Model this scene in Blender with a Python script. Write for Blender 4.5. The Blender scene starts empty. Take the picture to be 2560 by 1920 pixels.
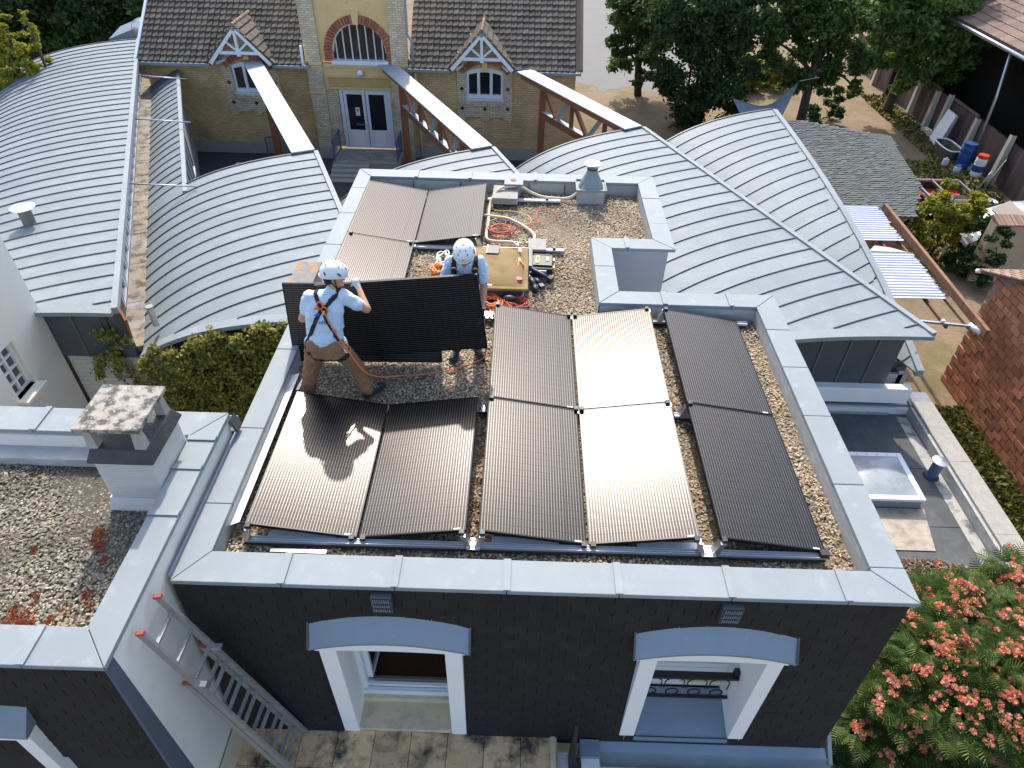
import bpy, bmesh, math, random
import numpy as np
from mathutils import Vector, Matrix, Euler
R = math.radians
random.seed(7); rng = np.random.default_rng(7)
scene = bpy.context.scene; col = scene.collection
PI = math.pi

# ------------------------------------------------------------------ camera, sky, sun, exposure
pitch, roll, yaw = 0.712854, 0.0245077, -0.0072766
F_ = Vector((math.sin(yaw)*math.cos(pitch), math.cos(yaw)*math.cos(pitch), -math.sin(pitch)))
Rr = Vector((math.cos(yaw), -math.sin(yaw), 0)); Uu = Rr.cross(F_)
R2_ = Rr*math.cos(roll)+Uu*math.sin(roll); U2_ = -Rr*math.sin(roll)+Uu*math.cos(roll)
cd = bpy.data.cameras.new('camera'); cam = bpy.data.objects.new('camera', cd); col.objects.link(cam)
cd.sensor_width = 36; cd.lens = 24.01; cd.clip_end = 600; cd.clip_start = .05
mw = Matrix((R2_, U2_, -F_)).transposed().to_4x4(); mw.translation = Vector((2.774, -3.145, 4.9))
cam.matrix_world = mw
scene.camera = cam
SUN_EL, SUN_AZ = R(44.6), R(-6)      # azimuth from +Y towards +X
w = bpy.data.worlds.new('World'); scene.world = w; w.use_nodes = True
nt = w.node_tree; bg = nt.nodes['Background']
sky = nt.nodes.new('ShaderNodeTexSky'); sky.sky_type = 'NISHITA'; sky.sun_disc = False
sky.sun_elevation = SUN_EL; sky.sun_rotation = SUN_AZ
sky.air_density = 1.0; sky.dust_density = 2.2; sky.ozone_density = 1.0
nt.links.new(sky.outputs[0], bg.inputs[0]); bg.inputs[1].default_value = 0.15
sd = bpy.data.lights.new('sun', 'SUN'); sun = bpy.data.objects.new('sun', sd); col.objects.link(sun)
sd.energy = 2.2; sd.angle = R(1.2); sd.color = (1, .94, .85)
sdir = Vector((math.sin(SUN_AZ)*math.cos(SUN_EL), math.cos(SUN_AZ)*math.cos(SUN_EL), math.sin(SUN_EL)))
sun.rotation_euler = sdir.to_track_quat('Z', 'Y').to_euler(); sun.location = (0, 20, 30)
scene.view_settings.view_transform = 'Standard'; scene.view_settings.look = 'None'
scene.view_settings.exposure = 1.18; scene.view_settings.gamma = 1
scene.render.engine = 'CYCLES'
scene.render.resolution_x = 1024; scene.render.resolution_y = 768

# ------------------------------------------------------------------ helpers
WO = {}                                                    # world origin of each object
def tag(o, label=None, cat=None, group=None, kind=None):
    if label: o['label'] = label
    if cat: o['category'] = cat
    if group: o['group'] = group
    if kind: o['kind'] = kind
    return o
def empty(name, loc, label=None, cat=None, group=None, kind=None, parent=None):
    o = bpy.data.objects.new(name, None); col.objects.link(o)
    o.empty_display_size = .1
    loc = Vector(loc)
    o.location = loc if parent is None else loc-WO[parent]
    if parent: o.parent = parent
    WO[o] = loc
    return tag(o, label, cat, group, kind)
class MB:
    def __init__(s): s.v = []; s.f = []
    def add(s, vs, fs):
        n = len(s.v); s.v += [tuple(v) for v in vs]; s.f += [tuple(i+n for i in f) for f in fs]; return s
    def hexa(s, p):                                        # 8 points: bottom ring then top ring
        return s.add(p, [(3,2,1,0),(4,5,6,7),(0,1,5,4),(1,2,6,5),(2,3,7,6),(3,0,4,7)])
    def box(s, x0, x1, y0, y1, z0, z1):
        return s.hexa([(x0,y0,z0),(x1,y0,z0),(x1,y1,z0),(x0,y1,z0),(x0,y0,z1),(x1,y0,z1),(x1,y1,z1),(x0,y1,z1)])
    def obox(s, c, size, rot=None):
        m = (rot if isinstance(rot, Matrix) else Euler(rot or (0,0,0)).to_matrix()); c = Vector(c)
        a,b,d = [q/2 for q in size]
        return s.hexa([c+m@Vector(q) for q in [(-a,-b,-d),(a,-b,-d),(a,b,-d),(-a,b,-d),(-a,-b,d),(a,-b,d),(a,b,d),(-a,b,d)]])
    def bar(s, p0, p1, w, h, up=(0,0,1)):
        p0 = Vector(p0); p1 = Vector(p1); d = (p1-p0).normalized(); up = Vector(up)
        x = d.cross(up).normalized(); u = x.cross(d)
        return s.hexa([p0-x*w/2-u*h/2, p0+x*w/2-u*h/2, p1+x*w/2-u*h/2, p1-x*w/2-u*h/2,
                       p0-x*w/2+u*h/2, p0+x*w/2+u*h/2, p1+x*w/2+u*h/2, p1-x*w/2+u*h/2])
    def prism(s, poly, z0, z1):
        n = len(poly)
        return s.add([(x,y,z0) for x,y in poly]+[(x,y,z1) for x,y in poly],
            [tuple(range(n-1,-1,-1)), tuple(range(n,2*n))]+[(i,(i+1)%n,n+(i+1)%n,n+i) for i in range(n)])
    def ext(s, pts, vec):                                  # polygon in space extruded along vec
        n = len(pts); vec = Vector(vec); pts = [Vector(p) for p in pts]
        return s.add(pts+[p+vec for p in pts], [tuple(range(n-1,-1,-1)), tuple(range(n,2*n))]+[(i,(i+1)%n,n+(i+1)%n,n+i) for i in range(n)])
    def tube(s, pts, r, n=8, closed=False):
        pts = [Vector(p) for p in pts]; N = len(pts); rs = r if hasattr(r, '__len__') else [r]*N
        vs = []; up = Vector((0,0,1)); prev = None
        for i, p in enumerate(pts):
            a = pts[i-1] if (i or closed) else p; b = pts[(i+1) % N] if (i < N-1 or closed) else p
            d = (b-a).normalized()
            if prev is None:
                x = d.cross(up)
                if x.length < .01: x = d.cross(Vector((1,0,0)))
            else: x = prev-d*prev.dot(d)
            x.normalize(); prev = x; y = d.cross(x)
            vs += [p+(x*math.cos(2*PI*k/n)+y*math.sin(2*PI*k/n))*rs[i] for k in range(n)]
        fs = []
        for i in range(N if closed else N-1):
            j = (i+1) % N
            fs += [(i*n+k, i*n+(k+1)%n, j*n+(k+1)%n, j*n+k) for k in range(n)]
        if not closed: fs += [tuple(range(n-1,-1,-1)), tuple((N-1)*n+k for k in range(n))]
        return s.add(vs, fs)
    def lathe(s, c, prof, n=24, axis=None):
        c = Vector(c); m = Matrix.Identity(3) if axis is None else Vector(axis).to_track_quat('Z','Y').to_matrix()
        vs = [c+m@Vector((r*math.cos(2*PI*k/n), r*math.sin(2*PI*k/n), z)) for r,z in prof for k in range(n)]
        fs = [(i*n+k, i*n+(k+1)%n, (i+1)*n+(k+1)%n, (i+1)*n+k) for i in range(len(prof)-1) for k in range(n)]
        fs += [tuple(range(n-1,-1,-1)), tuple((len(prof)-1)*n+k for k in range(n))]
        return s.add(vs, fs)
    def ell(s, c, r, rot=None, n=12, m=8):
        c = Vector(c); M = Euler(rot).to_matrix() if rot else Matrix.Identity(3)
        vs = [c+M@Vector((0,0,-r[2]))]
        for i in range(1, m):
            t = -PI/2+PI*i/m
            vs += [c+M@Vector((r[0]*math.cos(t)*math.cos(2*PI*k/n), r[1]*math.cos(t)*math.sin(2*PI*k/n), r[2]*math.sin(t))) for k in range(n)]
        vs.append(c+M@Vector((0,0,r[2])))
        fs = [(0, 1+(k+1)%n, 1+k) for k in range(n)]
        for i in range(m-2): fs += [(1+i*n+k, 1+i*n+(k+1)%n, 1+(i+1)*n+(k+1)%n, 1+(i+1)*n+k) for k in range(n)]
        L = len(vs)-1; b = 1+(m-2)*n
        fs += [(b+k, b+(k+1)%n, L) for k in range(n)]
        return s.add(vs, fs)
    def cap(s, p0, p1, r0, r1, n=12):                      # tapered capsule
        p0 = Vector(p0); p1 = Vector(p1); d = p1-p0; L = d.length; d = d/L if L > 1e-6 else Vector((0,0,1))
        prof = [(r0*math.cos(t), r0*math.sin(t)) for t in np.linspace(-PI/2+.15, 0, 5)]+[(r1*math.cos(t), L+r1*math.sin(t)) for t in np.linspace(0, PI/2-.15, 5)]
        return s.lathe(p0, prof, n, d)
    def build(s, name, mat, parent=None, smooth=False, bevel=0, origin=None, kind=None, auto=None):
        v = np.array(s.v, dtype=float)
        if origin is None:
            mn, mx = v.min(0), v.max(0); o0 = Vector(((mn[0]+mx[0])/2, (mn[1]+mx[1])/2, mn[2]))
        else: o0 = Vector(origin)
        me = bpy.data.meshes.new(name); me.from_pydata([tuple(q) for q in (v-np.array(o0))], [], s.f)
        me.validate()
        bm = bmesh.new(); bm.from_mesh(me); bmesh.ops.recalc_face_normals(bm, faces=bm.faces); bm.to_mesh(me); bm.free()
        if smooth: me.polygons.foreach_set('use_smooth', [True]*len(me.polygons))
        if mat: me.materials.append(mat)
        o = bpy.data.objects.new(name, me); col.objects.link(o)
        o.location = o0 if parent is None else o0-WO[parent]
        if parent: o.parent = parent
        WO[o] = o0
        if auto:
            e = o.modifiers.new('edge', 'EDGE_SPLIT'); e.split_angle = R(auto)
        if bevel:
            b = o.modifiers.new('bevel', 'BEVEL'); b.width = bevel; b.segments = 2; b.limit_method = 'ANGLE'
        if kind: o['kind'] = kind
        return o
def npmesh(name, V, F, mat, parent=None, kind=None, smooth=False):   # fast path, F: (n,k) array
    me = bpy.data.meshes.new(name); n, k = F.shape
    me.vertices.add(len(V)); me.vertices.foreach_set('co', np.asarray(V, dtype=np.float32).ravel())
    me.loops.add(n*k); me.loops.foreach_set('vertex_index', F.astype(np.int32).ravel())
    me.polygons.add(n); me.polygons.foreach_set('loop_start', np.arange(0, n*k, k, dtype=np.int32))
    if smooth: me.polygons.foreach_set('use_smooth', np.ones(n, dtype=bool))
    me.update(calc_edges=True)
    me.materials.append(mat)
    o = bpy.data.objects.new(name, me); col.objects.link(o)
    if parent: o.parent = parent; o.location = -WO[parent]
    WO[o] = Vector((0,0,0))
    if kind: o['kind'] = kind
    return o
def inst(src, loc, parent=None, rot=None, scale=None, name=None):    # a further object sharing src's mesh
    o = src.copy(); col.objects.link(o)
    if name: o.name = name
    o.parent = parent; loc = Vector(loc)
    o.location = loc if parent is None else loc-WO[parent]
    if rot is not None: o.rotation_euler = rot
    if scale is not None: o.scale = scale if hasattr(scale, '__len__') else (scale,)*3
    WO[o] = loc
    return o
def copy_tree(o, parent=None):
    c = o.copy(); col.objects.link(c)
    if parent: c.parent = parent
    for ch in KIDS(o): copy_tree(ch, c)
    return c
def KIDS(o): return [x for x in col.objects if x.parent == o]

# ------------------------------------------------------------------ materials
def M(name, c, rough=.7, metal=0, n=(4,.15), dirt=None, bump=None, orand=0, irand=0, spec=.5, stretch=None, coat=0, dirt2=None):
    m = bpy.data.materials.new(name); m.use_nodes = True; t = m.node_tree; N = t.nodes; L = t.links
    b = N['Principled BSDF']; b.inputs['Roughness'].default_value = rough; b.inputs['Metallic'].default_value = metal
    b.inputs['Specular IOR Level'].default_value = spec; b.inputs['Coat Weight'].default_value = coat
    geo = N.new('ShaderNodeNewGeometry'); P = geo.outputs['Position']
    if stretch:
        mp = N.new('ShaderNodeVectorMath'); mp.operation = 'MULTIPLY'; mp.inputs[1].default_value = stretch; L.new(P, mp.inputs[0]); P = mp.outputs[0]
    def noise(sc, det=4, ro=.6):
        q = N.new('ShaderNodeTexNoise'); q.inputs['Scale'].default_value = sc; q.inputs['Detail'].default_value = det; q.inputs['Roughness'].default_value = ro
        L.new(P, q.inputs['Vector']); return q.outputs['Fac']
    def mathn(op, a, b_, c_=None):
        q = N.new('ShaderNodeMath'); q.operation = op
        for i, x in enumerate((a, b_, c_)):
            if x is None: continue
            if isinstance(x, (int, float)): q.inputs[i].default_value = x
            else: L.new(x, q.inputs[i])
        return q.outputs[0]
    fac = mathn('MULTIPLY_ADD', noise(n[0]), 2*n[1]*1.6, 1-n[1]*1.6)
    if orand:
        oi = N.new('ShaderNodeObjectInfo'); fac = mathn('MULTIPLY', fac, mathn('MULTIPLY_ADD', oi.outputs['Random'], 2*orand, 1-orand))
    if irand:
        fac = mathn('MULTIPLY', fac, mathn('MULTIPLY_ADD', geo.outputs['Random Per Island'], 2*irand, 1-irand))
    cur = N.new('ShaderNodeVectorMath'); cur.operation = 'SCALE'; cur.inputs[0].default_value = c[:3]; L.new(fac, cur.inputs['Scale']); cur = cur.outputs[0]
    for d in (dirt, dirt2):
        if not d: continue
        sc, dc, lo, hi = d[:4]
        mr = N.new('ShaderNodeMapRange'); mr.inputs['From Min'].default_value = lo; mr.inputs['From Max'].default_value = hi
        L.new(noise(sc, 6, .65), mr.inputs['Value'])
        mx = N.new('ShaderNodeMix'); mx.data_type = 'RGBA'; L.new(mr.outputs[0], mx.inputs['Factor']); L.new(cur, mx.inputs['A']); mx.inputs['B'].default_value = (*dc, 1)
        cur = mx.outputs['Result']
    L.new(cur, b.inputs['Base Color'])
    if bump:
        bn = N.new('ShaderNodeBump'); bn.inputs['Strength'].default_value = bump[1]; bn.inputs['Distance'].default_value = .02
        L.new(noise(bump[0], 5, .6), bn.inputs['Height']); L.new(bn.outputs[0], b.inputs['Normal'])
    return m
def ramp_island(name, cols, rough=.8, trans=0, patch=None):            # colour picked per mesh island
    m = bpy.data.materials.new(name); m.use_nodes = True; t = m.node_tree; N = t.nodes; L = t.links
    b = N['Principled BSDF']; b.inputs['Roughness'].default_value = rough; b.inputs['Specular IOR Level'].default_value = .35
    g = N.new('ShaderNodeNewGeometry'); r_ = N.new('ShaderNodeValToRGB'); e = r_.color_ramp.elements
    L.new(g.outputs['Random Per Island'], r_.inputs[0])
    k = len(cols)
    while len(e) < k: e.new(.5)
    for i, c in enumerate(cols): e[i].position = i/(k-1); e[i].color = (*c, 1)
    if patch:                                              # damp, mossy drifts across the bed
        nz = N.new('ShaderNodeTexNoise'); nz.inputs['Scale'].default_value = patch[0]; nz.inputs['Detail'].default_value = 5; L.new(g.outputs['Position'], nz.inputs['Vector'])
        mr = N.new('ShaderNodeMapRange'); mr.inputs['From Min'].default_value = .42; mr.inputs['From Max'].default_value = .68; L.new(nz.outputs['Fac'], mr.inputs['Value'])
        mx0 = N.new('ShaderNodeMix'); mx0.data_type = 'RGBA'; mx0.blend_type = 'MULTIPLY'; L.new(mr.outputs[0], mx0.inputs['Factor']); L.new(r_.outputs[0], mx0.inputs['A']); mx0.inputs['B'].default_value = (*patch[1],1)
        L.new(mx0.outputs['Result'], b.inputs['Base Color'])
    else: L.new(r_.outputs[0], b.inputs['Base Color'])
    if trans:
        tr = N.new('ShaderNodeBsdfTranslucent'); mx = N.new('ShaderNodeMixShader'); mx.inputs[0].default_value = trans
        L.new(r_.outputs[0], tr.inputs[0]); L.new(b.outputs[0], mx.inputs[1]); L.new(tr.outputs[0], mx.inputs[2])
        L.new(mx.outputs[0], N['Material Output'].inputs[0])
    return m
def brickmat(name, c1, c2, mortar, bw, bh, rough=.85, axis='XZ', msize=.012, soft=(2,.25), dirt=None, squash=.5):
    m = M(name, c1, rough, n=soft, dirt=dirt, bump=(40,.2)); t = m.node_tree; N = t.nodes; L = t.links; b = N['Principled BSDF']
    g = N.new('ShaderNodeNewGeometry'); sx = N.new('ShaderNodeSeparateXYZ'); cx = N.new('ShaderNodeCombineXYZ')
    L.new(g.outputs['Position'], sx.inputs[0]); L.new(sx.outputs[axis[0]], cx.inputs[0]); L.new(sx.outputs[axis[1]], cx.inputs[1])
    br = N.new('ShaderNodeTexBrick'); br.inputs['Scale'].default_value = 1; br.inputs['Brick Width'].default_value = bw; br.inputs['Row Height'].default_value = bh
    br.inputs['Mortar Size'].default_value = msize; br.offset = .5
    br.inputs['Color1'].default_value = (*c1,1); br.inputs['Color2'].default_value = (*c2,1); br.inputs['Mortar'].default_value = (*mortar,1)
    L.new(cx.outputs[0], br.inputs['Vector'])
    src = b.inputs['Base Color'].links[0].from_socket
    q = N.new('ShaderNodeVectorMath'); q.operation = 'DIVIDE'; q.inputs[1].default_value = [max(x,.001) for x in c1]; L.new(src, q.inputs[0])
    mm = N.new('ShaderNodeVectorMath'); mm.operation = 'MULTIPLY'; L.new(q.outputs[0], mm.inputs[0]); L.new(br.outputs['Color'], mm.inputs[1])
    L.new(mm.outputs[0], b.inputs['Base Color'])
    bp = N.new('ShaderNodeBump'); bp.invert = True; bp.inputs['Strength'].default_value = .6; bp.inputs['Distance'].default_value = .01
    L.new(br.outputs['Fac'], bp.inputs['Height']); L.new(bp.outputs[0], b.inputs['Normal'])
    return m
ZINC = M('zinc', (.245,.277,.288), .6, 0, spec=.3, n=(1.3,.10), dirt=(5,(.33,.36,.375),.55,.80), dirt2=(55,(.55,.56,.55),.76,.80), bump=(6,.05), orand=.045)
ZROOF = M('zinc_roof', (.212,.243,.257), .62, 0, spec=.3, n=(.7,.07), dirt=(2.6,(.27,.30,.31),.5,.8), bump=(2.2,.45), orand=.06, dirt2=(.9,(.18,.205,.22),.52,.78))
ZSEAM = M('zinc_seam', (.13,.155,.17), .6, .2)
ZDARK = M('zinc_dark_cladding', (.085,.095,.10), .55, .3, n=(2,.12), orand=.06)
ZFLASH = M('dark_flashing', (.075,.105,.14), .55, 0, n=(3,.1), dirt=(12,(.13,.16,.19),.62,.8))
ZBLUE = M('zinc_canopy', (.22,.27,.33), .5, .3, n=(3,.08), dirt=(14,(.3,.34,.39),.6,.85))
SLATE = M('slate', (.018,.017,.0175), .7, n=(8,.2), orand=.12, bump=(30,.25), dirt=(60,(.15,.15,.15),.76,.85), spec=.3)
SLATEB = M('slate_backing', (.012,.012,.013), .8)
RENDER = M('cream_render', (.72,.69,.63), .9, n=(2,.06), dirt=(3,(.60,.57,.51),.55,.8), bump=(60,.15))
CREAM = M('cream_wall_render', (.80,.76,.65), .9, n=(1.5,.04), bump=(60,.1))
TAN = M('ledge_render', (.64,.52,.33), .85, n=(3,.1), dirt=(5,(.33,.31,.27),.5,.75))
WHITE = M('white_paint', (.86,.845,.81), .55, n=(3,.03))
WHITEF = M('white_frame', (.75,.78,.8), .4, n=(3,.03))
GREYR = M('grey_render', (.40,.41,.43), .8, n=(2,.06))
UPST = M('bitumen_upstand', (.38,.38,.36), .7, n=(6,.15), stretch=(1,1,3), dirt=(5,(.55,.55,.52),.5,.75))
GLASSD = M('dark_glass', (.012,.014,.018), .08, spec=.6)
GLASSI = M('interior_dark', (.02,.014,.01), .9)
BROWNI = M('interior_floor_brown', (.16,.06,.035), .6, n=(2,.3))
GRAVC = M('dark_gravel_bed', (.10,.088,.065), .95, n=(30,.5), bump=(60,.6))
GRAVB = M('gravel_bed', (.20,.15,.10), .95, n=(30,.5), bump=(60,.6))
GRAV = ramp_island('pebbles', [(.20,.14,.085),(.40,.29,.17),(.55,.42,.26),(.26,.19,.13),(.62,.52,.37),(.44,.32,.19),(.32,.25,.18),(.66,.58,.46),(.42,.33,.22)], .75, patch=(1.1,(.62,.60,.55)))
GRAVD = ramp_island('dark_pebbles', [(.12,.105,.08),(.26,.22,.16),(.42,.36,.26),(.17,.145,.105),(.54,.49,.40),(.24,.20,.14),(.33,.28,.20),(.20,.17,.12)], .8, patch=(1.6,(.50,.50,.46)))
MOSS = ramp_island('red_sedum', [(.36,.075,.035),(.48,.12,.045),(.30,.055,.03),(.5,.2,.08)], .9)
PFRAME = M('panel_frame_black', (.012,.012,.013), .35, .6)
ALU = M('aluminium', (.72,.74,.76), .3, .9, n=(6,.05))
ALUM = M('aluminium_matt', (.66,.68,.70), .45, .2, n=(12,.06))
LADM = M('worn_aluminium', (.36,.36,.35), .5, .5, n=(14,.15), dirt=(9,(.22,.21,.19),.55,.8))
STEEL = M('galvanised', (.5,.53,.56), .35, .85, n=(9,.1))
BLACKP = M('black_plastic', (.018,.019,.021), .5)
YELP = M('yellow_plastic', (.75,.42,.02), .45)
NAVYP = M('navy_plastic', (.02,.04,.07), .45)
REDP = M('red_plastic', (.55,.05,.02), .5)
ORCAB = M('orange_rubber', (.85,.2,.03), .5)
REDCAB = M('red_rubber', (.6,.09,.05), .5)
YCAB = M('yellow_wire', (.8,.5,.05), .5)
WCAB = M('white_rubber', (.7,.68,.62), .5)
HOSE = M('beige_conduit', (.66,.56,.40), .6)
CONC = M('concrete_slab', (.36,.34,.30), .9, n=(8,.2), dirt=(20,(.2,.19,.17),.55,.8), bump=(50,.3))
LICH = M('lichen_stone', (.36,.32,.27), .95, n=(14,.25), dirt=(11,(.085,.08,.07),.45,.56), dirt2=(22,(.50,.48,.43),.58,.68), bump=(30,.4))
LICHO = M('orange_lichen_cap', (.24,.22,.20), .95, n=(10,.2), dirt=(5.5,(.58,.22,.03),.51,.55), bump=(30,.4))
CHIMZ = M('ribbed_cladding', (.58,.56,.53), .5, .1, n=(5,.06), stretch=(1,1,6), dirt=(3,(.4,.4,.4),.6,.9))
BITUM = M('bitumen_dark', (.045,.048,.05), .6, n=(9,.3), bump=(40,.5))
HATCH = M('yellowed_dome', (.27,.18,.075), .7, spec=.12, n=(3,.12), dirt=(4,(.17,.12,.055),.45,.7), coat=0)
FELT = M('roof_felt', (.085,.09,.092), .85, n=(1.5,.3), dirt=(2.5,(.16,.16,.15),.5,.8), dirt2=(25,(.35,.35,.33),.74,.82))
SAND = M('bare_ground', (.235,.165,.10), .95, n=(.8,.15), dirt=(1.0,(.15,.13,.05),.46,.62), dirt2=(7,(.16,.11,.07),.50,.72), bump=(9,.8))
ASPH = M('courtyard_asphalt', (.06,.06,.062), .9, n=(1,.15), bump=(60,.3))
ROADM = M('pale_pavement', (.17,.165,.155), .9, n=(.6,.08))
WOODR = M('reddish_timber', (.27,.10,.04), .7, n=(3,.2), stretch=(3,3,1), bump=(12,.3), orand=.12)
WOODL = M('timber_lintel', (.36,.20,.10), .8, n=(5,.3), stretch=(1,1,9), bump=(20,.3))
WOODO = M('old_brown_plank', (.15,.09,.055), .85, n=(4,.3), orand=.25, bump=(20,.4))
RUST = M('rusty_beam', (.22,.11,.06), .8, n=(5,.4), bump=(20,.3))
TILE = M('dark_roof_tile', (.10,.082,.064), .85, n=(5,.25), orand=.32, dirt=(9,(.20,.19,.15),.58,.72), bump=(40,.3))
TILER = M('red_roof_tile', (.27,.165,.115), .85, n=(6,.2), orand=.15)
TILEG = M('grey_mossy_tile', (.10,.11,.11), .9, n=(5,.3), orand=.22, dirt=(4,(.10,.11,.07),.5,.7), bump=(30,.4))
YBRICK = brickmat('yellow_brick', (.80,.54,.25), (.66,.42,.18), (.46,.34,.20), .24, .085, soft=(1.2,.25), dirt=(.7,(.24,.16,.09),.52,.8))
PBRICK = brickmat('pale_brick', (.80,.67,.46), (.62,.47,.29), (.42,.35,.25), .22, .075, dirt=(1.5,(.36,.29,.2),.55,.8))
BARNT = M('brown_barn_tile',(.21,.135,.10),.85,n=(5,.2),orand=.22)
YREN = M('ochre_render', (.76,.53,.24), .9, n=(2,.1), dirt=(4,(.48,.33,.15),.58,.8))
RBRICK = M('red_arch_brick', (.38,.13,.075), .85, n=(8,.2), orand=.3)
BBRICK = M('clay_block', (.44,.17,.085), .85, n=(3,.2), orand=.30, dirt=(3,(.10,.055,.045),.6,.75), bump=(40,.3))
MORT = M('mortar', (.30,.24,.19), .95, n=(5,.1))
STONE = M('stone_plinth', (.40,.37,.32), .9, n=(3,.12))
BLUEM = M('blue_grey_metal', (.10,.16,.25), .5)
PAVER = M('terrace_slab', (.66,.43,.23), .9, n=(5,.15), orand=.12, dirt=(3.2,(.055,.045,.035),.46,.64), dirt2=(16,(.09,.07,.05),.58,.75), bump=(50,.2))
WBRICK = brickmat('white_painted_brick', (.62,.60,.54), (.58,.56,.50), (.45,.43,.39), .3, .12, msize=.008, soft=(2,.05))
SKIN = M('skin', (.52,.27,.18), .55, n=(6,.06))
SHIRT = M('light_blue_cotton', (.55,.66,.77), .9, n=(6,.05), bump=(18,.35))
TROUS = M('brown_canvas', (.27,.13,.06), .9, n=(7,.16), bump=(14,.6))
NAVYT = M('navy_trousers', (.018,.024,.045), .9, n=(6,.1), bump=(14,.5))
HELM = M('white_helmet_shell', (.80,.82,.83), .3)
HAIR = M('dark_hair', (.02,.013,.01), .8)
STRAP = M('black_webbing', (.012,.013,.015), .8)
GLOVG = M('grey_glove', (.42,.44,.46), .85)
GLOVB = M('black_glove', (.012,.014,.02), .8)
SHOE = M('black_shoe', (.025,.03,.032), .6)
SOLE = M('shoe_sole', (.05,.05,.05), .8)
BARK = M('bark', (.07,.05,.037), .95, n=(6,.3), bump=(20,.8))
TWIG = M('pale_twig', (.30,.26,.22), .9)
PLASTB = M('blue_barrel_plastic', (.01,.06,.22), .5)
PLASTW = M('white_plastic', (.66,.68,.70), .5)
CARW = M('silver_car_paint', (.5,.56,.62), .25, .4, coat=.5)
REDM = M('red_steel', (.55,.06,.02), .5)

def panel_glass():
    m = bpy.data.materials.new('solar_glass'); m.use_nodes = True; t = m.node_tree; N = t.nodes; L = t.links
    b = N['Principled BSDF']; b.inputs['Roughness'].default_value = .37; b.inputs['Specular IOR Level'].default_value = .33; b.inputs['Specular Tint'].default_value = (1,.84,.73,1)
    tc = N.new('ShaderNodeTexCoord'); sx = N.new('ShaderNodeSeparateXYZ'); L.new(tc.outputs['Object'], sx.inputs[0])
    def ma(op, a, b_=None):
        q = N.new('ShaderNodeMath'); q.operation = op
        for i, x in enumerate((a, b_)):
            if x is None: continue
            if isinstance(x, (int, float)): q.inputs[i].default_value = x
            else: L.new(x, q.inputs[i])
        return q.outputs[0]
    fx = ma('FRACT', ma('MULTIPLY', ma('ADD', sx.outputs[0], 5.0), 1/.0265))       # bus wires along the length
    wire = ma('LESS_THAN', fx, .28)
    fy = ma('FRACT', ma('MULTIPLY', ma('ADD', sx.outputs[1], 5.0), 1/.0845))       # gaps between half cells
    gap = ma('LESS_THAN', fy, .05)
    fc = ma('FRACT', ma('MULTIPLY', ma('ADD', sx.outputs[0], 5.0), 1/.156)); gapx = ma('LESS_THAN', fc, .012)
    g2 = ma('MAXIMUM', gap, gapx)
    base = N.new('ShaderNodeMix'); base.data_type = 'RGBA'; base.inputs['A'].default_value = (.004,.004,.005,1); base.inputs['B'].default_value = (.115,.12,.125,1)
    L.new(wire, base.inputs['Factor'])
    b2 = N.new('ShaderNodeMix'); b2.data_type = 'RGBA'; L.new(g2, b2.inputs['Factor']); L.new(base.outputs['Result'], b2.inputs['A']); b2.inputs['B'].default_value = (.004,.004,.005,1)
    L.new(b2.outputs['Result'], b.inputs['Base Color'])
    L.new(ma('MULTIPLY', ma('MULTIPLY', wire, ma('SUBTRACT', 1.0, g2)), .75), b.inputs['Metallic'])
    nz = N.new('ShaderNodeTexNoise'); nz.inputs['Scale'].default_value = 2.2; L.new(tc.outputs['Object'], nz.inputs['Vector'])
    mr = N.new('ShaderNodeMapRange'); mr.inputs['To Min'].default_value = .295; mr.inputs['To Max'].default_value = .325; L.new(nz.outputs['Fac'], mr.inputs['Value'])
    L.new(mr.outputs[0], b.inputs['Roughness'])
    b.inputs['Anisotropic'].default_value = .68                    # the wires brush the reflection sideways
    vt = N.new('ShaderNodeVectorTransform'); vt.vector_type = 'VECTOR'; vt.convert_from = 'OBJECT'; vt.convert_to = 'WORLD'; vt.inputs[0].default_value = (TANX,TANY,0)
    L.new(vt.outputs[0], b.inputs['Tangent'])
    return m
TANX, TANY = 1, 0
PGLASS = panel_glass()
# ------------------------------------------------------------------ ground (level -6.7 below the roof coping at 0)
GZ = -6.7
def sheet(name, poly, z, mat, kind='structure'):
    m = MB(); m.add([(x,y,z) for x,y in poly], [tuple(range(len(poly)))])
    return m.build(name, mat, kind=kind)
sheet('ground', [(-150,-120),(150,-120),(150,200),(-150,200)], GZ, SAND)
sheet('courtyard_paving', [(-12,14),(4.9,14),(4.9,24.7),(-12,24.7)], GZ+.01, ASPH)
sheet('pale_forecourt', [(5.2+i*.4,34.2+.5*math.sin(i*1.1)+.35*math.sin(i*2.7)+.25*math.sin(i*.5+1)) for i in range(24)]+[(20,70),(2,70)], GZ+.006, ROADM)

# ------------------------------------------------------------------ main flat-roofed building
main = empty('flat_roofed_building', (3,4,GZ), 'dark slate clad building whose flat gravel roof carries the solar panels', 'building')
def sy(z): return -.03+.055*z                                # front slate plane leans out towards the bottom (z negative)
out = [(0,0),(6.07,0),(6.07,4.41),(4.05,4.41),(4.05,5.61),(4.97,5.61),(4.97,8.0),(0,8.0)]
inn = [(.24,.25),(5.82,.25),(5.82,4.16),(3.81,4.16),(3.81,5.86),(4.72,5.86),(4.72,7.75),(.24,7.75)]
w_ = MB()
WI = [(.06,.07),(6.01,.07),(6.01,4.35),(3.99,4.35),(3.99,5.67),(4.91,5.67),(4.91,7.94),(.06,7.94)]
w_.prism([p for p in WI[1:]]+[(.06,2.0),(6.01,2.0)][:0]+[], -3.2, -3.1) if 0 else None
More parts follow.
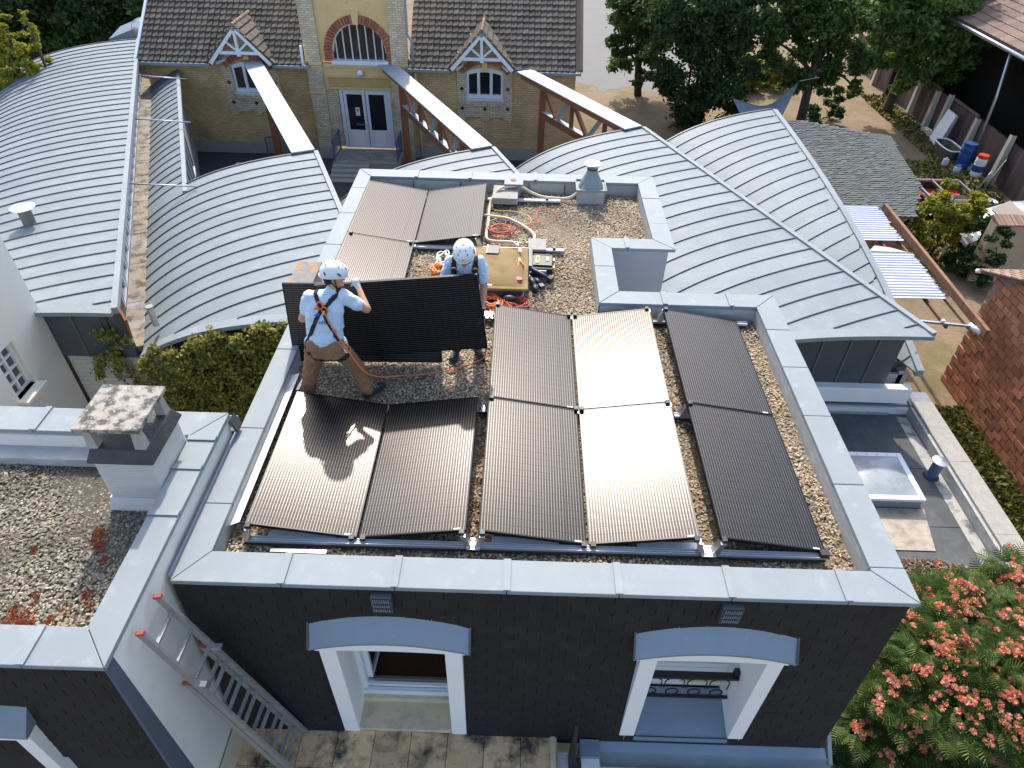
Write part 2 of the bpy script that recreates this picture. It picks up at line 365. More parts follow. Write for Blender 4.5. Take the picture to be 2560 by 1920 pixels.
# side and back walls as slabs
def slab(a, b, t, z0, z1, mat, name, parent):
    a = Vector((*a,0)); b = Vector((*b,0)); d = (b-a).normalized(); nrm = Vector((-d.y, d.x, 0))
    return MB().hexa([(*q.xy,z0) for q in (a,b,b+nrm*t,a+nrm*t)]+[(*q.xy,z1) for q in (a,b,b+nrm*t,a+nrm*t)]).build(name, mat, parent)
for a, b in [((6.03,.3),(6.03,4.37)),((6.03,4.37),(4.01,4.37)),((4.01,4.37),(4.01,5.65)),((4.01,5.65),(4.93,5.65)),((4.93,5.82),(4.93,7.96)),((4.93,7.96),(.04,7.96)),((.04,7.96),(.04,.3))]:
    slab(a, b, .16, GZ, -.062, GREYR, 'wall', main)
# roof deck and gravel
MB().prism([(x,y) for x,y in inn], -.32, -.235).build('roof_deck', GRAVB, main)
def pebbles(name, rects, z, dens, s0, s1, mat, parent, skip=None, thick=.5, seed=1):
    r_ = np.random.default_rng(seed); C = []
    for x0,x1,y0,y1 in rects:
        k = int((x1-x0)*(y1-y0)*dens); C.append(np.stack([r_.uniform(x0,x1,k), r_.uniform(y0,y1,k)],1))
    C = np.concatenate(C); n = len(C)
    und = .012*np.sin(C[:,0]*2.1+1)*np.sin(C[:,1]*1.7)+.008*np.sin(C[:,0]*5+C[:,1]*4)
    t = np.array([(1,0,0),(0,1,0),(-1,0,0),(0,-1,0),(0,0,1),(.72,.72,.25),(-.72,.72,.2),(-.72,-.72,.3),(.72,-.72,.25)])
    F = np.array([(4,0,5),(4,5,1),(4,1,6),(4,6,2),(4,2,7),(4,7,3),(4,3,8),(4,8,0)])
    s = r_.uniform(s0,s1,n)[:,None]*np.stack([np.ones(n), r_.uniform(.55,.9,n), r_.uniform(.35,.75,n)*thick*1.6],1)
    a = r_.uniform(0,2*PI,n); ca, sa = np.cos(a), np.sin(a)
    V = t[None]*s[:,None,:]*(1+r_.uniform(-.15,.15,(n,9,1)))
    X = V[...,0]*ca[:,None]-V[...,1]*sa[:,None]; Y_ = V[...,0]*sa[:,None]+V[...,1]*ca[:,None]
    tl = r_.normal(0,.35,(n,2)); Z_ = V[...,2]+X*tl[:,:1]+Y_*tl[:,1:]
    V = np.stack([X+C[:,0,None], Y_+C[:,1,None], Z_+z+und[:,None]+r_.uniform(-.006,.010,(n,1))],-1).reshape(-1,3)
    Fa = (F[None]+np.arange(n)[:,None,None]*9).reshape(-1,3)
    return npmesh(name, V, Fa, mat, parent, 'stuff')
pebbles('gravel', [(.25,5.81,.26,4.15),(.25,3.8,4.15,5.87),(.25,4.71,5.87,7.74)], -.225, 2100, .009, .0175, GRAV, main)
# coping: every length of folded zinc is a piece
def coping(poly3, name='coping_piece', parent=main, th=.05):
    return MB().ext([(x,y,z-th) for x,y,z in poly3], (0,0,th)).build(name, ZINC, parent, bevel=.006)
def run(o0, o1, i0, i1, cuts, parent=main, z=0, lap=True):
    # strip from (o0,i0) to (o1,i1); cuts = fractions
    fr = [0]+list(cuts)+[1]
    o0,o1,i0,i1 = map(Vector,(o0,o1,i0,i1))
    for a, b in zip(fr[:-1], fr[1:]):
        def P_(t, A, B): return A+(B-A)*t
        e = .0035/max((o1-o0).length,.1)
        # mitred ends come from the differing inner/outer lengths, cuts are square
        def pair(t):
            if t == 0: return o0, i0
            if t == 1: return o1, i1
            p = P_(t,o0,o1); d = (o1-o0).normalized(); k = (p-i0).dot(d)
            return p, i0+d*k
        A, Ai = pair(a); B, Bi = pair(b); d = (o1-o0).normalized()*.0035
        A = A+(d if a else d*.6); Ai = Ai+d; B = B-d; Bi = Bi-d
        dz = random.uniform(-.002,.002)
        coping([(A.x,A.y,z+dz),(B.x,B.y,z+dz),(Bi.x,Bi.y,z+dz),(Ai.x,Ai.y,z+dz)], parent=parent)
        if lap and b < 1:
            q, qi = pair(b)
            m = MB(); dd = (o1-o0).normalized()*.03
            m.ext([(q.x-dd.x,q.y-dd.y,z+.003),(q.x+dd.x,q.y+dd.y,z+.003),(qi.x+dd.x,qi.y+dd.y,z+.003),(qi.x-dd.x,qi.y-dd.y,z+.003)], (0,0,.013)).build('coping_joint', ZINC, parent)
OF = -.05
run((0,OF),(6.11,OF),(.24,.25),(5.82,.25), [.148,.30,.45,.60,.75,.905])
run((6.11,OF),(6.11,4.45),(5.82,.25),(5.82,4.16), [.075,.28,.49,.67,.83], lap=False)
run((6.11,4.45),(4.09,4.45),(5.82,4.16),(3.81,4.16), [.30,.72])
run((4.09,4.45),(4.09,5.57),(3.81,4.16),(3.81,5.86), [.55], lap=False)
run((4.09,5.57),(5.01,5.57),(3.81,5.86),(4.72,5.86), [.25])
run((5.01,5.57),(5.01,8.04),(4.72,5.86),(4.72,7.75), [.32,.66], lap=False)
run((5.01,8.04),(0,8.04),(4.72,7.75),(.24,7.75), [.2,.4,.62,.8])
run((0,8.04),(0,OF),(.24,7.75),(.24,.25), [.09,.20,.32,.46,.62,.78,.9], lap=False)
# inner upstands
for a, b in zip(inn, inn[1:]+inn[:1]):
    if a == (.24,7.75): a2, b2 = a, b
    slab(b, a, .012, -.24, -.052, UPST, 'upstand', main)
# joints of the felt upstand at the back
for x in (.95,1.75,2.9,3.5): MB().box(x-.006,x+.006,7.725,7.737,-.24,-.055).build('upstand_joint', BITUM, main)
# slates of the front, staggered courses
sw, se = .235, .112
MB().hexa([(.0,sy(-3.4),-3.4),(6.05,sy(-3.4),-3.4),(6.05,.3,-3.4),(.0,.3,-3.4),(.0,sy(-.05),-.05),(6.05,sy(-.05),-.05),(6.05,.3,-.05),(.0,.3,-.05)]) if 0 else None
HOLES = [(1.10,2.37,-.78,-2.6),(3.93,5.20,-.80,-2.45)]
back = MB()
def wallpiece(x0,x1,z0,z1):
    back.hexa([(x0,sy(z0),z0),(x1,sy(z0),z0),(x1,.28,z0),(x0,.28,z0),(x0,sy(z1),z1),(x1,sy(z1),z1),(x1,.28,z1),(x0,.28,z1)])
for x0,x1 in ((0.0,1.14),(2.33,3.97),(5.17,6.05)): wallpiece(x0,x1,-2.62,-.051)
for x0,x1 in ((1.14,2.33),(3.97,5.17)): wallpiece(x0,x1,-.74,-.051)
wallpiece(3.97,5.17,-2.62,-2.47)
back.build('front_wall', SLATEB, main)
MB().box(0,6.03,.0,.3,GZ,-2.63).build('lower_front_wall', GREYR, main)
rest = MB(); count = 0
tpl = MB().hexa([(-sw/2+.0025,-.006,-se*1.02),(sw/2-.0025,-.006,-se*1.02),(sw/2-.0025,.006,-se*1.02),(-sw/2+.0025,.006,-se*1.02),(-sw/2+.0025,-.001,.01),(sw/2-.0025,-.001,.01),(sw/2-.0025,.002,.01),(-sw/2+.0025,.002,.01)])
slate0 = None
rows = int(2.55/se)
for r_i in range(rows):
    z = -.055-r_i*se; off = (sw/2 if r_i % 2 else 0)
    for k in range(28):
        x = off+k*sw
        x0, x1 = max(x-sw/2,.005), min(x+sw/2,6.045)
        if x1-x0 < .03: continue
        gone = False
        for h0,h1,zt,zb in HOLES:
            if zt > z-se*.5 > zb:
                if x0 > h0-.01 and x1 < h1+.01: gone = True
                elif x0 < h0 < x1: x1 = h0
                elif x0 < h1 < x1: x0 = h1
        if gone or x1-x0 < .02: continue
        yy = sy(z-se/2)-.006
        full = (x1-x0) > sw-.01
        if full and count < 300:
            if slate0 is None:
                slate0 = tpl.build('slate', SLATE, main, origin=(0,0,0)); slate0.location = Vector((x,yy,z))-WO[main]; slate0.rotation_euler.x = -.03
            else: inst(slate0, (x,yy,z), main, (-.03+random.uniform(-.012,.012),0,random.uniform(-.008,.008)))
            count += 1
        else:
            rest.hexa([(x0+.0025,yy-.006,z-se*1.02),(x1-.0025,yy-.006,z-se*1.02),(x1-.0025,yy+.006,z-se*1.02),(x0+.0025,yy+.006,z-se*1.02),(x0+.0025,yy,z+.01),(x1-.0025,yy,z+.01),(x1-.0025,yy+.004,z+.01),(x0+.0025,yy+.004,z+.01)])
so = rest.build('slate_courses', SLATE, main, kind='stuff')
# vents high in the slate
for xa in (1.635, 4.52):
    v = MB().box(xa,xa+.17,-.10,-.045,-.305,-.085).build('vent_grille', ZDARK, main)
    VD = M('vent_dark', (.03,.032,.036), .6) if xa < 2 else VD
    MB().box(xa+.012,xa+.158,-.104,-.101,-.293,-.097).build('backing', VD, v)
    for j in range(3):
        for i in range(8):
            c = (xa+.022+i*.018, -.108, -.125-j*.065)
            MB().hexa([(c[0]-.006,c[1],c[2]-.025),(c[0]+.006,c[1],c[2]-.025),(c[0]+.006,c[1]+.004,c[2]-.025),(c[0]-.006,c[1]+.004,c[2]-.025),
                       (c[0]-.003,c[1]-.006,c[2]+.022),(c[0]+.003,c[1]-.006,c[2]+.022),(c[0]+.003,c[1]+.004,c[2]+.022),(c[0]-.003,c[1]+.004,c[2]+.022)]).build('fin', ZBLUE, v)
# gutter at the foot of the slate on the right
g = MB(); nseg = 10
for i in range(nseg):
    a0, a1 = PI*i/nseg, PI*(i+1)/nseg
    pr = lambda t,r: (-.33-r*math.cos(t), -2.60-r*math.sin(t))
    q = [pr(a0,.075),pr(a1,.075),pr(a1,.068),pr(a0,.068)]
    g.add([(3.76,*p_) for p_ in q]+[(6.15,*p_) for p_ in q], [(0,1,2,3),(4,5,6,7),(0,4,5,1),(1,5,6,2),(2,6,7,3),(3,7,4,0)])
g.build('gutter', ZINC, main)
MB().hexa([(3.74,-.26,-2.60),(6.1,-.26,-2.60),(6.1,-.17,-2.56),(3.74,-.17,-2.56),(3.74,-.26,-2.595),(6.1,-.26,-2.595),(6.1,-.17,-2.555),(3.74,-.17,-2.555)]).build('drip_flashing', ZBLUE, main)
MB().hexa([(6.12,-.30,-4.2),(6.16,-.30,-4.2),(6.16,.2,-4.2),(6.12,.2,-4.2),(6.12,-.30,-2.62),(6.16,-.30,-2.62),(6.16,-.05,-2.42),(6.12,-.05,-2.42)]).build('end_flashing', ZINC, main)

# ---------------------------------------------------------------- dormers
def dormer(x0, x1, zb, kind):
    YF = -.17
    d = empty('dormer', ((x0+x1)/2, YF, zb), parent=main)
    zt, jw = -.80, .15
    # jambs run back to the window
    for a, b in ((x0,x0+jw),(x1-jw,x1)):
        MB().box(a,b,YF,.34,zb,zt).build('jamb', WHITE, d)
    # arched lintel
    n = 12; top = lambda t: zt+.045+.13*(1-(2*t-1)**2); bot = zt-.02
    m = MB()
    for i in range(n):
        a, b = i/n, (i+1)/n; xa, xb = x0-.03+(x1-x0+.06)*a, x0-.03+(x1-x0+.06)*b
        zb0 = bot+.025*(1-(2*a-1)**2); zb1 = bot+.025*(1-(2*b-1)**2)
        m.hexa([(xa,YF-.012,zb0),(xb,YF-.012,zb1),(xb,.1,zb1),(xa,.1,zb0),(xa,YF-.012,top(a)),(xb,YF-.012,top(b)),(xb,.1,top(b)),(xa,.1,top(a))])
    m.build('lintel', WHITE, d)
    MB().box(x0+jw-.01,x1-jw+.01,.1,.36,bot,-.78).build('soffit', WHITE, d)
    # arched zinc apron
    m = MB(); ov = .075
    V = []; 
    for i in range(n+1):
        t = i/n; x = x0-ov+(x1-x0+2*ov)*t; c = (1-(2*t-1)**2)
        V += [(x,YF-.035,zt+.045+.13*c),(x,-.035,zt+.29+.13*c),(x,YF-.035,zt+.02+.13*c),(x,-.035,zt+.22+.13*c)]
    F = []
    for i in range(n):
        a = 4*i; b = a+4
        F += [(a,b,b+1,a+1),(a+2,a+3,b+3,b+2),(a,a+2,b+2,b),(a+1,b+1,b+3,a+3)]
    F += [(0,1,3,2),(4*n,4*n+2,4*n+3,4*n+1)]
    m.add(V,F); m.build('canopy', ZBLUE, d)
    for x in (x0-ov,x1+ov): MB().bar((x,YF-.04,zt+.055),(x,-.03,zt+.30),.014,.02).build('canopy_rib', ZDARK, d)
    return d
d1 = dormer(1.11, 2.37, -2.5, 'door')
iy = .22
wf = empty('window_frame', (1.74,iy,-2.3), parent=d1) if 0 else None
MB().box(1.26,2.22,.12,.36,-2.5,-2.36).build('threshold', TAN, d1)
MB().box(1.26,2.22,-.16,.12,-2.5,-2.44).build('sill', TAN, d1)
MB().box(1.26,2.22,.16,.20,-2.36,-2.28).build('lower_rail', WHITEF, d1)
MB().box(1.26,2.22,.21,.27,-2.34,-2.24).build('bottom_frame', WHITEF, d1)
MB().box(1.26,1.31,.19,.26,-2.28,-.8).build('side_frame', WHITEF, d1)
MB().box(2.18,2.22,.19,.26,-2.28,-.8).build('side_frame', WHITEF, d1)
MB().box(1.27,2.22,.235,.245,-2.24,-2.22).build('track', STEEL, d1)
sash = MB(); sash.bar((1.335,.28,-2.2),(1.37,.75,-2.2),.04,.05).bar((1.335,.28,-1.0),(1.37,.75,-1.0),.04,.05).bar((1.335,.28,-2.2),(1.335,.28,-1.0),.04,.05,(1,0,0)).bar((1.37,.75,-2.2),(1.37,.75,-1.0),.04,.05,(1,0,0))
sash.build('open_casement', WHITEF, d1)
MB().hexa([(1.333,.29,-2.18),(1.338,.29,-2.18),(1.371,.74,-2.18),(1.366,.74,-2.18),(1.333,.29,-1.02),(1.338,.29,-1.02),(1.371,.74,-1.02),(1.366,.74,-1.02)]).build('pane', GLASSD, d1)
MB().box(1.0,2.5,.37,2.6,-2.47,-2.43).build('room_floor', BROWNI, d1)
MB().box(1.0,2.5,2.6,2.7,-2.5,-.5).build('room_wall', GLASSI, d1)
d2 = dormer(3.94, 5.20, -2.5, 'window')
sg = MB().hexa([(4.09,-.19,-2.46),(5.05,-.19,-2.46),(5.05,.30,-2.40),(4.09,.30,-2.40),(4.09,-.19,-2.415),(5.05,-.19,-2.415),(5.05,.30,-2.28),(4.09,.30,-2.28)]).build('sill', ZBLUE, d2)
MB().box(4.09,5.05,.33,.37,-2.3,-.8).build('shutter_panel', WHITEF, d2)
for i in range(14): MB().box(4.10,5.04,.322,.331,-2.16+i*.095,-2.16+i*.095+.078).build('shutter_slat', WHITEF, d2)
rail = MB(); IRON = M('black_iron', (.012,.012,.014), .5)
rail.bar((4.1,.10,-1.62),(5.04,.10,-1.62),.07,.035).bar((4.1,.12,-1.69),(5.04,.12,-1.69),.02,.02).bar((4.1,.12,-2.10),(5.04,.12,-2.10),.03,.03)
rail.build('railing_top', IRON, d2)
for i in range(5):
    MB().bar((4.12+i*.225,.12,-1.69),(4.12+i*.225,.12,-2.1),.016,.016).build('railing_bar', IRON, d2)
for i in range(4):
    c = (4.2325+i*.225,.12,-2.005)
    MB().tube([(c[0]+.062*math.cos(t),c[1],c[2]+.062*math.sin(t)) for t in np.linspace(0,2*PI,18)[:-1]], .009, 6, True).build('railing_ring', IRON, d2, smooth=True)
    x = c[0]; MB().tube([(x-.095,.12,-1.93),(x-.095,.12,-1.80)]+[(x-.095*math.cos(t)*1,.12,-1.80+.075*math.sin(t)) for t in np.linspace(0,PI,8)][1:-1]+[(x+.095,.12,-1.80),(x+.095,.12,-1.93)], .007, 5).build('railing_arch', IRON, d2)
MB().box(5.0,5.045,.09,.15,-1.66,-1.54).build('railing_bracket', IRON, d2)
MB().box(4.6,5.04,.318,.324,-2.20,-2.02).build('lower_panel', TAN, d2)

# ---------------------------------------------------------------- terrace
ter = empty('terrace', (1.6,-1,-2.6), kind='structure')
MB().box(-.04,3.30,-3.2,-.0,-2.75,-2.533).build('slab', SLATEB, ter)
pav0 = MB().box(-.186,.186,-.186,.186,-.028,0).build('paving_slab', PAVER, ter, origin=(0,0,0), bevel=.004)
first = True
for j in range(7):
    for i in range(-4,7):
        x = 1.235+i*.377; y = -.16-.19+.003-j*.377
        if x > 3.2 or x < 0: continue
        if first: pav0.location = Vector((x,y,-2.5))-WO[ter]; first = False
        else: inst(pav0, (x,y,-2.5+random.uniform(-.003,.003)), ter, (random.uniform(-.004,.004),random.uniform(-.004,.004),random.choice([0,PI/2,PI])))
# narrow cut slabs against the wall
for i in range(0,6):
    x = 1.235+i*.377
    MB().box(x-.186,x+.186,-.158,.0,-2.53,-2.501).build('cut_slab', PAVER, ter) if 1.2 < x < 2.3 else None
MB().box(3.235,3.29,-3,-.17,-2.53,-2.47).build('kerb', TAN, ter)
MB().box(-.03,.09,-3,-.2,-2.53,-2.42).build('kerb', TAN, ter)
t = empty('railing_post', (3.46,-.42,-2.5), 'dark metal railing post beside the stained white block at the terrace corner', 'post')
MB().hexa([(3.42,-.55,-3.0),(3.50,-.55,-3.0),(3.50,-.30,-3.0),(3.42,-.30,-3.0),(3.43,-.36,-1.75),(3.46,-.36,-1.75),(3.46,-.34,-1.75),(3.43,-.34,-1.75)]).build('post_blade', BLACKP, t)
MB().box(3.40,3.53,-.6,-.34,-2.62,-2.56).build('base', ZDARK, t)
t = empty('parapet_block', (3.66,-.6,-2.7), 'white painted block with black stains, end of the terrace parapet', 'wall')
STW = M('stained_white_paint', (.62,.61,.58), .8, dirt=(9,(.04,.035,.03),.60,.64))
MB().box(3.55,3.73,-2.2,-.36,-3.4,-2.52).build('block', STW, t)
MB().box(3.54,3.74,-.36,-.19,-3.4,-2.47).build('zinc_cap', ZBLUE, t)
MB().box(3.3,3.42,-2.2,-.3,-3.4,-2.55).build('side_block', STW, t)
tag(MB().box(.62,.70,-.66,-.57,-2.5,-2.44).build('terrace_lamp', BLACKP, bevel=.01), 'small black and silver lamp lying on the terrace slabs', 'lamp')

# ---------------------------------------------------------------- left roof, party wall, chimney
lb = empty('neighbouring_roof_building', (-1.5,0,GZ), 'lower dark slate building on the left with a dark gravel roof spotted with red sedum', 'building')
LZ = .27
MB().box(-.30,-.06,-.80,1.64,GZ,LZ-.05).build('party_wall', RENDER, lb)
MB().box(-.058,-.052,.15,1.64,-.6,LZ-.06).build('wall_face', RENDER, lb)
MB().hexa([(-.074,-1.17,-6),(-.048,-1.17,-6),(-.048,-.79,-6),(-.074,-.79,-6),(-.074,-.882,LZ-.06),(-.048,-.882,LZ-.06),(-.048,-.79,LZ-.06),(-.074,-.79,LZ-.06)]).build('corner_flashing', ZFLASH, lb)
# gable face: the cream wall above the terrace
MB().box(-.055,-.045,-.79,.2,-2.6,LZ-.055).build('terrace_side_wall', RENDER, lb)
run((-4.2,-.92),(-.02,-.92),(-4.2,-.62),(-.28,-.62), [.35,.62,.86], lb, LZ)
run((-.02,-.92),(-.02,1.66),(-.28,-.62),(-.28,1.34), [.52,.72,.86], lb, LZ)
run((-.02,1.66),(-4.2,1.66),(-.28,1.34),(-4.2,1.34), [.22,.42,.68], lb, LZ, )
MB().box(-.012,.0,-.02,1.70,-.06,.035).build('abutment_flashing', ZBLUE, lb)
MB().hexa([(-.02,1.62,.17),(.0,1.62,.03),(.0,1.74,.03),(-.02,1.74,.17),(-.02,1.62,.2),(.03,1.62,.06),(.03,1.74,.06),(-.02,1.74,.2)]).build('flashing_end', ZDARK, lb)
MB().box(-4.2,-.28,1.325,1.34,-.02,LZ-.05).build('back_upstand', RENDER, lb)
MB().box(-4.2,-.28,1.16,1.325,-.02,.075).build('felt_kicker', UPST, lb)
MB().box(-4.2,-.28,-.62,-.60,-.02,LZ-.05).build('front_upstand', RENDER, lb)
MB().box(-.295,-.28,-.6,1.33,-.02,LZ-.05).build('side_upstand', RENDER, lb)
MB().box(-4.2,-.29,-.61,1.33,-.15,-.03).build('roof_deck', GRAVC, lb)
MB().box(-4.2,-.30,-.80,1.6,GZ,-.15).build('wall', GREYR, lb)
MB().box(-4.2,-.02,1.66,1.80,-.1,.02).build('gutter', ZDARK, lb)
MB().box(-4.2,-.02,1.785,1.80,-.02,.10).build('gutter_lip', ZINC, lb)
pebbles('gravel', [(-3.4,-.295,-.6,1.16)], -.022, 3000, .009, .017, GRAVD, lb, seed=3)
# slates of the left front
sl = empty('slate_front', (-1.2,-.85,-1), parent=lb)
MB().hexa([(-4.2,-.98,-3.5),(-.06,-.98,-3.5),(-.06,-.7,-3.5),(-4.2,-.7,-3.5),(-4.2,-.845,LZ-.06),(-.06,-.845,LZ-.06),(-.06,-.7,LZ-.06),(-4.2,-.7,LZ-.06)]).build('backing', SLATEB, sl)
s2 = None
for r_i in range(16):
    z = LZ-.07-r_i*.095; off = .11 if r_i % 2 else 0
    x = -.133 if off else -.086; yy = -.852-(LZ-z)*.045; hw = .052 if off else .006
    MB().hexa([(x-hw,yy-.006,z-.097),(x+hw,yy-.006,z-.097),(x+hw,yy+.006,z-.097),(x-hw,yy+.006,z-.097),(x-hw,yy-.001,z+.01),(x+hw,yy-.001,z+.01),(x+hw,yy+.004,z+.01),(x-hw,yy+.004,z+.01)]).build('edge_slate', SLATE, sl)
    for k in range(11):
        x = -.187-off-k*.22; yy = -.852-(LZ-z)*.045
        if s2 is None:
            s2 = MB().hexa([(-.107,-.006,-.097),(.107,-.006,-.097),(.107,.006,-.097),(-.107,.006,-.097),(-.107,-.001,.01),(.107,-.001,.01),(.107,.002,.01),(-.107,.002,.01)]).build('slate', SLATE, sl, origin=(0,0,0))
            s2.location = Vector((x,yy,z))-WO[sl]; s2.rotation_euler.x = -.04
        else: inst(s2, (x,yy,z), sl, (-.04,0,random.uniform(-.012,.012)))
dl = empty('dormer', (-1.05,-1,-1.4), parent=lb)
MB().hexa([(-1.9,-1.03,-.66),(-.93,-1.03,-.72),(-.93,-.85,-.72),(-1.9,-.85,-.66),(-1.9,-1.03,-.62),(-.93,-1.03,-.69),(-.90,-.86,-.42),(-1.9,-.86,-.36)]).build('canopy', ZBLUE, dl)
MB().box(-1.08,-.95,-1.0,-.86,-2.4,-.72).build('jamb', WHITE, dl)
MB().box(-1.9,-1.08,-1.0,-.86,-.82,-.7).build('lintel', WHITE, dl)
MB().box(-1.9,-1.08,-.88,-.86,-2.4,-.82).build('pane', GLASSD, dl)
MB().box(-1.13,-1.08,-.91,-.86,-2.4,-.82).build('side_frame', WHITEF, dl)
# sedum tufts
def tufts(name, spots, z, parent, seed=5, n=70, lab=None):
    r_ = np.random.default_rng(seed); V = []; F = []
    for cx,cy,rr in spots:
        k = int(2.2*n*rr/.08)
        for _ in range(k):
            a = r_.uniform(0,2*PI); q = rr*math.sqrt(r_.uniform()); x = cx+q*math.cos(a); y = cy+q*math.sin(a)*1.2
            b = len(V); h = r_.uniform(.003,.009); s = r_.uniform(.006,.013); t_ = r_.uniform(0,PI)
            V += [(x-s*math.cos(t_),y-s*math.sin(t_),z),(x+s*math.cos(t_),y+s*math.sin(t_),z),(x+s*.4,y+s,z+h),(x-s*.6,y+s*.2,z+h*1.3)]; F.append((b,b+1,b+2,b+3))
    return npmesh(name, np.array(V), np.array(F), MOSS, parent, 'stuff')
def zz_(x, y):  return x, y
tufts('red_sedum', [(-.80,.42,.05),(-.79,.34,.06),(-.72,.26,.05),(-.62,.13,.03),(-1.0,-.22,.035),(-.60,-.20,.045),(-.54,-.28,.04),(-.70,-.33,.05),(-.78,-.43,.04),(-.98,-.40,.09),(-1.06,-.47,.08),(-.93,-.5,.06),(-.73,-.56,.03),(-1.25,.2,.03),(-.9,1.02,.05),(-1.1,-.35,.04)], -.008, lb)
tufts('red_sedum', [(1.72,.38,.07),(1.85,.36,.05),(2.62,.38,.04),(2.44,1.3,.035),(2.43,1.0,.04),(2.46,.8,.03),(.34,.36,.03)], -.21, main, seed=6, n=45)
# mortar fillet and chimney
ch = empty('chimney', (-.54,1.0,0), 'stubby chimney with a lichened stone cap on four legs, on the roof edge at left', 'chimney')
MB().box(-.78,-.30,.72,1.28,-.03,.58).build('shaft', CHIMZ, ch)
for k in range(26): MB().box(-.784,-.296,.716,1.284,.02+k*.0215,.02+k*.0215+.011).build('rib', CHIMZ, ch)
MB().hexa([(-.82,.66,-.02),(-.26,.66,-.02),(-.26,1.33,-.02),(-.82,1.33,-.02),(-.80,.70,.11),(-.28,.70,.11),(-.28,1.30,.11),(-.80,1.30,.11)]).build('base_flashing', CHIMZ, ch)
MB().hexa([(-.83,.68,.56),(-.25,.68,.56),(-.25,1.32,.56),(-.83,1.32,.56),(-.78,.74,.69),(-.30,.74,.69),(-.30,1.26,.69),(-.78,1.26,.69)]).build('crown', BITUM, ch, bevel=.015)
for x,y in ((-.75,.79),(-.35,.79),(-.35,1.21),(-.75,1.21)):
    MB().hexa([(x-.045,y-.045,.68),(x+.045,y-.045,.68),(x+.045,y+.045,.68),(x-.045,y+.045,.68),(x-.028,y-.028,.90),(x+.028,y-.028,.90),(x+.028,y+.028,.90),(x-.028,y+.028,.90)]).build('leg', CONC, ch)
MB().box(-.83,-.28,.72,1.28,.895,.935).build('cap', LICH, ch, bevel=.006)
# ---------------------------------------------------------------- solar panels
PW, PL = .967, 1.74
def make_panel():
    t = empty('solar_panel', (0,0,0))
    m = MB(); b = .014
    m.box(-PW/2,PW/2,-PL/2,-PL/2+b,-.035,0).box(-PW/2,PW/2,PL/2-b,PL/2,-.035,0).box(-PW/2,-PW/2+b,-PL/2+b,PL/2-b,-.035,0).box(PW/2-b,PW/2,-PL/2+b,PL/2-b,-.035,0)
    m.build('frame', PFRAME, t, origin=(0,0,0))
    MB().box(-PW/2+b,PW/2-b,-PL/2+b,PL/2-b,-.010,-.003).build('glass', PGLASS, t, origin=(0,0,0))
    MB().box(PW/2-.11,PW/2-.05,-PL/2+.012,-PL/2+.026,-.0027,.0006).build('label', WHITE, t, origin=(0,0,0))
    MB().box(-PW/2+b,PW/2-b,-PL/2+b,PL/2-b,-.014,-.0115).build('backsheet', BLACKP, t, origin=(0,0,0))
    return t
pan0 = make_panel(); used = False
def place(mat, label, group='black solar panels of the rooftop array'):
    global used
    o = pan0 if not used else copy_tree(pan0); used = True
    o.matrix_world = mat; o['label'] = label; o['category'] = 'solar panel'; o['group'] = group
    return o
TI = R(9.0); ZL, ZH = -.115, .036
def flat(x0, x1, y0, high, label):                          # high: which side is raised
    a = TI if high == 'L' else -TI
    m = Matrix.Translation(((x0+x1)/2, y0+PL/2, (ZL+ZH)/2))@Matrix.Rotation(a, 4, 'Y')
    return place(m, label)
flat(.445,1.40,.52,'L','front left solar panel glaring at its far left corner, dark with the first worker\'s shadow')
flat(1.42,2.375,.52,'R','second front solar panel from the left, crossed by the shadow of the carried panel')
flat(2.49,3.445,.52,'L','front solar panel right of the wide gravel gap, dull brown with no shadow')
flat(3.465,4.42,.52,'R','front solar panel with the brightest white sun glare')
flat(4.60,5.555,.52,'L','front dark solar panel at the far right end of the array')
flat(4.60,5.555,2.275,'L','dark solar panel in the back row beside the right hand parapet')
flat(2.49,3.445,2.275,'L','back row solar panel just right of the two workers, olive grey')
flat(3.465,4.42,2.275,'R','back row solar panel pinkish pale, joined behind the glaring one')
flat(.265,1.22,5.77,'L','rearmost solar panel at the left back corner of the roof')
flat(1.24,2.195,5.77,'R','rearmost right solar panel beside the beige conduit')
flat(.265,1.22,4.01,'L','grey solar panel behind the head of the left worker')
# carried panel: long side across, glass facing the camera
ang = R(6.3)
ex = Vector((math.sin(ang)*-1, 0, math.cos(ang)))          # panel width points up
ey = Vector((math.cos(ang), 0, math.sin(ang)))             # panel length points right
def frame_m(ctr, X, Y_):
    Zv = X.cross(Y_); m = Matrix((X, Y_, Zv)).transposed().to_4x4(); m.translation = ctr; return m
tr = Vector((2.338,2.95,1.115))                            # top right corner
pm = frame_m(tr-ex*PW/2-ey*PL/2, ex, ey)
if (pm.to_3x3()@Vector((0,0,1))).y > 0: pm = frame_m(tr-ex*PW/2-ey*PL/2, -ex, ey)
place(pm, 'black solar panel being carried upright between the two workers', 'black solar panels not yet mounted')
# leaning panel
X2 = Vector((-.02,.21,.967)).normalized(); Y2 = Vector((1,0,.0)).normalized(); Y2 = (Y2-X2*Y2.dot(X2)).normalized()
Z2 = X2.cross(Y2)
bl = Vector((.165,3.05,-.20))
pm = frame_m(bl+X2*PW/2+Y2*PL/2, X2, Y2) if Z2.y < 0 else frame_m(bl+X2*PW/2+Y2*PL/2, -X2, Y2)
place(pm, 'black solar panel standing on the gravel, leaning back behind the carried one', 'black solar panels not yet mounted')

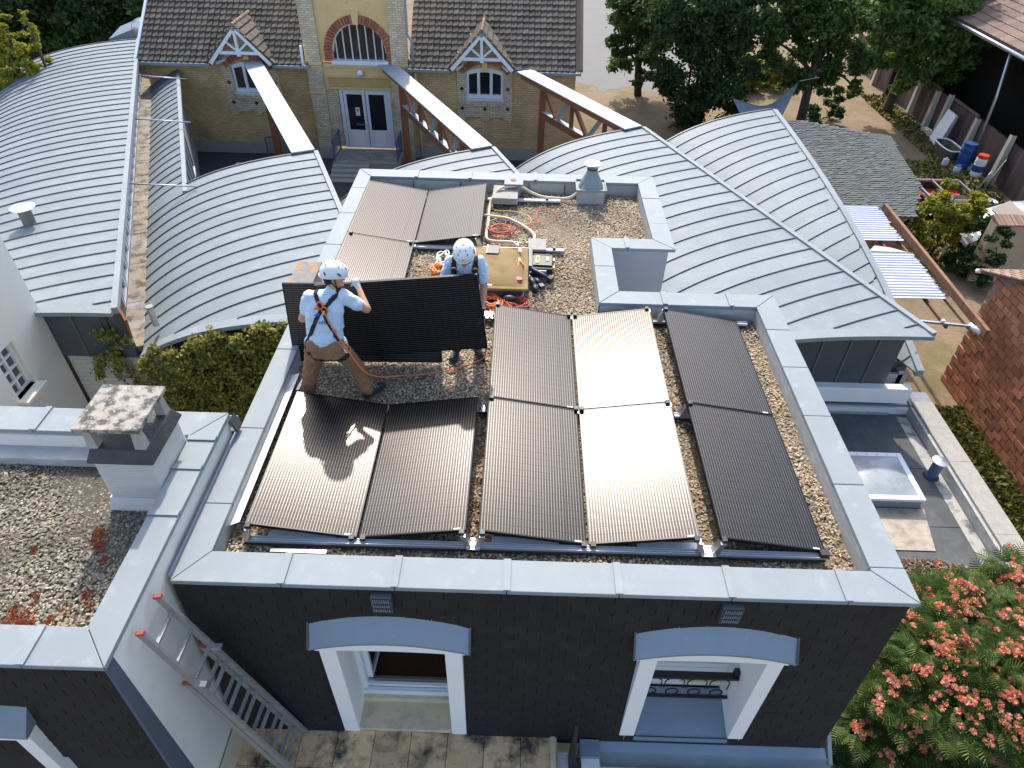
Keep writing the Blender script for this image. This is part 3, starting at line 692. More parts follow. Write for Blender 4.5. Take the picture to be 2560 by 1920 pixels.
# ---------------------------------------------------------------- mounting rails
def clampset(t, x, y, z=-.02):
    MB().box(x-.022,x+.022,y-.02,y+.03,z,z+.035).build('clamp', BLACKP, t)
def rail_(y, x0, x1, label, z=-.165, grp='aluminium mounting rails under the panels'):
    t = empty('mounting_rail', ((x0+x1)/2,y,z-.03), label, 'rail', grp)
    c = -1
    MB().box(x0,x1,y-.045,y+.045,z-.022,z-.014).build('base_strip', BLACKP, t)
    m = MB(); m.box(x0,x1,y-.028,y+.028,z-.014,z-.004).box(x0,x1,y-.028,y-.020,z-.004,z+.018).box(x0,x1,y+.020,y+.028,z-.004,z+.018).box(x0,x1,y-.006,y+.006,z-.004,z+.014)
    m.build('channel', ALUM, t)
    return t
def highfoot(t, x, y, s, zt=.0, z=-.15):                    # raised bracket leaning to side s
    MB().hexa([(x-.03,y-.04,z),(x+.03,y-.04,z),(x+.03,y+.04,z),(x-.03,y+.04,z),(x+s*.05-.022,y-.035,zt),(x+s*.05+.022,y-.035,zt),(x+s*.05+.022,y+.035,zt),(x+s*.05-.022,y+.035,zt)]).build('bracket', ALU, t)
t = rail_(.50,.40,5.56,'long front mounting rail running along the whole front row of panels')
for x, s in ((.42,1),(2.40,-1),(2.47,1),(4.46,-1),(4.57,1)): highfoot(t, x, .50, s, .005)
for x in (.47,1.36,1.46,2.34,2.52,3.42,3.50,4.39,4.63): clampset(t, x, .505, .0 if x in (.47,2.34,2.52,4.39,4.63) else -.13)
MB().box(5.50,5.58,.47,.53,-.15,-.10).build('end_foot', BLACKP, t)
for x in (.9,2.9,4.2): MB().box(x-.3,x+.3,.535,.60,-.175,-.155).build('splice', ALUM, t)
MB().hexa([(2.38,.44,-.15),(2.50,.44,-.15),(2.50,.56,-.15),(2.38,.56,-.15),(2.38,.44,-.135),(2.50,.44,-.135),(2.50,.56,-.135),(2.38,.56,-.135)]).build('foot_plate', ALU, t)
MB().hexa([(4.45,.44,-.15),(4.58,.44,-.15),(4.58,.56,-.15),(4.45,.56,-.15),(4.45,.44,-.135),(4.58,.44,-.135),(4.58,.56,-.135),(4.45,.56,-.135)]).build('foot_plate', ALU, t)
t = rail_(2.27,2.36,5.56,'mounting rail in the gap between the front and back rows of panels')
for x, s in ((2.40,-1),(2.47,1),(4.47,-1),(4.57,1)): highfoot(t, x, 2.27, s, .0)
for x in (2.52,3.43,3.49,4.39,4.63): clampset(t, x, 2.25, .02 if x in (2.52,4.39,4.63) else -.11)
MB().box(2.36,2.50,2.22,2.32,-.15,-.138).build('foot_plate', ALU, t)
t = rail_(4.02,2.20,5.7,'mounting rail along the far edge of the back row, ending by the orange cables')
for x, s in ((2.47,1),(4.47,-1),(4.57,1)): highfoot(t, x, 4.02, s, .0)
for x in (2.52,3.42,3.50,4.39,4.63): clampset(t, x, 4.0, .02 if x in (2.52,4.39,4.63) else -.11)
MB().box(2.20,2.48,3.95,4.09,-.15,-.135).build('foot_plate', ALU, t)
for k in range(4): MB().box(2.22+k*.06,2.25+k*.06,3.96,3.99,-.135,-.11).build('foot_lug', ALU, t)
t = rail_(5.74,.30,3.42,'mounting rail passing under the yellowed hatch and the concrete slab')
for x in (.32,1.18,1.26,2.15): clampset(t, x, 5.73, .02 if x in (.32,2.15) else -.11)
highfoot(t, 2.2, 5.74, -1, .0); clampset(t, 3.28, 5.74, -.15)
t = rail_(7.35,2.1,3.42,'short mounting rail at the back beneath the stack of concrete slabs')
highfoot(t, 2.2, 7.37, -1, .0); clampset(t, 3.2, 7.35, -.15)
t = empty('wind_deflector', (.27,1.6,-.2), 'long dazzling aluminium strip along the left edge of the front panels', 'metal strip')
MB().hexa([(.215,.60,-.13),(.335,.62,-.085),(.335,2.70,-.085),(.215,2.70,-.13),(.215,.60,-.127),(.335,.62,-.082),(.335,2.70,-.082),(.215,2.70,-.127)]).build('sheet', M('satin_aluminium', (.8,.82,.83), .5, .3), t)
MB().box(.212,.218,.60,2.70,-.15,-.125).build('fold', ALU, t)
tag(MB().hexa([(.365,2.43,-.10),(.395,2.43,-.10),(.425,2.60,-.08),(.395,2.60,-.08),(.365,2.43,-.09),(.395,2.43,-.09),(.425,2.60,-.07),(.395,2.60,-.07)]).build('clamp_strip', WHITE), 'small white strip sticking out behind the corner of the front left panel', 'strip')
t = empty('aluminium_offcut', (.95,.40,-.15), 'short light aluminium offcut lying on the gravel before the front rail', 'offcut')
MB().box(.66,1.13,.375,.41,-.19,-.165).build('bar', ALU, t); MB().box(.80,1.0,.31,.375,-.19,-.18).build('plate', ALUM, t)
MB().box(1.0,1.16,.36,.40,-.165,-.15).build('stub', ALUM, t)

# ---------------------------------------------------------------- things on the roof
t = empty('lichen_chimney', (.14,4.15,-.2), 'low stone chimney spotted with orange lichen, behind the left worker', 'chimney')
MB().box(-.02,.235,3.93,4.36,-.3,.27).build('shaft', CONC, t)
MB().box(-.05,.255,3.88,4.42,.27,.33).build('cap', LICHO, t, bevel=.008)
t = empty('roof_hatch', (2.37,5.0,-.2), 'square roof hatch with a yellowed translucent dome, tools lying on it', 'roof hatch')
MB().box(1.90,2.84,4.52,5.50,-.22,-.06).build('curb', CONC, t)
MB().box(1.86,2.90,4.46,5.55,-.06,-.025).build('rim', HATCH, t, bevel=.01)
m = MB(); nx = 8
V = []; F = []
for j in range(nx+1):
    for i in range(nx+1):
        a, b = i/nx*2-1, j/nx*2-1
        V.append((2.38+a*.46, 5.01+b*.49, -.024+.065*(1-a**6)*(1-b**6)))
for j in range(nx):
    for i in range(nx): k = j*(nx+1)+i; F.append((k,k+1,k+nx+2,k+nx+1))
m.add(V,F); m.build('dome', HATCH, t, smooth=True)
MB().box(1.95,2.82,4.505,4.515,-.21,-.075).build('curb_flashing', ZDARK, t)
MB().tube([(2.84,4.50,-.07),(2.84,4.47,-.12),(2.78,4.44,-.16),(2.6,4.42,-.17),(2.5,4.42,-.17),(2.2,4.46,-.16),(1.95,4.49,-.15)], .008, 6).build('opening_rod', STEEL, t, smooth=True)
MB().bar((1.92,4.49,-.066),(2.86,4.49,-.066),.012,.014).build('handle', ALU, t)
MB().box(2.905,2.955,5.05,5.53,-.2,-.02).build('side_flashing', ZDARK, t)
def slabthing(x0,x1,y0,y1,z0,z1,lab,rot=0):
    o = MB().obox(((x0+x1)/2,(y0+y1)/2,(z0+z1)/2),(x1-x0,y1-y0,z1-z0),(0,0,rot)).build('concrete_slab', CONC, bevel=.004)
    return tag(o, lab, 'slab', 'concrete ballast slabs on the rails')
for k in range(3): slabthing(2.31,2.72,7.14,7.62,-.145+k*.036,-.112+k*.036, ['lowest of the three stacked concrete slabs at the back','middle slab of the stack at the back of the roof','top slab of the stack at the back, under the beige conduit'][k], random.uniform(-.03,.03))
slabthing(2.90,3.16,5.64,5.96,-.14,-.10,'single concrete slab weighing down the rail right of the hatch')
t = empty('vent_box', (2.64,7.7,-.2), 'small square zinc vent box with a rusty round hole on the back parapet', 'vent')
MB().box(2.52,2.77,7.50,7.74,-.16,.03).build('body', ZINC, t); MB().box(2.49,2.80,7.47,7.80,.03,.05).build('lid', ZINC, t)
MB().lathe((2.635,7.63,.05),[(.045,0),(.045,.006)],20).build('hole', RUST, t, smooth=False)
t = empty('roof_cowl', (3.92,7.55,-.2), 'conical zinc chimney cowl with a round cap on a white block', 'chimney cowl')
MB().box(3.70,4.14,7.40,7.78,-.24,-.01).build('base_block', UPST, t)
m = MB().box(3.67,4.17,7.37,7.81,-.01,.0); m.box(3.67,4.17,7.37,7.385,.0,.03).box(3.67,4.17,7.795,7.81,.0,.03).box(3.67,3.685,7.385,7.795,.0,.03).box(4.155,4.17,7.385,7.795,.0,.03)
m.build('tray', ZINC, t)
MB().lathe((3.92,7.58,.0),[(.205,0),(.20,.03),(.10,.24),(.085,.27),(.085,.34)],32).build('cone', ZINC, t, smooth=True, auto=40)
MB().lathe((3.92,7.58,.335),[(.085,0),(.10,.02),(.135,.05),(.14,.065),(.09,.085),(.02,.10)],32).build('cap', ALU, t, smooth=True, auto=50)
MB().lathe((3.92,7.58,.30),[(.09,0),(.09,.025)],24).build('band', BLACKP, t, smooth=True, auto=40)
MB().tube([(3.76,7.42,.0),(3.86,7.54,.2)], .006, 5).build('cable', WCAB, t)
def bez(pts, n=8):
    pts = [Vector(p) for p in pts]; o = []
    for i in range(len(pts)-1):
        p0 = pts[max(i-1,0)]; p1 = pts[i]; p2 = pts[i+1]; p3 = pts[min(i+2,len(pts)-1)]
        for k in range(n):
            t = k/n
            o.append(.5*((2*p1)+(p2-p0)*t+(2*p0-5*p1+4*p2-p3)*t*t+(3*p1-p0-3*p2+p3)*t*t*t))
    o.append(pts[-1]); return o
def corr(pts, r, name, mat):                                # corrugated conduit
    p = bez(pts, 14); rs = [r*(1.07 if i % 2 else .93) for i in range(len(p))]
    return MB().tube(p, rs, 10).build(name, mat, smooth=True)
zc = -.175
tag(corr([(3.75,7.5,-.02),(3.62,7.45,-.12),(3.49,7.45,-.165),(3.33,7.46,-.165),(3.12,7.50,-.165),(2.93,7.56,-.12),(2.78,7.55,-.03),(2.6,7.50,-.0),(2.42,7.42,-.01),(2.30,7.25,-.10),(2.265,7.03,zc),(2.27,6.56,zc),(2.26,6.21,zc),(2.28,6.04,zc),(2.38,5.98,zc),(2.6,5.97,zc),(2.8,5.93,zc)], .024, 'beige_conduit', HOSE), 'beige corrugated conduit from the cowl over the slab stack down towards the hatch', 'conduit')
tag(corr([(2.17,6.76,-.15),(2.38,6.76,zc),(2.57,6.71,zc),(2.77,6.54,zc),(2.92,6.34,zc),(2.99,6.18,zc),(2.97,6.03,zc),(2.86,5.93,zc)], .024, 'beige_conduit', HOSE), 'beige corrugated conduit looping from under the rear panel to the hatch', 'conduit')
def coil(name, c, rx, ry, turns, r, mat, label, cat='cable', jit=.15, z=-.185, seed=2, group=None):
    q = random.Random(seed); P_ = []; n = int(turns*14)
    for i in range(n):
        t = i/14*2*PI; k = 1+q.uniform(-jit,jit)*.5+.2*math.sin(t*.31+seed)
        P_.append((c[0]+rx*k*math.cos(t)+q.uniform(-.012,.012), c[1]+ry*k*math.sin(t)+q.uniform(-.012,.012), z+.022*abs(math.sin(t*1.7+seed))+.006*i/14))
    o = MB().tube(bez(P_,3), r, 6).build(name, mat, smooth=True)
    return tag(o, label, cat, group)
coil('red_cable_coil', (2.47,6.32), .17, .13, 6, .007, REDCAB, 'neat coil of dark red cable on the gravel inside the conduit loop')
def wire(name, pts, r, mat, label, cat='wire'): return tag(MB().tube(bez(pts,6), r, 5).build(name, mat, smooth=True), label, cat)
wire('red_wire', [(2.6,6.4,-.19),(2.87,6.51,-.19),(3.05,6.6,-.18),(3.02,6.88,-.18),(3.14,7.13,-.18),(3.33,6.96,-.19),(3.30,6.8,-.18),(3.11,6.66,-.19),(2.9,6.55,-.18),(2.75,6.3,-.19),(2.6,6.15,-.18),(2.35,6.1,-.18)], .0055, REDCAB, 'thin red wire thrown in a wide loose loop over the gravel')
wire('yellow_wire', [(2.36,7.3,-.04),(2.31,7.15,-.15),(2.36,7.0,-.18),(2.6,6.98,-.18),(2.8,6.92,-.18),(2.92,6.78,-.18),(2.93,6.62,-.18),(2.8,6.55,-.19)], .006, YCAB, 'thin yellow wire curling beside the conduit on the gravel')
wire('yellow_wire', [(2.2,6.86,-.17),(2.3,6.80,-.18),(2.38,6.72,-.18),(2.3,6.64,-.18),(2.22,6.66,-.18)], .006, YCAB, 'short end of yellow wire by the edge of the rear right panel')
coil('orange_cable', (1.66,5.12), .09, .10, 6, .012, ORCAB, 'orange cable bundle left of the second worker', jit=.5, seed=4)
coil('white_cable', (1.68,5.42), .07, .16, 5, .010, WCAB, 'tangled white cable left of the hatch', jit=.6, seed=5)
coil('orange_cable', (2.43,4.36), .13, .10, 7, .012, ORCAB, 'thick orange extension cable heap in front of the hatch', jit=.6, seed=6, z=-.19)
coil('red_cable_coil', (2.76,4.33), .13, .11, 8, .006, REDCAB, 'loose bundle of thin red cable under the black pouch', jit=.45, seed=8, z=-.19)
wire('orange_cable', [(2.3,4.35,-.18),(2.42,4.18,-.18),(2.35,4.10,-.18),(2.28,4.2,-.18),(2.42,4.26,-.18),(2.47,4.10,-.18),(2.40,4.02,-.17)], .011, ORCAB, 'orange cable end looping over towards the rail plate')
tag(MB().ell((2.66,4.40,-.13),(.10,.055,.045),(0,0,-.05)).build('pouch', BLACKP, smooth=True), 'small rounded black pouch on the red cables', 'pouch')
t = empty('tablet', (2.40,5.34,.05), 'black notebook sized tablet lying on the hatch dome', 'tablet')
MB().obox((2.405,5.34,.052),(.165,.225,.014),(0,0,-.06)).build('case', BLACKP, t, bevel=.003)
MB().obox((2.318,5.345,.053),(.008,.225,.017),(0,0,-.06)).build('spine', STEEL, t)
t = empty('pliers', (2.74,5.5,.03), 'pair of steel locking pliers at the far right corner of the hatch', 'pliers')
MB().tube([(2.67,5.60,.035),(2.72,5.52,.04),(2.76,5.44,.04)], [.010,.013,.010], 6).build('handle', STEEL, t, smooth=True)
MB().tube([(2.735,5.61,.035),(2.75,5.53,.045),(2.765,5.44,.04)], [.010,.012,.010], 6).build('handle', STEEL, t, smooth=True)
MB().obox((2.775,5.37,.04),(.035,.10,.016),(0,0,.15)).build('jaw', ALU, t, bevel=.003)
t = empty('cable_cutter', (2.80,5.05,.0), 'orange handled cutter near the right edge of the hatch', 'cutter')
MB().tube([(2.765,5.10,.01),(2.76,5.02,.01),(2.765,4.93,.0)], [.010,.011,.007], 6).build('handle', ORCAB, t, smooth=True)
MB().tube([(2.78,5.12,.012),(2.82,5.06,.012),(2.835,4.98,.005)], [.010,.011,.008], 6).build('handle', ORCAB, t, smooth=True)
MB().obox((2.775,5.15,.012),(.02,.06,.010)).build('jaw', STEEL, t)
t = empty('tape_measure', (2.79,4.66,.0), 'round red and black tape measure on the near right corner of the hatch', 'tape measure')
MB().lathe((2.78,4.66,-.02),[(.042,0),(.045,.012),(.045,.028),(.038,.036)],20).build('case', REDP, t, smooth=True, auto=40)
MB().lathe((2.78,4.66,.014),[(.018,0),(.018,.006)],14).build('hub', BLACKP, t)
MB().obox((2.745,4.70,0),(.04,.03,.03),(0,0,.5)).build('grip', BLACKP, t, bevel=.004)
t = empty('metal_strips', (2.2,4.55,0), 'two bright steel strips lying on the near edge of the hatch', 'strip')
MB().obox((2.22,4.56,-.018),(.40,.025,.006),(0,0,-.10)).build('strip', ALU, t); MB().obox((2.33,4.60,-.014),(.20,.02,.006),(0,0,-.35)).build('strip', ALU, t)
wire('screwdriver', [(2.56,7.50,-.02),(2.64,7.49,-.02),(2.68,7.49,-.02)], .012, REDP, 'red handled screwdriver on the stack of slabs', 'screwdriver')
# tool case
t = empty('tool_case', (3.08,5.2,-.2), 'open black tool case with yellow handle inserts beside the hatch', 'tool case')
MB().obox((3.09,5.22,-.12),(.31,.36,.13),(0,0,-.05)).build('body', BLACKP, t, bevel=.012)
MB().obox((3.10,5.24,-.045),(.27,.30,.02),(0,0,-.05)).build('lid', BLACKP, t, bevel=.006)
MB().obox((3.03,5.25,-.03),(.05,.20,.012),(0,0,-.05)).build('handle_insert', YELP, t, bevel=.003)
MB().obox((3.032,5.25,-.026),(.028,.10,.012),(0,0,-.05)).build('handle', BLACKP, t, bevel=.003)
MB().obox((3.17,5.26,-.03),(.035,.10,.012),(0,0,-.05)).build('badge', YELP, t)
for yy in (5.10,5.38): MB().obox((3.10,yy,-.035),(.25,.012,.014),(0,0,-.05)).build('lid_rib', NAVYP, t)
for yy in (5.12,5.32): MB().obox((3.255,yy,-.10),(.022,.06,.06),(0,0,-.05)).build('latch', YELP if yy < 5.2 else STEEL, t)
MB().obox((3.09,5.03,-.10),(.12,.02,.05),(0,0,-.05)).build('front_latch', STEEL, t)
t = empty('angle_grinder', (3.03,4.95,-.15), 'dark blue cordless angle grinder with a silver disc, left of its battery end', 'power tool')
MB().tube([(2.93,5.06,-.09),(3.0,5.03,-.085),(3.10,4.95,-.09),(3.18,4.88,-.095)], [.030,.028,.022,.03], 10).build('body', NAVYP, t, smooth=True)
MB().lathe((2.90,5.05,-.115),[(.058,0),(.062,.006),(.05,.010),(.02,.02)],24,(-.4,-.2,.8)).build('disc_guard', STEEL, t, smooth=True, auto=40)
MB().obox((3.20,4.87,-.12),(.075,.085,.09),(0,.2,-.6)).build('battery', BLACKP, t, bevel=.008)
MB().lathe((2.94,5.07,-.07),[(.026,0),(.024,.02),(.012,.024)],14).build('gear_head', STEEL, t, smooth=True, auto=40)
MB().obox((3.235,4.90,-.085),(.02,.04,.02),(0,0,-.6)).build('button', REDP, t)
t = empty('cordless_drill', (2.98,4.75,-.2), 'black cordless drill lying nearest the front right corner of the hatch', 'power tool')
MB().tube([(2.93,4.93,-.13),(2.95,4.84,-.12),(2.99,4.72,-.13)], [.022,.038,.036], 10).build('body', NAVYP, t, smooth=True)
MB().tube([(2.99,4.72,-.13),(3.0,4.66,-.14),(3.01,4.60,-.15)], [.034,.040,.030], 10).build('battery', BLACKP, t, smooth=True)
MB().lathe((2.925,4.93,-.13),[(.022,0),(.018,.03),(.006,.05)],12,(-.2,.9,0)).build('chuck', STEEL, t, smooth=True)
t = empty('impact_driver', (3.05,4.76,-.2), 'second smaller black cordless driver just right of the drill', 'power tool')
MB().tube([(2.98,4.90,-.13),(3.02,4.84,-.12),(3.06,4.77,-.12)], [.018,.032,.030], 10).build('body', NAVYP, t, smooth=True)
MB().obox((3.085,4.72,-.14),(.07,.09,.06),(0,0,.4)).build('battery', BLACKP, t, bevel=.008)

# ladder
t = empty('extension_ladder', (.55,-.55,-2.5), 'two section aluminium ladder with red end caps leaning against the pale wall', 'ladder')
A0 = Vector((.70,-.20,-2.47)); A1 = Vector((.03,-.26,.10)); B0 = Vector((.66,-.57,-2.47)); B1 = Vector((.03,-.57,.10))
dn = Vector((.075,0,.02))
rl = (A1-A0).normalized()
for a0, a1 in ((A0,A1),(B0,B1)):
    MB().bar(a0, a1, .028, .065, (1,0,.26)).build('rail', LADM, t)
    MB().bar(a1-rl*.005, a1+rl*.022, .032, .070, (1,0,.26)).build('end_cap', M('red_cap', (.36,.09,.07), .6) if a0 is A0 else bpy.data.materials['red_cap'], t)
    q0 = a0-dn*.0+Vector((-.07,0,-.02)); q1 = a0+(a1-a0)*.70+Vector((-.07,0,-.02))
    MB().bar(q0, q1, .028, .060, (1,0,.26)).build('lower_rail', LADM, t)
    MB().bar(q1, q1+rl*.035, .032, .064, (1,0,.26)).build('end_cap', bpy.data.materials['red_cap'], t)
    MB().obox(a0+(a1-a0)*.69+Vector((.03,0,.01)), (.10,.05,.022), (0,0,0)).build('hook', ALU, t)
for k in range(9):
    f = .06+k*.108
    MB().bar(A0+(A1-A0)*f, B0+(B1-B0)*f, .028, .026).build('rung', LADM, t)
    if f < .66: MB().bar(A0+(A1-A0)*f+Vector((-.07,0,.01)), B0+(B1-B0)*f+Vector((-.07,0,.01)), .028, .026).build('rung', LADM, t)
# ---------------------------------------------------------------- zinc building with barrel bays, ridges at 22.5 degrees
CA, SA = math.cos(R(22.5)), math.sin(R(22.5))
def W(u, v, z): return (u*CA-v*SA, u*SA+v*CA, z)
RZ = -3.0
zb = empty('zinc_roofed_building', (3,15,GZ), 'building with five curved standing seam zinc roof bays behind the solar roof', 'building')
def arc(d, b=.0012): return RZ-.02*d*d-b*d**4
YFR, XRT = 8.0, 11.15
def vlow(u, yf=YFR, xr=XRT): return max((yf-SA*u)/CA, (CA*u-xr)/SA)
def bay(u0, u1, vmax, vmin=None, b=.0012, yf=YFR, xr=XRT, nu=26, top=None, name='roof_bay'):
    ub = u1 if top is None else top
    t = empty(name, W((u0+u1)/2, vmax-3, arc(ub-u0,b)), parent=zb)
    us = np.linspace(u0,u1,nu+1); step = .532
    lo = min(vlow(u,yf,xr) for u in us); lo = max(lo, vmin) if vmin else lo
    v1 = vmax
    while v1 > lo:
        v0 = v1-step; V = []; F = []; sV = []; sF = []
        for i in range(nu):
            ua, ub_ = us[i], us[i+1]
            a0 = max(v0, vlow(ua,yf,xr), vmin or -99); b0 = max(v0, vlow(ub_,yf,xr), vmin or -99)
            if a0 >= v1-.01 and b0 >= v1-.01: continue
            a0 = min(a0, v1-.005); b0 = min(b0, v1-.005)
            za, zb_ = arc(ub-ua,b), arc(ub-ub_,b); k = len(V)
            V += [W(ua,a0,za),W(ub_,b0,zb_),W(ub_,v1-.004,zb_),W(ua,v1-.004,za),W(ua,a0,za-.03),W(ub_,b0,zb_-.03),W(ub_,v1-.004,zb_-.03),W(ua,v1-.004,za-.03)]
            F += [(k,k+1,k+2,k+3),(k+4,k+7,k+6,k+5),(k,k+4,k+5,k+1),(k+2,k+6,k+7,k+3)]
            if i == 0: F.append((k,k+3,k+7,k+4))
            if i == nu-1: F.append((k+1,k+5,k+6,k+2))
            if v0 >= vlow(ua,yf,xr) and v0 >= vlow(ub_,yf,xr) and (vmin is None or v0 > vmin+.05):
                s = len(sV)
                for (uu,zz) in ((ua,za),(ub_,zb_)): sV += [W(uu,v0-.010,zz-.004),W(uu,v0+.010,zz-.004),W(uu,v0+.010,zz+.029),W(uu,v0-.010,zz+.029)]
                sF += [(s+j,s+(j+1)%4,s+4+(j+1)%4,s+4+j) for j in range(4)]
        if V: MB().add(V,F).build('roof_panel', ZROOF, t)
        if sV: MB().add(sV,sF).build('seam', ZSEAM, t)
        v1 = v0
    return t
def verge(u, v0, v1, z, t, side=1, wdt=.12, h=.10, lng=1.9):
    v = v0
    while v < v1-.05:
        e = min(v+lng, v1)
        a = [W(u-wdt*.35,v+.004,z-h),W(u+wdt*.65,v+.004,z-h),W(u+wdt*.65,e-.004,z-h),W(u-wdt*.35,e-.004,z-h)]
        MB().hexa(a+[(p[0],p[1],p[2]+h+.045) for p in a]).build('ridge_capping', ZINC, t)
        v = e
def frontedge(u0, u1, ub, t, b=.0012, yf=YFR, n=18, wd=.22, xr=None):
    # flat zinc margin along the front cut
    V = []; F = []; us = np.linspace(u0,u1,n+1)
    for u in us:
        v = (yf-SA*u)/CA; z = arc(ub-u,b); x,y,_ = W(u,v,z)
        V += [(x,y+.02,z+.012),(x,y-wd,z-.01),(x,y-wd,z-.10),(x,y-wd+.03,z-.10),(x,y+.02,z-.06)]
    for i in range(n):
        a = 5*i; F += [(a+j,a+(j+1)%5,a+5+(j+1)%5,a+5+j) for j in range(5)]
    F += [(4,3,2,1,0), tuple(5*n+j for j in range(5))]
    MB().add(V,F).build('front_margin', ZINC, t)
def backedge(u0, u1, ub, v, t, b=.0012, n=16):
    V = []; F = []; us = np.linspace(u0,u1,n+1)
    for u in us:
        z = arc(ub-u,b); V += [W(u,v,z+.03),W(u,v+.05,z+.03),W(u,v+.05,z-.14),W(u,v,z-.14)]
    for i in range(n):
        a = 4*i; F += [(a+j,a+(j+1)%4,a+4+(j+1)%4,a+4+j) for j in range(4)]
    F += [(3,2,1,0), tuple(4*n+j for j in range(4))]
    MB().add(V,F).build('back_fascia', ZDARK, t)
r1 = bay(-7.8,-1.83,29.85,b=.0007,nu=30); verge(-1.83,9.30,29.85,RZ,r1); frontedge(-4.0,-1.80,-1.83,r1,b=.0007); backedge(-7.8,-1.83,-1.83,29.85,r1,.0007,20)
r2 = bay(-1.62,3.16,15.95); verge(3.16,7.42,15.95,RZ,r2); frontedge(-1.6,2.2,3.16,r2); backedge(-.5,3.16,3.16,15.95,r2)
r2b = bay(-1.62,-.52,27.4,vmin=15.95,top=3.16,nu=8,name='roof_strip'); verge(-.50,15.5,27.4,arc(3.66),r2b,h=.10)
r3 = bay(3.36,8.09,14.6,yf=8.15); verge(8.09,9.0,14.6,RZ,r3); backedge(3.36,8.09,8.09,14.6,r3)
r4 = bay(8.36,13.13,14.6); verge(13.13,3.05,14.6,RZ,r4); frontedge(9.4,13.2,13.13,r4); backedge(8.36,13.13,13.13,14.6,r4)
r5 = bay(13.34,18.13,14.7,nu=30); backedge(13.34,18.13,18.13,14.7,r5)
# right hand cut edge of the last bay
prev = None
us = np.linspace(13.36,18.13,10)
for a, b_ in zip(us[:-1], us[1:]):
    q = []
    for u in (a,b_):
        v = max((CA*u-XRT)/SA, (7.98-SA*u)/CA); z = arc(18.13-u); q.append(Vector(W(u,v,z)))
    d = Vector((.13,0,0))
    MB().hexa([q[0]+Vector((-.02,0,-.12)), q[0]+d+Vector((0,0,-.12)), q[1]+d+Vector((0,0,-.12)), q[1]+Vector((-.02,0,-.12)), q[0]+Vector((-.02,0,.045)), q[0]+d+Vector((0,0,.045)), q[1]+d+Vector((0,0,.045)), q[1]+Vector((-.02,0,.045))]).build('edge_capping', ZINC, r5)
# ledge and clerestory between first two bays
LEDG = M('weathered_ledge', (.27,.22,.17), .9, n=(3,.2), dirt=(3.2,(.09,.075,.05),.47,.6), dirt2=(1.5,(.30,.31,.31),.5,.7), bump=(20,.3))
v = 9.45
while v < 27.5:
    a = [W(-1.98,v+.01,-4.2),W(-1.60,v+.01,-4.2),W(-1.60,v+1.79,-4.2),W(-1.98,v+1.79,-4.2)]
    MB().hexa(a+[(p_[0],p_[1],-4.06) for p_ in a]).build('gutter_board', LEDG, zb); v += 1.8
cl = empty('clerestory', W(-2.0,18,-4.06), parent=zb)
def wallseg(u, v0, v1, z0, z1, mat, name, par, t=.06):
    a = [W(u-t,v0,z0),W(u,v0,z0),W(u,v1,z0),W(u-t,v1,z0)]
    return MB().hexa(a+[(q[0],q[1],z1) for q in a]).build(name, mat, par)
wallseg(-2.05,9.45,28.6,-4.3,-3.05,GLASSD,'glazing',cl,.03)
v = 11.0
while v < 28.5:
    wallseg(-2.0,v,v+.07,-4.06,-3.06,WHITEF,'mullion',cl,.06)
    a0, a1 = Vector(W(-1.995,v+.07,-3.98)), Vector(W(-1.995,v+.88,-3.14)); MB().bar(a0,a1,.035,.035).build('brace',WHITEF,cl)
    v += .88
wallseg(-2.0,9.45,28.6,-4.06,-3.98,WHITEF,'bottom_rail',cl); wallseg(-2.0,9.45,28.6,-3.14,-3.05,WHITEF,'top_rail',cl)
wallseg(-1.99,9.45,11.0,-4.05,-3.1,WOODO,'weathered_board',cl,.05)
for k,(va,) in enumerate(((25.2,),(20.6,),(15.6,))):
    MB().tube([W(-1.80,va,-3.08),W(-.15,va-.25,-3.30)], .022, 6).build('tie_rod', STEEL, zb, smooth=True)
# walls
def xz(x0,x1,y,z0,z1,mat,name,par,t=.08): return MB().box(x0,x1,y,y+t,z0,z1).build(name,mat,par)
for i in range(3):
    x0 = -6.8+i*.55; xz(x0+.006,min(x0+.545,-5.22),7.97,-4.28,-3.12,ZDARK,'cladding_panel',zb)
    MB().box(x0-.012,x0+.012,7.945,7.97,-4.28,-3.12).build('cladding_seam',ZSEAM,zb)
MB().bar((-5.2,8.0,-3.1),(-5.6,8.45,-4.4),.05,.5).build('timber_lining', WOODR, zb)
xz(-6.8,-1.0,8.05,GZ,-4.29,WBRICK,'white_brick_wall',zb)
m = MB()
for i in range(16):
    xa, xb = -5.15+i*.5, -4.65+i*.5; za, zb2 = [arc(max(3.16-(x*CA+8.1*SA),0))-.14 for x in (xa,xb)]
    m.hexa([(xa,8.1,-4.5),(xb,8.1,-4.5),(xb,8.18,-4.5),(xa,8.18,-4.5),(xa,8.1,za),(xb,8.1,zb2),(xb,8.18,zb2),(xa,8.18,za)])
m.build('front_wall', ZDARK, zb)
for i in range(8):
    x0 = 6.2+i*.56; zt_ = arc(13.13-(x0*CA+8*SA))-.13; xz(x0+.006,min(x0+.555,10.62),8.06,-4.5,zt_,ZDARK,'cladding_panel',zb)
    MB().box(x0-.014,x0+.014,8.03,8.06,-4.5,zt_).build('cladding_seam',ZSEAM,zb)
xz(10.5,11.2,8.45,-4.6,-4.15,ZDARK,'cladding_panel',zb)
xz(6.2,11.2,8.3,GZ,-4.4,GREYR,'wall',zb)
for k in range(5):
    MB().hexa([(9.0,7.86,-4.84+k*.078),(11.16,7.86,-4.84+k*.078),(11.16,8.05,-4.84+k*.078),(9.0,8.05,-4.84+k*.078),(9.0,7.88,-4.775+k*.078),(11.16,7.88,-4.775+k*.078),(11.16,8.05,-4.775+k*.078),(9.0,8.05,-4.775+k*.078)]).build('louvre_slat', WHITE, zb)
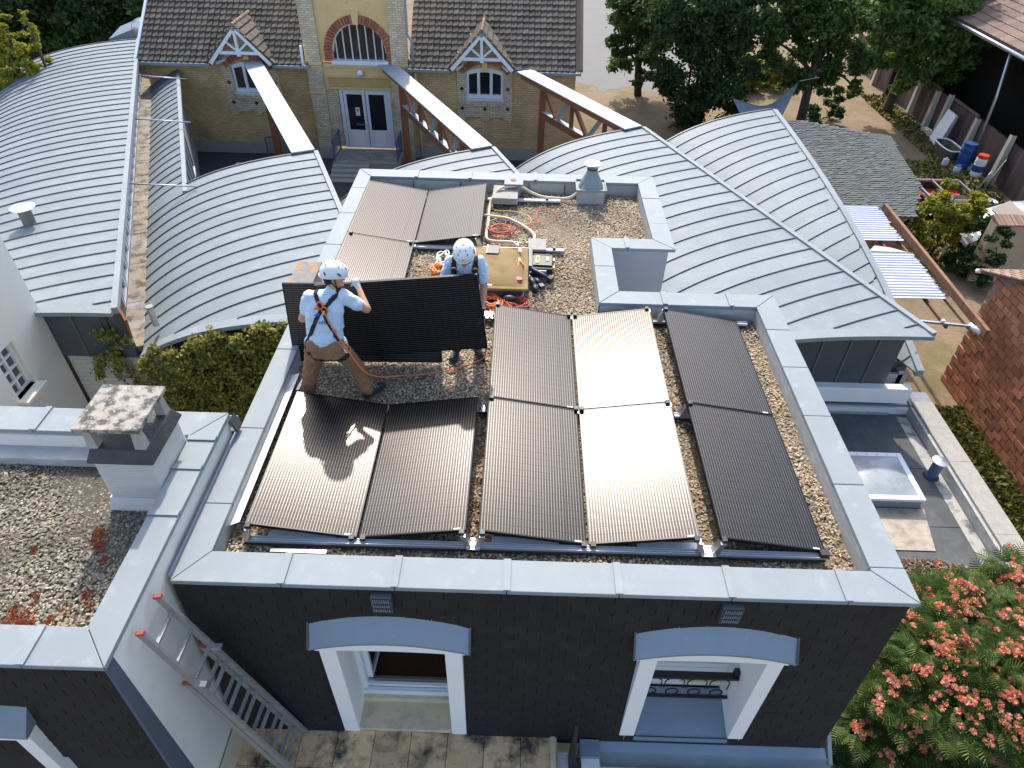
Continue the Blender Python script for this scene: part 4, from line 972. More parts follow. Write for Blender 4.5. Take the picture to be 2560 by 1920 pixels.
# courtyard side walls below the ridges
wallseg(3.05,8.2,15.9,GZ,-3.1,ZDARK,'wall',zb); wallseg(7.98,9.4,14.5,GZ,-3.1,ZDARK,'wall',zb); wallseg(13.0,3.9,14.5,GZ,-3.1,ZDARK,'wall',zb)
wallseg(-.62,15.9,27.3,GZ,-3.62,GREYR,'wall',zb)
gw = empty('glazed_screen', W(-.6,19,GZ), parent=zb)
for k in range(6):
    v0 = 16.4+k*1.0; wallseg(-.585,v0+.06,v0+.94,GZ+.3,-4.2,GLASSD,'pane',gw,.02)
    wallseg(-.56,v0-.05,v0+.05,GZ,-3.7,WHITEF,'post',gw,.06)
for zz in (GZ+.25,GZ+1.1,-4.2): wallseg(-.56,16.4,22.4,zz,zz+.07,WHITEF,'rail',gw,.05)
for ua,ub,vv in ((-.5,3.1,15.86),(3.4,8.0,14.5),(8.4,13.0,14.5),(13.4,18.0,14.6)):
    a = [W(ua,vv-.1,GZ),W(ub,vv-.1,GZ),W(ub,vv,GZ),W(ua,vv,GZ)]; n_ = 8
    m = MB()
    for i in range(n_):
        u0,u1 = ua+(ub-ua)*i/n_, ua+(ub-ua)*(i+1)/n_; top_ = ub+.1
        q = [W(u0,vv-.1,GZ),W(u1,vv-.1,GZ),W(u1,vv,GZ),W(u0,vv,GZ)]
        m.hexa(q+[(q[0][0],q[0][1],arc(top_-u0)-.06),(q[1][0],q[1][1],arc(top_-u1)-.06),(q[2][0],q[2][1],arc(top_-u1)-.06),(q[3][0],q[3][1],arc(top_-u0)-.06)])
    m.build('back_wall', ZDARK, zb)
wallseg(-1.98,9.5,28.6,GZ,-4.2,GREYR,'wall',zb)
MB().box(11.0,11.1,8.3,20.3,GZ,-4.3).build('wall', GREYR, zb)
# vent pipes through the roofs
def pipe(c, r, h, label, cap=True, lean=(0,0,1)):
    t = empty('roof_vent_pipe', c, label, 'vent pipe')
    ax = Vector(lean).normalized(); c = Vector(c)
    MB().lathe(c, [(r,-.1),(r,h)], 16, ax).build('pipe', STEEL if not cap else M('grey_pipe',(.16,.18,.19),.5,.5), t, smooth=True, auto=40)
    if cap:
        for k in range(3):
            a = k*2.1; q = c+Vector((r*.8*math.cos(a),r*.8*math.sin(a),h)); MB().bar(q,q+Vector((0,0,.06)),.012,.012).build('stay', STEEL, t)
        MB().lathe(c+Vector((0,0,h+.05)), [(r*1.9,0),(r*1.85,.015),(.01,.085)], 20).build('cap', ALU, t, smooth=True, auto=40)
    else: MB().lathe(c, [(r*1.15,h-.02),(r*1.15,h+.02)], 16, ax).build('collar', ZINC, t, smooth=True, auto=40)
pipe((-8.95,11.45,-3.35), .145, .62, 'grey vent pipe with a pointed cap on the large left zinc roof')
t_ = pipe((-4.80,8.33,-3.58), .065, .36, 'short grey pipe on the zinc roof just above the ivy', False)
# duct by the tiled house
t = empty('ventilation_duct', (-12.3,27.4,-3.2), 'fat zinc ventilation duct bending down between the curved roof and the tiled roof', 'duct')
MB().tube(bez([(-13.3,27.8,-2.85),(-12.9,27.5,-2.75),(-12.5,27.1,-2.95),(-12.25,26.6,-3.4),(-12.15,26.2,-4.2)],5), .42, 18).build('duct', STEEL, t, smooth=True)
MB().hexa([(-14.6,27.4,-4.2),(-12.9,27.4,-4.2),(-12.9,28.6,-4.2),(-14.6,28.6,-4.2),(-14.6,27.4,-3.15),(-12.9,27.4,-2.55),(-12.9,28.6,-2.35),(-14.6,28.6,-2.95)]).build('plenum', ZBLUE, t)
MB().box(-13,-11.5,28.3,30.5,-4.2,-3.0).build('far_roof', ZROOF, t)

# ---------------------------------------------------------------- cream building at the far left
cb = empty('cream_building', (-8.3,4,GZ), 'plain cream rendered building at the left edge with a small paned window', 'building')
m = MB()
WY0, WY1, WZ0, WZ1 = 6.42, 6.96, -4.15, -3.12
m.box(-12,-6.8,-1,WY0,GZ,-.9).box(-12,-6.8,WY1,7.94,GZ,-.9).box(-12,-6.8,WY0,WY1,GZ,WZ0).box(-12,-6.8,WY0,WY1,WZ1,-.9)
m.build('wall', CREAM, cb)
fr = empty('window', (-6.9,(WY0+WY1)/2,WZ0), parent=cb)
MB().box(-6.98,-6.96,WY0,WY1,WZ0,WZ1).build('pane', M('pale_glass',(.10,.12,.11),.1), fr)
for y in (WY0+.02,(WY0+WY1)/2,WY1-.02): MB().box(-6.96,-6.90,y-.022,y+.022,WZ0,WZ1).build('muntin', WHITE, fr)
for k in range(5): z = WZ0+.02+(WZ1-WZ0-.04)*k/4; MB().box(-6.955,-6.905,WY0,WY1,z-.018,z+.018).build('muntin', WHITE, fr)
MB().box(-6.96,-6.60,WY0-.06,WY1+.06,WZ0-.07,WZ0).build('sill', CREAM, cb)
tag(MB().lathe((-6.55,7.75,-6.2),[(.12,0),(.13,.5),(.1,.7)],14,(.1,-.6,.7)).build('downpipe_end', CREAM, smooth=True), 'short cream drain pipe end in the corner below the white brick wall', 'pipe')

# ---------------------------------------------------------------- timber trusses from the house to the ridges
def truss(p0, p1, label):
    t = empty('timber_truss', (*p0[:2],GZ), label, 'timber truss', 'zinc capped timber trusses over the courtyard')
    a, b = Vector(p0), Vector(p1); d = (b-a).normalized(); n_ = Vector((d.y,-d.x,0)); 
    MB().bar(a+n_*.22+Vector((0,0,-.01)), b+n_*.22+Vector((0,0,-.01)), .66, .035).build('zinc_cap', M('pale_zinc',(.34,.37,.385),.6,0,n=(2,.08)) if 'pale_zinc' not in bpy.data.materials else bpy.data.materials['pale_zinc'], t)
    for k in range(4): MB().bar(a+Vector((0,0,-.07-k*.075))+n_*.06*(k%2-.5), b+Vector((0,0,-.07-k*.075))+n_*.06*(k%2-.5), .17, .068).build('top_chord', WOODR, t)
    MB().bar(a+n_*.33+Vector((0,0,-.15)), b+n_*.33+Vector((0,0,-.15)), .14, .24).build('top_chord', WOODR, t)
    L = (b-a).length
    q = lambda s, z: a+d*s+Vector((0,0,z))
    MB().bar(q(1.0,-.36), Vector((*q(1.0,0).xy,GZ)), .24, .24, (0,1,0)).build('post', WOODR, t)
    MB().bar(q(1.0,-1.35), q(L-.3,-1.35), .18, .24).build('lower_chord', WOODR, t)
    MB().bar(q(1.1,-1.22), q(L-.3,-1.22), .2, .02).build('flashing', bpy.data.materials['pale_zinc'], t)
    s = 1.0; k = 0
    while s+1.9 < L:
        MB().bar(q(s+.1,-.38), q(s+1.0,-1.25), .12, .12).build('diagonal', WOODR, t)
        MB().bar(q(s+1.75,-.38), q(s+1.05,-1.25), .12, .12).build('diagonal', bpy.data.materials['pale_zinc'], t)
        MB().bar(q(s+1.95,-.38), q(s+1.95,-1.25), .15, .15, (0,1,0)).build('strut', WOODR, t); s += 1.95; k += 1
    return t
truss((-7.50,24.55,-2.97), W(3.05,15.95,-2.93), 'timber truss with a pale zinc cap crossing the left arched window')
truss((-2.30,24.45,-2.97), W(7.98,14.6,-2.93), 'timber truss with a zinc cap running down from beside the tall entrance bay')
truss((2.95,24.1,-2.97), W(12.98,14.6,-2.93), 'rightmost zinc capped timber truss, leaving the eave of the right wing')
# ---------------------------------------------------------------- yellow brick house
RIDGE = M('ridge_tile',(.26,.15,.10),.85,n=(6,.3),orand=.3)
hs = empty('yellow_brick_house', (-3.6,27,GZ), 'yellow brick house with tiled wings and a tall arched entrance bay behind the courtyard', 'building')
YF = 24.6
def hb(x0,x1,y0,y1,z0,z1,mat,name,par=hs,bevel=0): return MB().box(x0,x1,y0,y1,z0,z1).build(name,mat,par,bevel=bevel)
def wallhole(x0,x1,z0,z1,holes,mat,name,y0=YF,t=.3,par=hs):
    m = MB(); xs = sorted({x0,x1}|{h[0] for h in holes}|{h[1] for h in holes})
    for a,b in zip(xs[:-1],xs[1:]):
        hh = sorted([h for h in holes if h[0] < (a+b)/2 < h[1]], key=lambda h:h[2]); z = z0
        for h in hh:
            if h[2] > z: m.box(a,b,y0,y0+t,z,h[2])
            z = h[3]
        if z < z1: m.box(a,b,y0,y0+t,z,z1)
    return m.build(name,mat,par)
PLZ = -6.22
def arcwin(cx, par_name):
    pass
for x0,x1,wc in ((-11.95,-5.5,-7.88),(-1.7,4.75,1.23)):
    wallhole(x0,x1,PLZ,-2.85,[(wc-.71,wc+.71,-4.22,-3.22)],YBRICK,'wall')
    wallhole(x0,x1,GZ,PLZ,[],STONE,'plinth',YF-.04,.34)
    hb(x0,x1,YF-.05,YF-.041,PLZ-.02,PLZ,STONE,'plinth_edge')
    # pale brick surround
    SY = YF-.07
    wallhole(wc-1.08,wc+1.08,-4.95,-3.05,[(wc-.71,wc+.71,-4.22,-3.22),(wc-.66,wc+.66,-3.3,-3.05)],PBRICK,'window_surround',SY,.075)
    for dx in (-.92,0,.92):
        m = MB(); c = wc+dx; m.ext([(c-.2,SY-.005,-4.95),(c+.2,SY-.005,-4.95),(c+.11,SY-.005,-5.08),(c-.11,SY-.005,-5.08)],(0,.075,0)); m.build('corbel',PBRICK,hs)
    m = MB().box(wc-.74,wc+.74,SY-.06,SY+.02,-4.48,-4.28); m.build('sill_block',STONE if 0 else PBRICK,hs)
    # quatrefoils
    for dx,z in ((-.9,-3.12),(.9,-3.12),(-.9,-3.85),(.9,-3.85),(-.9,-4.6),(0,-4.62),(.9,-4.6)):
        if abs(dx) < .1 and z > -4.5: continue
        q = MB()
        for a in range(4): q.lathe((wc+dx+.045*math.cos(a*PI/2),SY-.003,z+.045*math.sin(a*PI/2)),[(.035,0),(.035,.01)],10,(0,-1,0))
        q.build('quatrefoil',BLACKP,hs)
    # arched head of bricks
    rad = 1.15; cz = -3.36-math.sqrt(rad**2-.75**2)+.1; a0 = math.asin(.86/(rad+.0)); nb = 17
    for k in range(nb):
        if abs(k-8) < 1: continue
        a = -a0+(k+.5)*2*a0/nb; c = Vector((wc+(rad+.11)*math.sin(a),SY+.02,cz+(rad+.11)*math.cos(a)+.04))
        MB().obox(c,(.088,.14,.22),(0,a,0)).build('brick',RBRICK,hs)
    hb(wc-.10,wc+.10,SY-.08,SY+.05,-3.18,-2.86,YREN,'keystone')
    # window
    w_ = empty('window',(wc,YF,-4.22),parent=hs)
    hb(wc-.69,wc+.69,YF+.08,YF+.10,-4.2,-3.12,GLASSD,'pane',w_)
    for xx in (wc-.68,wc-.245,wc+.245,wc+.68): hb(xx-.055,xx+.055,YF+.0,YF+.08,-4.2,-3.2,WHITEF,'frame_post',w_)
    hb(wc-.71,wc+.71,YF-.02,YF+.08,-4.22,-4.08,WHITEF,'bottom_rail',w_)
    pts = [(wc-.70,YF-.01,-3.36)]+[(wc+.70*s,YF-.01,-3.20+.12*(1-s*s)) for s in np.linspace(-1,1,9)]+[(wc+.70,YF-.01,-3.36)]+[(wc+.64*s,YF-.01,-3.33+.11*(1-s*s)) for s in np.linspace(1,-1,9)]
    n = len(pts)//2
    V = [pts[i] for i in range(len(pts))]
    m = MB()
    outer = [(wc+.70*s,YF-.01,-3.24+.14*(1-s*s)) for s in np.linspace(-1,1,9)]; inner = [(wc+.70*s,YF-.01,-3.37+.12*(1-s*s)) for s in np.linspace(-1,1,9)]
    for i in range(8): m.ext([inner[i],inner[i+1],outer[i+1],outer[i]],(0,.09,0))
    m.build('arched_head',WHITEF,w_)
    hb(wc-.75,wc+.75,YF-.12,YF-.0,-4.30,-4.22,WHITEF,'sill',w_)
    # little gabled dormer truss
    gx = wc-.08; YG = 24.05
    dm = empty('gable',(gx,YG,-3.0),parent=hs)
    MB().ext([(gx-1.1,YF-.03,-3.0),(gx+1.1,YF-.03,-3.0),(gx,YF-.03,-1.9)],(0,.06,0)).build('gable_wall',PBRICK,dm)
    ap = Vector((gx,YG,-1.76)); fl = Vector((gx-1.16,YG,-3.02)); frr = Vector((gx+1.16,YG,-3.02))
    MB().bar(fl,ap+Vector((.02,0,.02)),.09,.16).build('bargeboard',WHITEF,dm); MB().bar(frr,ap+Vector((-.02,0,.02)),.09,.16).build('bargeboard',WHITEF,dm)
    MB().bar(ap,ap+Vector((0,0,-.92)),.09,.10,(0,1,0)).build('king_post',WHITEF,dm)
    MB().bar((gx-.76,YG+.03,-2.64),(gx+.76,YG+.03,-2.64),.09,.11).build('tie_beam',WHITEF,dm)
    MB().bar((gx,YG+.03,-2.60),(gx-.46,YG+.03,-2.22),.06,.07).build('strut',WHITEF,dm); MB().bar((gx,YG+.03,-2.60),(gx+.46,YG+.03,-2.22),.06,.07).build('strut',WHITEF,dm)
    MB().box(gx-.07,gx+.07,YG-.02,YG+.08,-2.76,-2.50).build('king_block',WHITEF,dm)
    MB().lathe((gx,YG-.06,-1.80),[(.07,0),(.07,.02)],12,(0,-1,0)).build('boss',ZINC,dm)
    # brackets at the feet
    for s in (-1,1): MB().bar((gx+s*.98,YG+.1,-3.05),(gx+s*.72,YF,-2.98),.07,.09).build('bracket',WHITEF,dm)
    m = MB()
    for s in (-1,1): m.hexa([(gx,YG-.05,-1.72),(gx+s*1.30,YG-.05,-3.08),(gx+s*1.30,YG+.25,-3.08),(gx,YG+2.0,-1.72),(gx,YG-.05,-1.66),(gx+s*1.30,YG-.05,-3.02),(gx+s*1.30,YG+.25,-3.02),(gx,YG+2.0,-1.66)])
    m.build('gable_deck',WOODO,dm)
    tl = None
    for s in (-1,1):
        for j in range(7):
            for i in range(8):
                f = (j+.5)/7; y = YG+.06+i*.2
                if y > YG+.35+(1-f)*1.65: continue
                c = (gx+s*1.30*f, y, -1.65-1.36*f)
                if tl is None:
                    tl = MB().hexa([(-.11,-.095,0),(.11,-.095,.0),(.11,.095,0),(-.11,.095,0),(-.11,-.095,.02),(.11,-.095,.045),(.11,.095,.045),(-.11,.095,.02)]).build('tile',TILER if 0 else TILE,dm,origin=(0,0,0)); tl.location = Vector(c)-WO[dm]; tl.rotation_euler = (0,.807*s,0)
                else: inst(tl,c,dm,(0,s*.807,0))
    for i in range(10): MB().lathe((gx,YG-.08+i*.22,-1.66),[(.075,0),(.062,.24)],10,(0,1,.0)).build('ridge_tile',RIDGE,dm)
# main tiled slopes: from the eave up and away
EZ, EY = -3.02, 24.12; sl = .72                               # slope rise per metre
TW, TR = .225, .27
ca_ = math.atan(sl)
def tiled(x0, x1, rows, seed):
    t = empty('tiled_roof',((x0+x1)/2,EY,EZ),parent=hs)
    L = rows*TR*math.cos(ca_)
    gx = -7.96 if x0 < -5 else 1.15
    for xa,xb,s0 in ((x0,gx-1.15,0),(gx-1.15,gx+1.15,1.5),(gx+1.15,x1,0)):
        MB().hexa([(xa,EY+s0,EZ-.10+s0*sl),(xb,EY+s0,EZ-.10+s0*sl),(xb,EY+L,EZ-.10+L*sl),(xa,EY+L,EZ-.10+L*sl),(xa,EY+s0,EZ-.03+s0*sl),(xb,EY+s0,EZ-.03+s0*sl),(xb,EY+L,EZ-.03+L*sl),(xa,EY+L,EZ-.03+L*sl)]).build('roof_deck',TILE,t)
    t0 = None; cnt = 0; tv = []; V = []; F = []
    prof = [(-TW/2,.0),(-TW/4,.006),(0,.016),(TW/4,.044),(TW*.42,.04),(TW/2-.004,.0)]
    base = [(x,-TR/2-.02,z+.045) for x,z in prof]+[(x,TR/2,z+.004) for x,z in prof]+[(x,-TR/2-.02,z+.002) for x,z in prof]
    fac = [(i,i+1,7+i,6+i) for i in range(5)]+[(12+i,13+i,i+1,i) for i in range(5)]+[(11,17,5),(0,12,6)]
    rq = random.Random(seed)
    m3 = Euler((ca_,0,0)).to_matrix()
    for r_ in range(rows):
        s = (r_+.5)*TR; y = EY+s*math.cos(ca_); z = EZ+s*math.sin(ca_)
        for k in range(int((x1-x0)/TW)):
            x = x0+TW*(k+.5)
            if abs(x-gx) < 1.22*(1-(y-EY)/1.85): continue
            c = Vector((x+rq.uniform(-.004,.004), y+rq.uniform(-.006,.006), z+rq.uniform(-.003,.005)))
            if cnt < 300:
                if t0 is None:
                    t0 = MB().add(base,fac).build('tile',TILE,t,origin=(0,0,0)); t0.location = c-WO[t]; t0.rotation_euler = (ca_,0,0)
                else: inst(t0,c,t,(ca_+rq.uniform(-.01,.02),rq.uniform(-.015,.015),0))
                cnt += 1
            else:
                b = len(V); V += [tuple(c+m3@Vector(q)) for q in base]; F += [tuple(i+b for i in f) for f in fac]
    tm = TILE.copy(); tm.name = 'dark_roof_tile_mass'
    o = MB().add(V,F).build('tile_field',TILEI,t,kind='stuff')
    for xa,xb in ((x0-.05,gx-1.2),(gx+1.2,x1+.05)): MB().bar((xa,EY-.07,EZ-.06),(xb,EY-.07,EZ-.06),.13,.10).build('gutter',ZINC,t)
    return t
TILEI = M('dark_roof_tiles', (.10,.082,.064), .85, n=(5,.25), irand=.32, dirt=(9,(.20,.19,.15),.58,.72), bump=(40,.3))
tiled(-11.95,-5.45,17,1); tiled(-1.62,4.85,17,2)
def rp(x, s): return (x, EY+s*math.cos(ca_), EZ+s*math.sin(ca_)+.04)
MB().bar(rp(-11.98,0),rp(-11.98,5),.10,.10).build('verge_board',WHITEF,hs)
MB().bar(rp(4.90,0),rp(4.90,5),.12,.12).build('verge_board',WOODO,hs)
MB().hexa([(4.62,24.9,GZ),(4.72,24.9,GZ),(4.72,32,GZ),(4.62,32,GZ),(4.62,24.9,-3.0),(4.72,24.9,-3.0),(4.72,32,.0),(4.62,32,.0)]).build('side_wall',YBRICK,hs)
MB().hexa([(-11.9,24.9,GZ),(-11.8,24.9,GZ),(-11.8,32,GZ),(-11.9,32,GZ),(-11.9,24.9,-3.0),(-11.8,24.9,-3.0),(-11.8,32,.0),(-11.9,32,.0)]).build('side_wall',YBRICK,hs)
# corner post, downpipes
MB().tube([(2.95+.6,YF-.08,GZ+.2),(2.95+.6,YF-.08,-3.1)],.045,8).build('downpipe',WHITE,hs,smooth=True)
MB().tube([(-1.60,24.35,-.6),(-1.60,24.2,-1.9),(-1.45,24.15,-2.1),(-1.45,24.12,-3.0)],.05,8).build('downpipe',ZINC,hs,smooth=True)
MB().tube([(-1.45,24.45,-3.3),(-1.40,24.5,-4.5),(-1.38,24.5,GZ+.1)],.04,8).build('downpipe',WHITE,hs,smooth=True)
MB().tube([(-5.60,24.12,-2.35),(-5.62,24.1,-3.05),(-5.55,24.35,-3.3)],.05,8).build('downpipe',WHITE,hs,smooth=True)
# entrance bay
YB = YF-.22; AX, AZ, AR = -3.49, -2.62, 1.02
TOPZ = 1.2
for x0,x1 in ((-5.55,-4.98),(-2.28,-1.68)):
    hb(x0,x1,YB-.12,YB+.3,PLZ,TOPZ,PBRICK,'pier'); hb(x0-.03,x1+.03,YB-.15,YB+.3,GZ,PLZ,STONE,'pier_base')
    for z in (-3.05,-4.1): hb(x0-.02,x1+.02,YB-.145,YB-.10,z,z+.08,YREN,'string_course')
# ochre wall with arched hole
m = MB(); n = 24
for i in range(n):
    a0, a1 = PI*i/n, PI*(i+1)/n
    p0 = (AX+AR*math.cos(a0), AZ+.0+AR*math.sin(a0)); p1 = (AX+AR*math.cos(a1), AZ+AR*math.sin(a1))
    m.ext([(p0[0],YB,p0[1]),(p0[0],YB,TOPZ),(p1[0],YB,TOPZ),(p1[0],YB,p1[1])],(0,.3,0))
m.box(-4.98,AX-AR,YB,YB+.3,-2.95,TOPZ).box(AX+AR,-2.28,YB,YB+.3,-2.95,TOPZ)
m.build('upper_wall',YREN,hs)
for k in range(30):
    a = PI*(k+.5)/30
    if 14 <= k <= 15: continue
    c = Vector((AX+(AR+.15)*math.cos(a),YB-.02,AZ+(AR+.15)*math.sin(a)))
    MB().obox(c,(.095,.12,.28),(0,PI/2-a,0)).build('brick',RBRICK,hs)
for s in (-1,1):
    for k in range(3): hb(AX+s*(AR+.15)-.14,AX+s*(AR+.15)+.14,YB-.08,YB+.04,AZ-.10-k*.1,AZ-.015-k*.1,RBRICK,'brick')
m = MB().ext([(AX-.09,YB-.14,AZ+AR-.02),(AX+.09,YB-.14,AZ+AR-.02),(AX+.15,YB-.14,AZ+AR+.42),(AX-.15,YB-.14,AZ+AR+.42)],(0,.2,0)); m.build('keystone',YREN,hs)
aw = empty('arched_window',(AX,YB,-2.9),parent=hs)
gl = [(AX+AR*math.cos(a),YB+.16,AZ+AR*math.sin(a)) for a in np.linspace(0,PI,25)]+[(AX-AR,YB+.16,-2.88),(AX+AR,YB+.16,-2.88)]
MB().ext(gl,(0,.02,0)).build('pane',M('arch_glass',(.05,.035,.03),.12,n=(2,.5)),aw)
for i in range(7):
    x = AX-.87+i*.29; h = math.sqrt(max(AR**2-(x-AX)**2,0)); MB().box(x-.018,x+.018,YB+.10,YB+.16,-2.88,AZ+h).build('muntin',WHITEF,aw)
MB().tube([(AX+(AR-.02)*math.cos(a),YB+.13,AZ+(AR-.02)*math.sin(a)) for a in np.linspace(0,PI,25)],.035,6).build('arched_frame',WHITEF,aw,smooth=True)
hb(AX-1.08,AX+1.08,YB-.12,YB+.2,-3.02,-2.88,WHITEF,'sill',aw)
hb(-4.98,-2.28,YB-.0,YB+.3,-3.95,-3.02,YREN,'lintel_wall'); hb(-4.9,-2.36,YB-.07,YB,-3.12,-3.02,YREN,'string_course'); hb(-4.9,-2.36,YB-.06,YB,-3.50,-3.44,YREN,'string_course'); hb(-4.85,-2.4,YB-.05,YB,-3.93,-3.86,YREN,'string_course')
hb(-4.80,-2.45,YB-.03,YB,-3.84,-3.52,M('panel_ochre',(.58,.38,.15),.9),'recessed_panel')
gb = MB().ell((-3.52,YB-.16,-3.30),(.12,.12,.12)).build('globe_lamp',WHITE,hs,smooth=True)
MB().lathe((-3.52,YB-.10,-3.30),[(.05,0),(.05,.1)],10,(0,1,0)).build('lamp_base',BLACKP,hs)
hb(-4.98,-4.52,YB,YB+.3,PLZ,-3.95,PBRICK,'jamb_wall'); hb(-2.46,-2.28,YB,YB+.3,PLZ,-3.95,PBRICK,'jamb_wall')
dr = empty('double_door',(-3.49,YB+.1,-6.3),parent=hs)
hb(-4.52,-2.46,YB+.14,YB+.17,-6.3,-3.95,GLASSD,'side_glass',dr)
hb(-4.50,-2.48,YB+.06,YB+.14,-4.03,-3.95,WHITEF,'head',dr)
for x0,x1 in ((-4.34,-3.50),(-3.47,-2.63)):
    lf = empty('door_leaf',((x0+x1)/2,YB+.1,-6.3),parent=dr) if 0 else dr
    hb(x0,x0+.11,YB+.05,YB+.11,-6.28,-4.03,WHITEF,'stile',dr); hb(x1-.11,x1,YB+.05,YB+.11,-6.28,-4.03,WHITEF,'stile',dr)
    hb(x0+.11,x1-.11,YB+.05,YB+.11,-4.15,-4.03,WHITEF,'top_rail',dr); hb(x0+.11,x1-.11,YB+.05,YB+.11,-6.28,-5.55,WHITEF,'bottom_panel',dr)
    hb(x0+.11,x1-.11,YB+.08,YB+.10,-5.55,-4.15,GLASSD,'pane',dr); hb(x0+.2,x1-.2,YB+.043,YB+.05,-6.18,-5.65,WHITE,'moulding',dr)
for x in (-4.43,-2.55): hb(x-.07,x+.07,YB+.04,YB+.10,-6.28,-4.0,WHITEF,'door_post',dr)
MB().bar((-3.95,YB+.02,-5.30),(-3.53,YB+.02,-5.33),.03,.03).build('handle',STEEL,dr)
sg_ = hb(-3.93,-3.76,YB+.06,YB+.075,-4.98,-4.66,WHITE,'notice',dr)
MB().lathe((-3.845,YB+.058,-4.76),[(.055,0),(.055,.006)],18,(0,-1,0)).build('notice_disc',REDP,dr); hb(-3.885,-3.805,YB+.046,YB+.050,-4.77,-4.75,WHITE,'notice_bar',dr)
# steps and landing
LM = brickmat('herringbone_tiles', (.42,.36,.27),(.30,.27,.22),(.16,.14,.12),.32,.14,axis='XY',msize=.012)
st = empty('entrance_steps',(-3.4,23,GZ),'pale patterned landing with four stone steps before the double door','steps')
MB().box(-4.75,-2.1,23.05,YB+.06,GZ,-6.33).build('landing',STONE,st)
MB().box(-4.6,-2.25,23.15,YB+.0,-6.33,-6.315).build('tiled_floor',LM,st)
for k in range(4): MB().box(-4.75,-3.3+.0*k,22.78-.27*k,23.05-.27*k,GZ,-6.40-k*.085).build('step',STONE,st)
def balus(p0, p1, label, h=.85):
    t = empty('metal_railing', p0, label, 'railing'); a, b = Vector(p0), Vector(p1); U = Vector((0,0,1))
    MB().bar(a+U*h,b+U*h,.05,.04).build('top_rail',BLUEM,t); MB().bar(a+U*.1,b+U*.1,.04,.04).build('bottom_rail',BLUEM,t)
    MB().bar(a,a+U*h,.05,.05,(0,1,0)).build('post',BLUEM,t); MB().bar(b,b+U*h,.05,.05,(0,1,0)).build('post',BLUEM,t)
    n = max(3,int((b-a).length/.12))
    for k in range(1,n): q = a.lerp(b,k/n); MB().bar(q+U*.1,q+U*h,.018,.018,(0,1,0)).build('baluster',BLUEM,t)
balus((-4.68,23.1,-6.33),(-4.68,24.25,-6.33),'blue grey railing on the left side of the door landing')
balus((-2.17,23.1,-6.33),(-2.17,24.25,-6.33),'blue grey railing on the right side of the door landing')
balus((-7.65,24.0,GZ),(-6.75,24.3,GZ),'blue grey slatted railing standing by the wall under the left truss',.9)
tag(MB().lathe((-8.75,23.45,GZ+.01),[(.12,0),(.12,.012)],18).build('drain_cover',WHITE),'round white drain cover on the dark courtyard floor','drain cover')
# ---------------------------------------------------------------- low felt roof at the right
fz = -5.2
fb = empty('felt_roofed_extension', (8.8,5,GZ), 'single storey extension with a dark felt flat roof right of the solar building', 'building')
def fbx(x0,x1,y0,y1,z0,z1,mat,name,par=fb,bevel=0): return MB().box(x0,x1,y0,y1,z0,z1).build(name,mat,par,bevel=bevel)
for k,(y0,y1) in enumerate(((1.9,3.35),(3.35,4.85),(4.85,6.3),(6.3,7.9))): fbx(6.11,11.35,y0+.006,y1-.006,fz-.12,fz+.002*k,FELT,'felt_strip')
for k in range(3): y0 = 2.75+k*1.75; fbx(11.36,11.80,y0+.004,y0+1.746,GZ,-4.90,CONC,'parapet_stone')
fbx(11.30,11.36,2.75,7.9,fz,-4.96,UPST,'parapet_upstand'); fbx(11.05,11.28,2.6,7.8,fz,fz+.015,M('worn_felt_edge',(.40,.38,.34),.9,n=(2,.1),dirt=(3,(.1,.1,.1),.5,.65)),'worn_strip')
fbx(6.3,11.80,2.42,2.75,GZ,-4.90,CONC,'parapet_stone'); 
fbx(6.2,11.75,7.95,8.25,-5.02,-4.96,ZBLUE,'back_coping'); fbx(6.2,11.72,7.90,8.0,fz,-5.02,WHITE,'back_upstand'); fbx(6.2,10.9,7.86,7.9,fz-.0,fz+.06,UPST,'kicker')
fbx(11.3,11.82,7.9,8.35,-5.0,-4.93,ZINC,'corner_cap')
fbx(6.1,11.5,2.8,7.9,GZ,fz-.13,GREYR,'wall')
MB().hexa([(9.0,4.3,fz+.012),(10.35,4.3,fz+.012),(10.55,5.25,fz+.012),(9.0,5.25,fz+.012),(9.0,4.3,fz+.02),(10.35,4.3,fz+.02),(10.55,5.25,fz+.02),(9.0,5.25,fz+.02)]).build('metal_patch',M('stained_metal_patch',(.42,.36,.28),.6,0,n=(2,.2),dirt=(5,(.27,.21,.16),.45,.65)),fb)
fbx(6.2,11.2,3.42,3.55,fz+.01,fz+.05,ZBLUE,'roof_batten')
sk = empty('skylight', (9.9,5.85,fz), 'square skylight with a clear domed pane and white frame on the dark felt roof', 'skylight')
fbx(9.36,10.46,5.28,6.42,fz-.05,-4.98,ZINC,'curb',sk)
m = MB().box(9.33,10.49,5.25,5.35,-4.98,-4.92).box(9.33,10.49,6.35,6.45,-4.98,-4.92).box(9.33,9.43,5.35,6.35,-4.98,-4.92).box(10.39,10.49,5.35,6.35,-4.98,-4.92); m.build('frame',WHITEF,sk)
V=[];F=[];nx=10
for j in range(nx+1):
    for i in range(nx+1):
        a,b=i/nx*2-1,j/nx*2-1; V.append((9.91+a*.48,5.85+b*.50,-4.93+.08*(1-a*a)*(1-b*b)))
for j in range(nx):
    for i in range(nx): k=j*(nx+1)+i; F.append((k,k+1,k+nx+2,k+nx+1))
MB().add(V,F).build('dome',M('milky_dome',(.33,.37,.385),.25,n=(3,.2),dirt=(4,(.26,.28,.29),.5,.7),spec=.6),sk,smooth=True)
for i in range(6):
    for (x,y) in ((9.40+i*.2,5.30),(9.40+i*.2,6.40)): MB().lathe((x,y,-4.92),[(.016,0),(.016,.012)],8).build('screw',STEEL,sk)
t = empty('roof_vent_pipe', (11.08,6.1,fz), 'blue grey vent pipe with a shiny disc cap on the felt roof by the parapet', 'vent pipe')
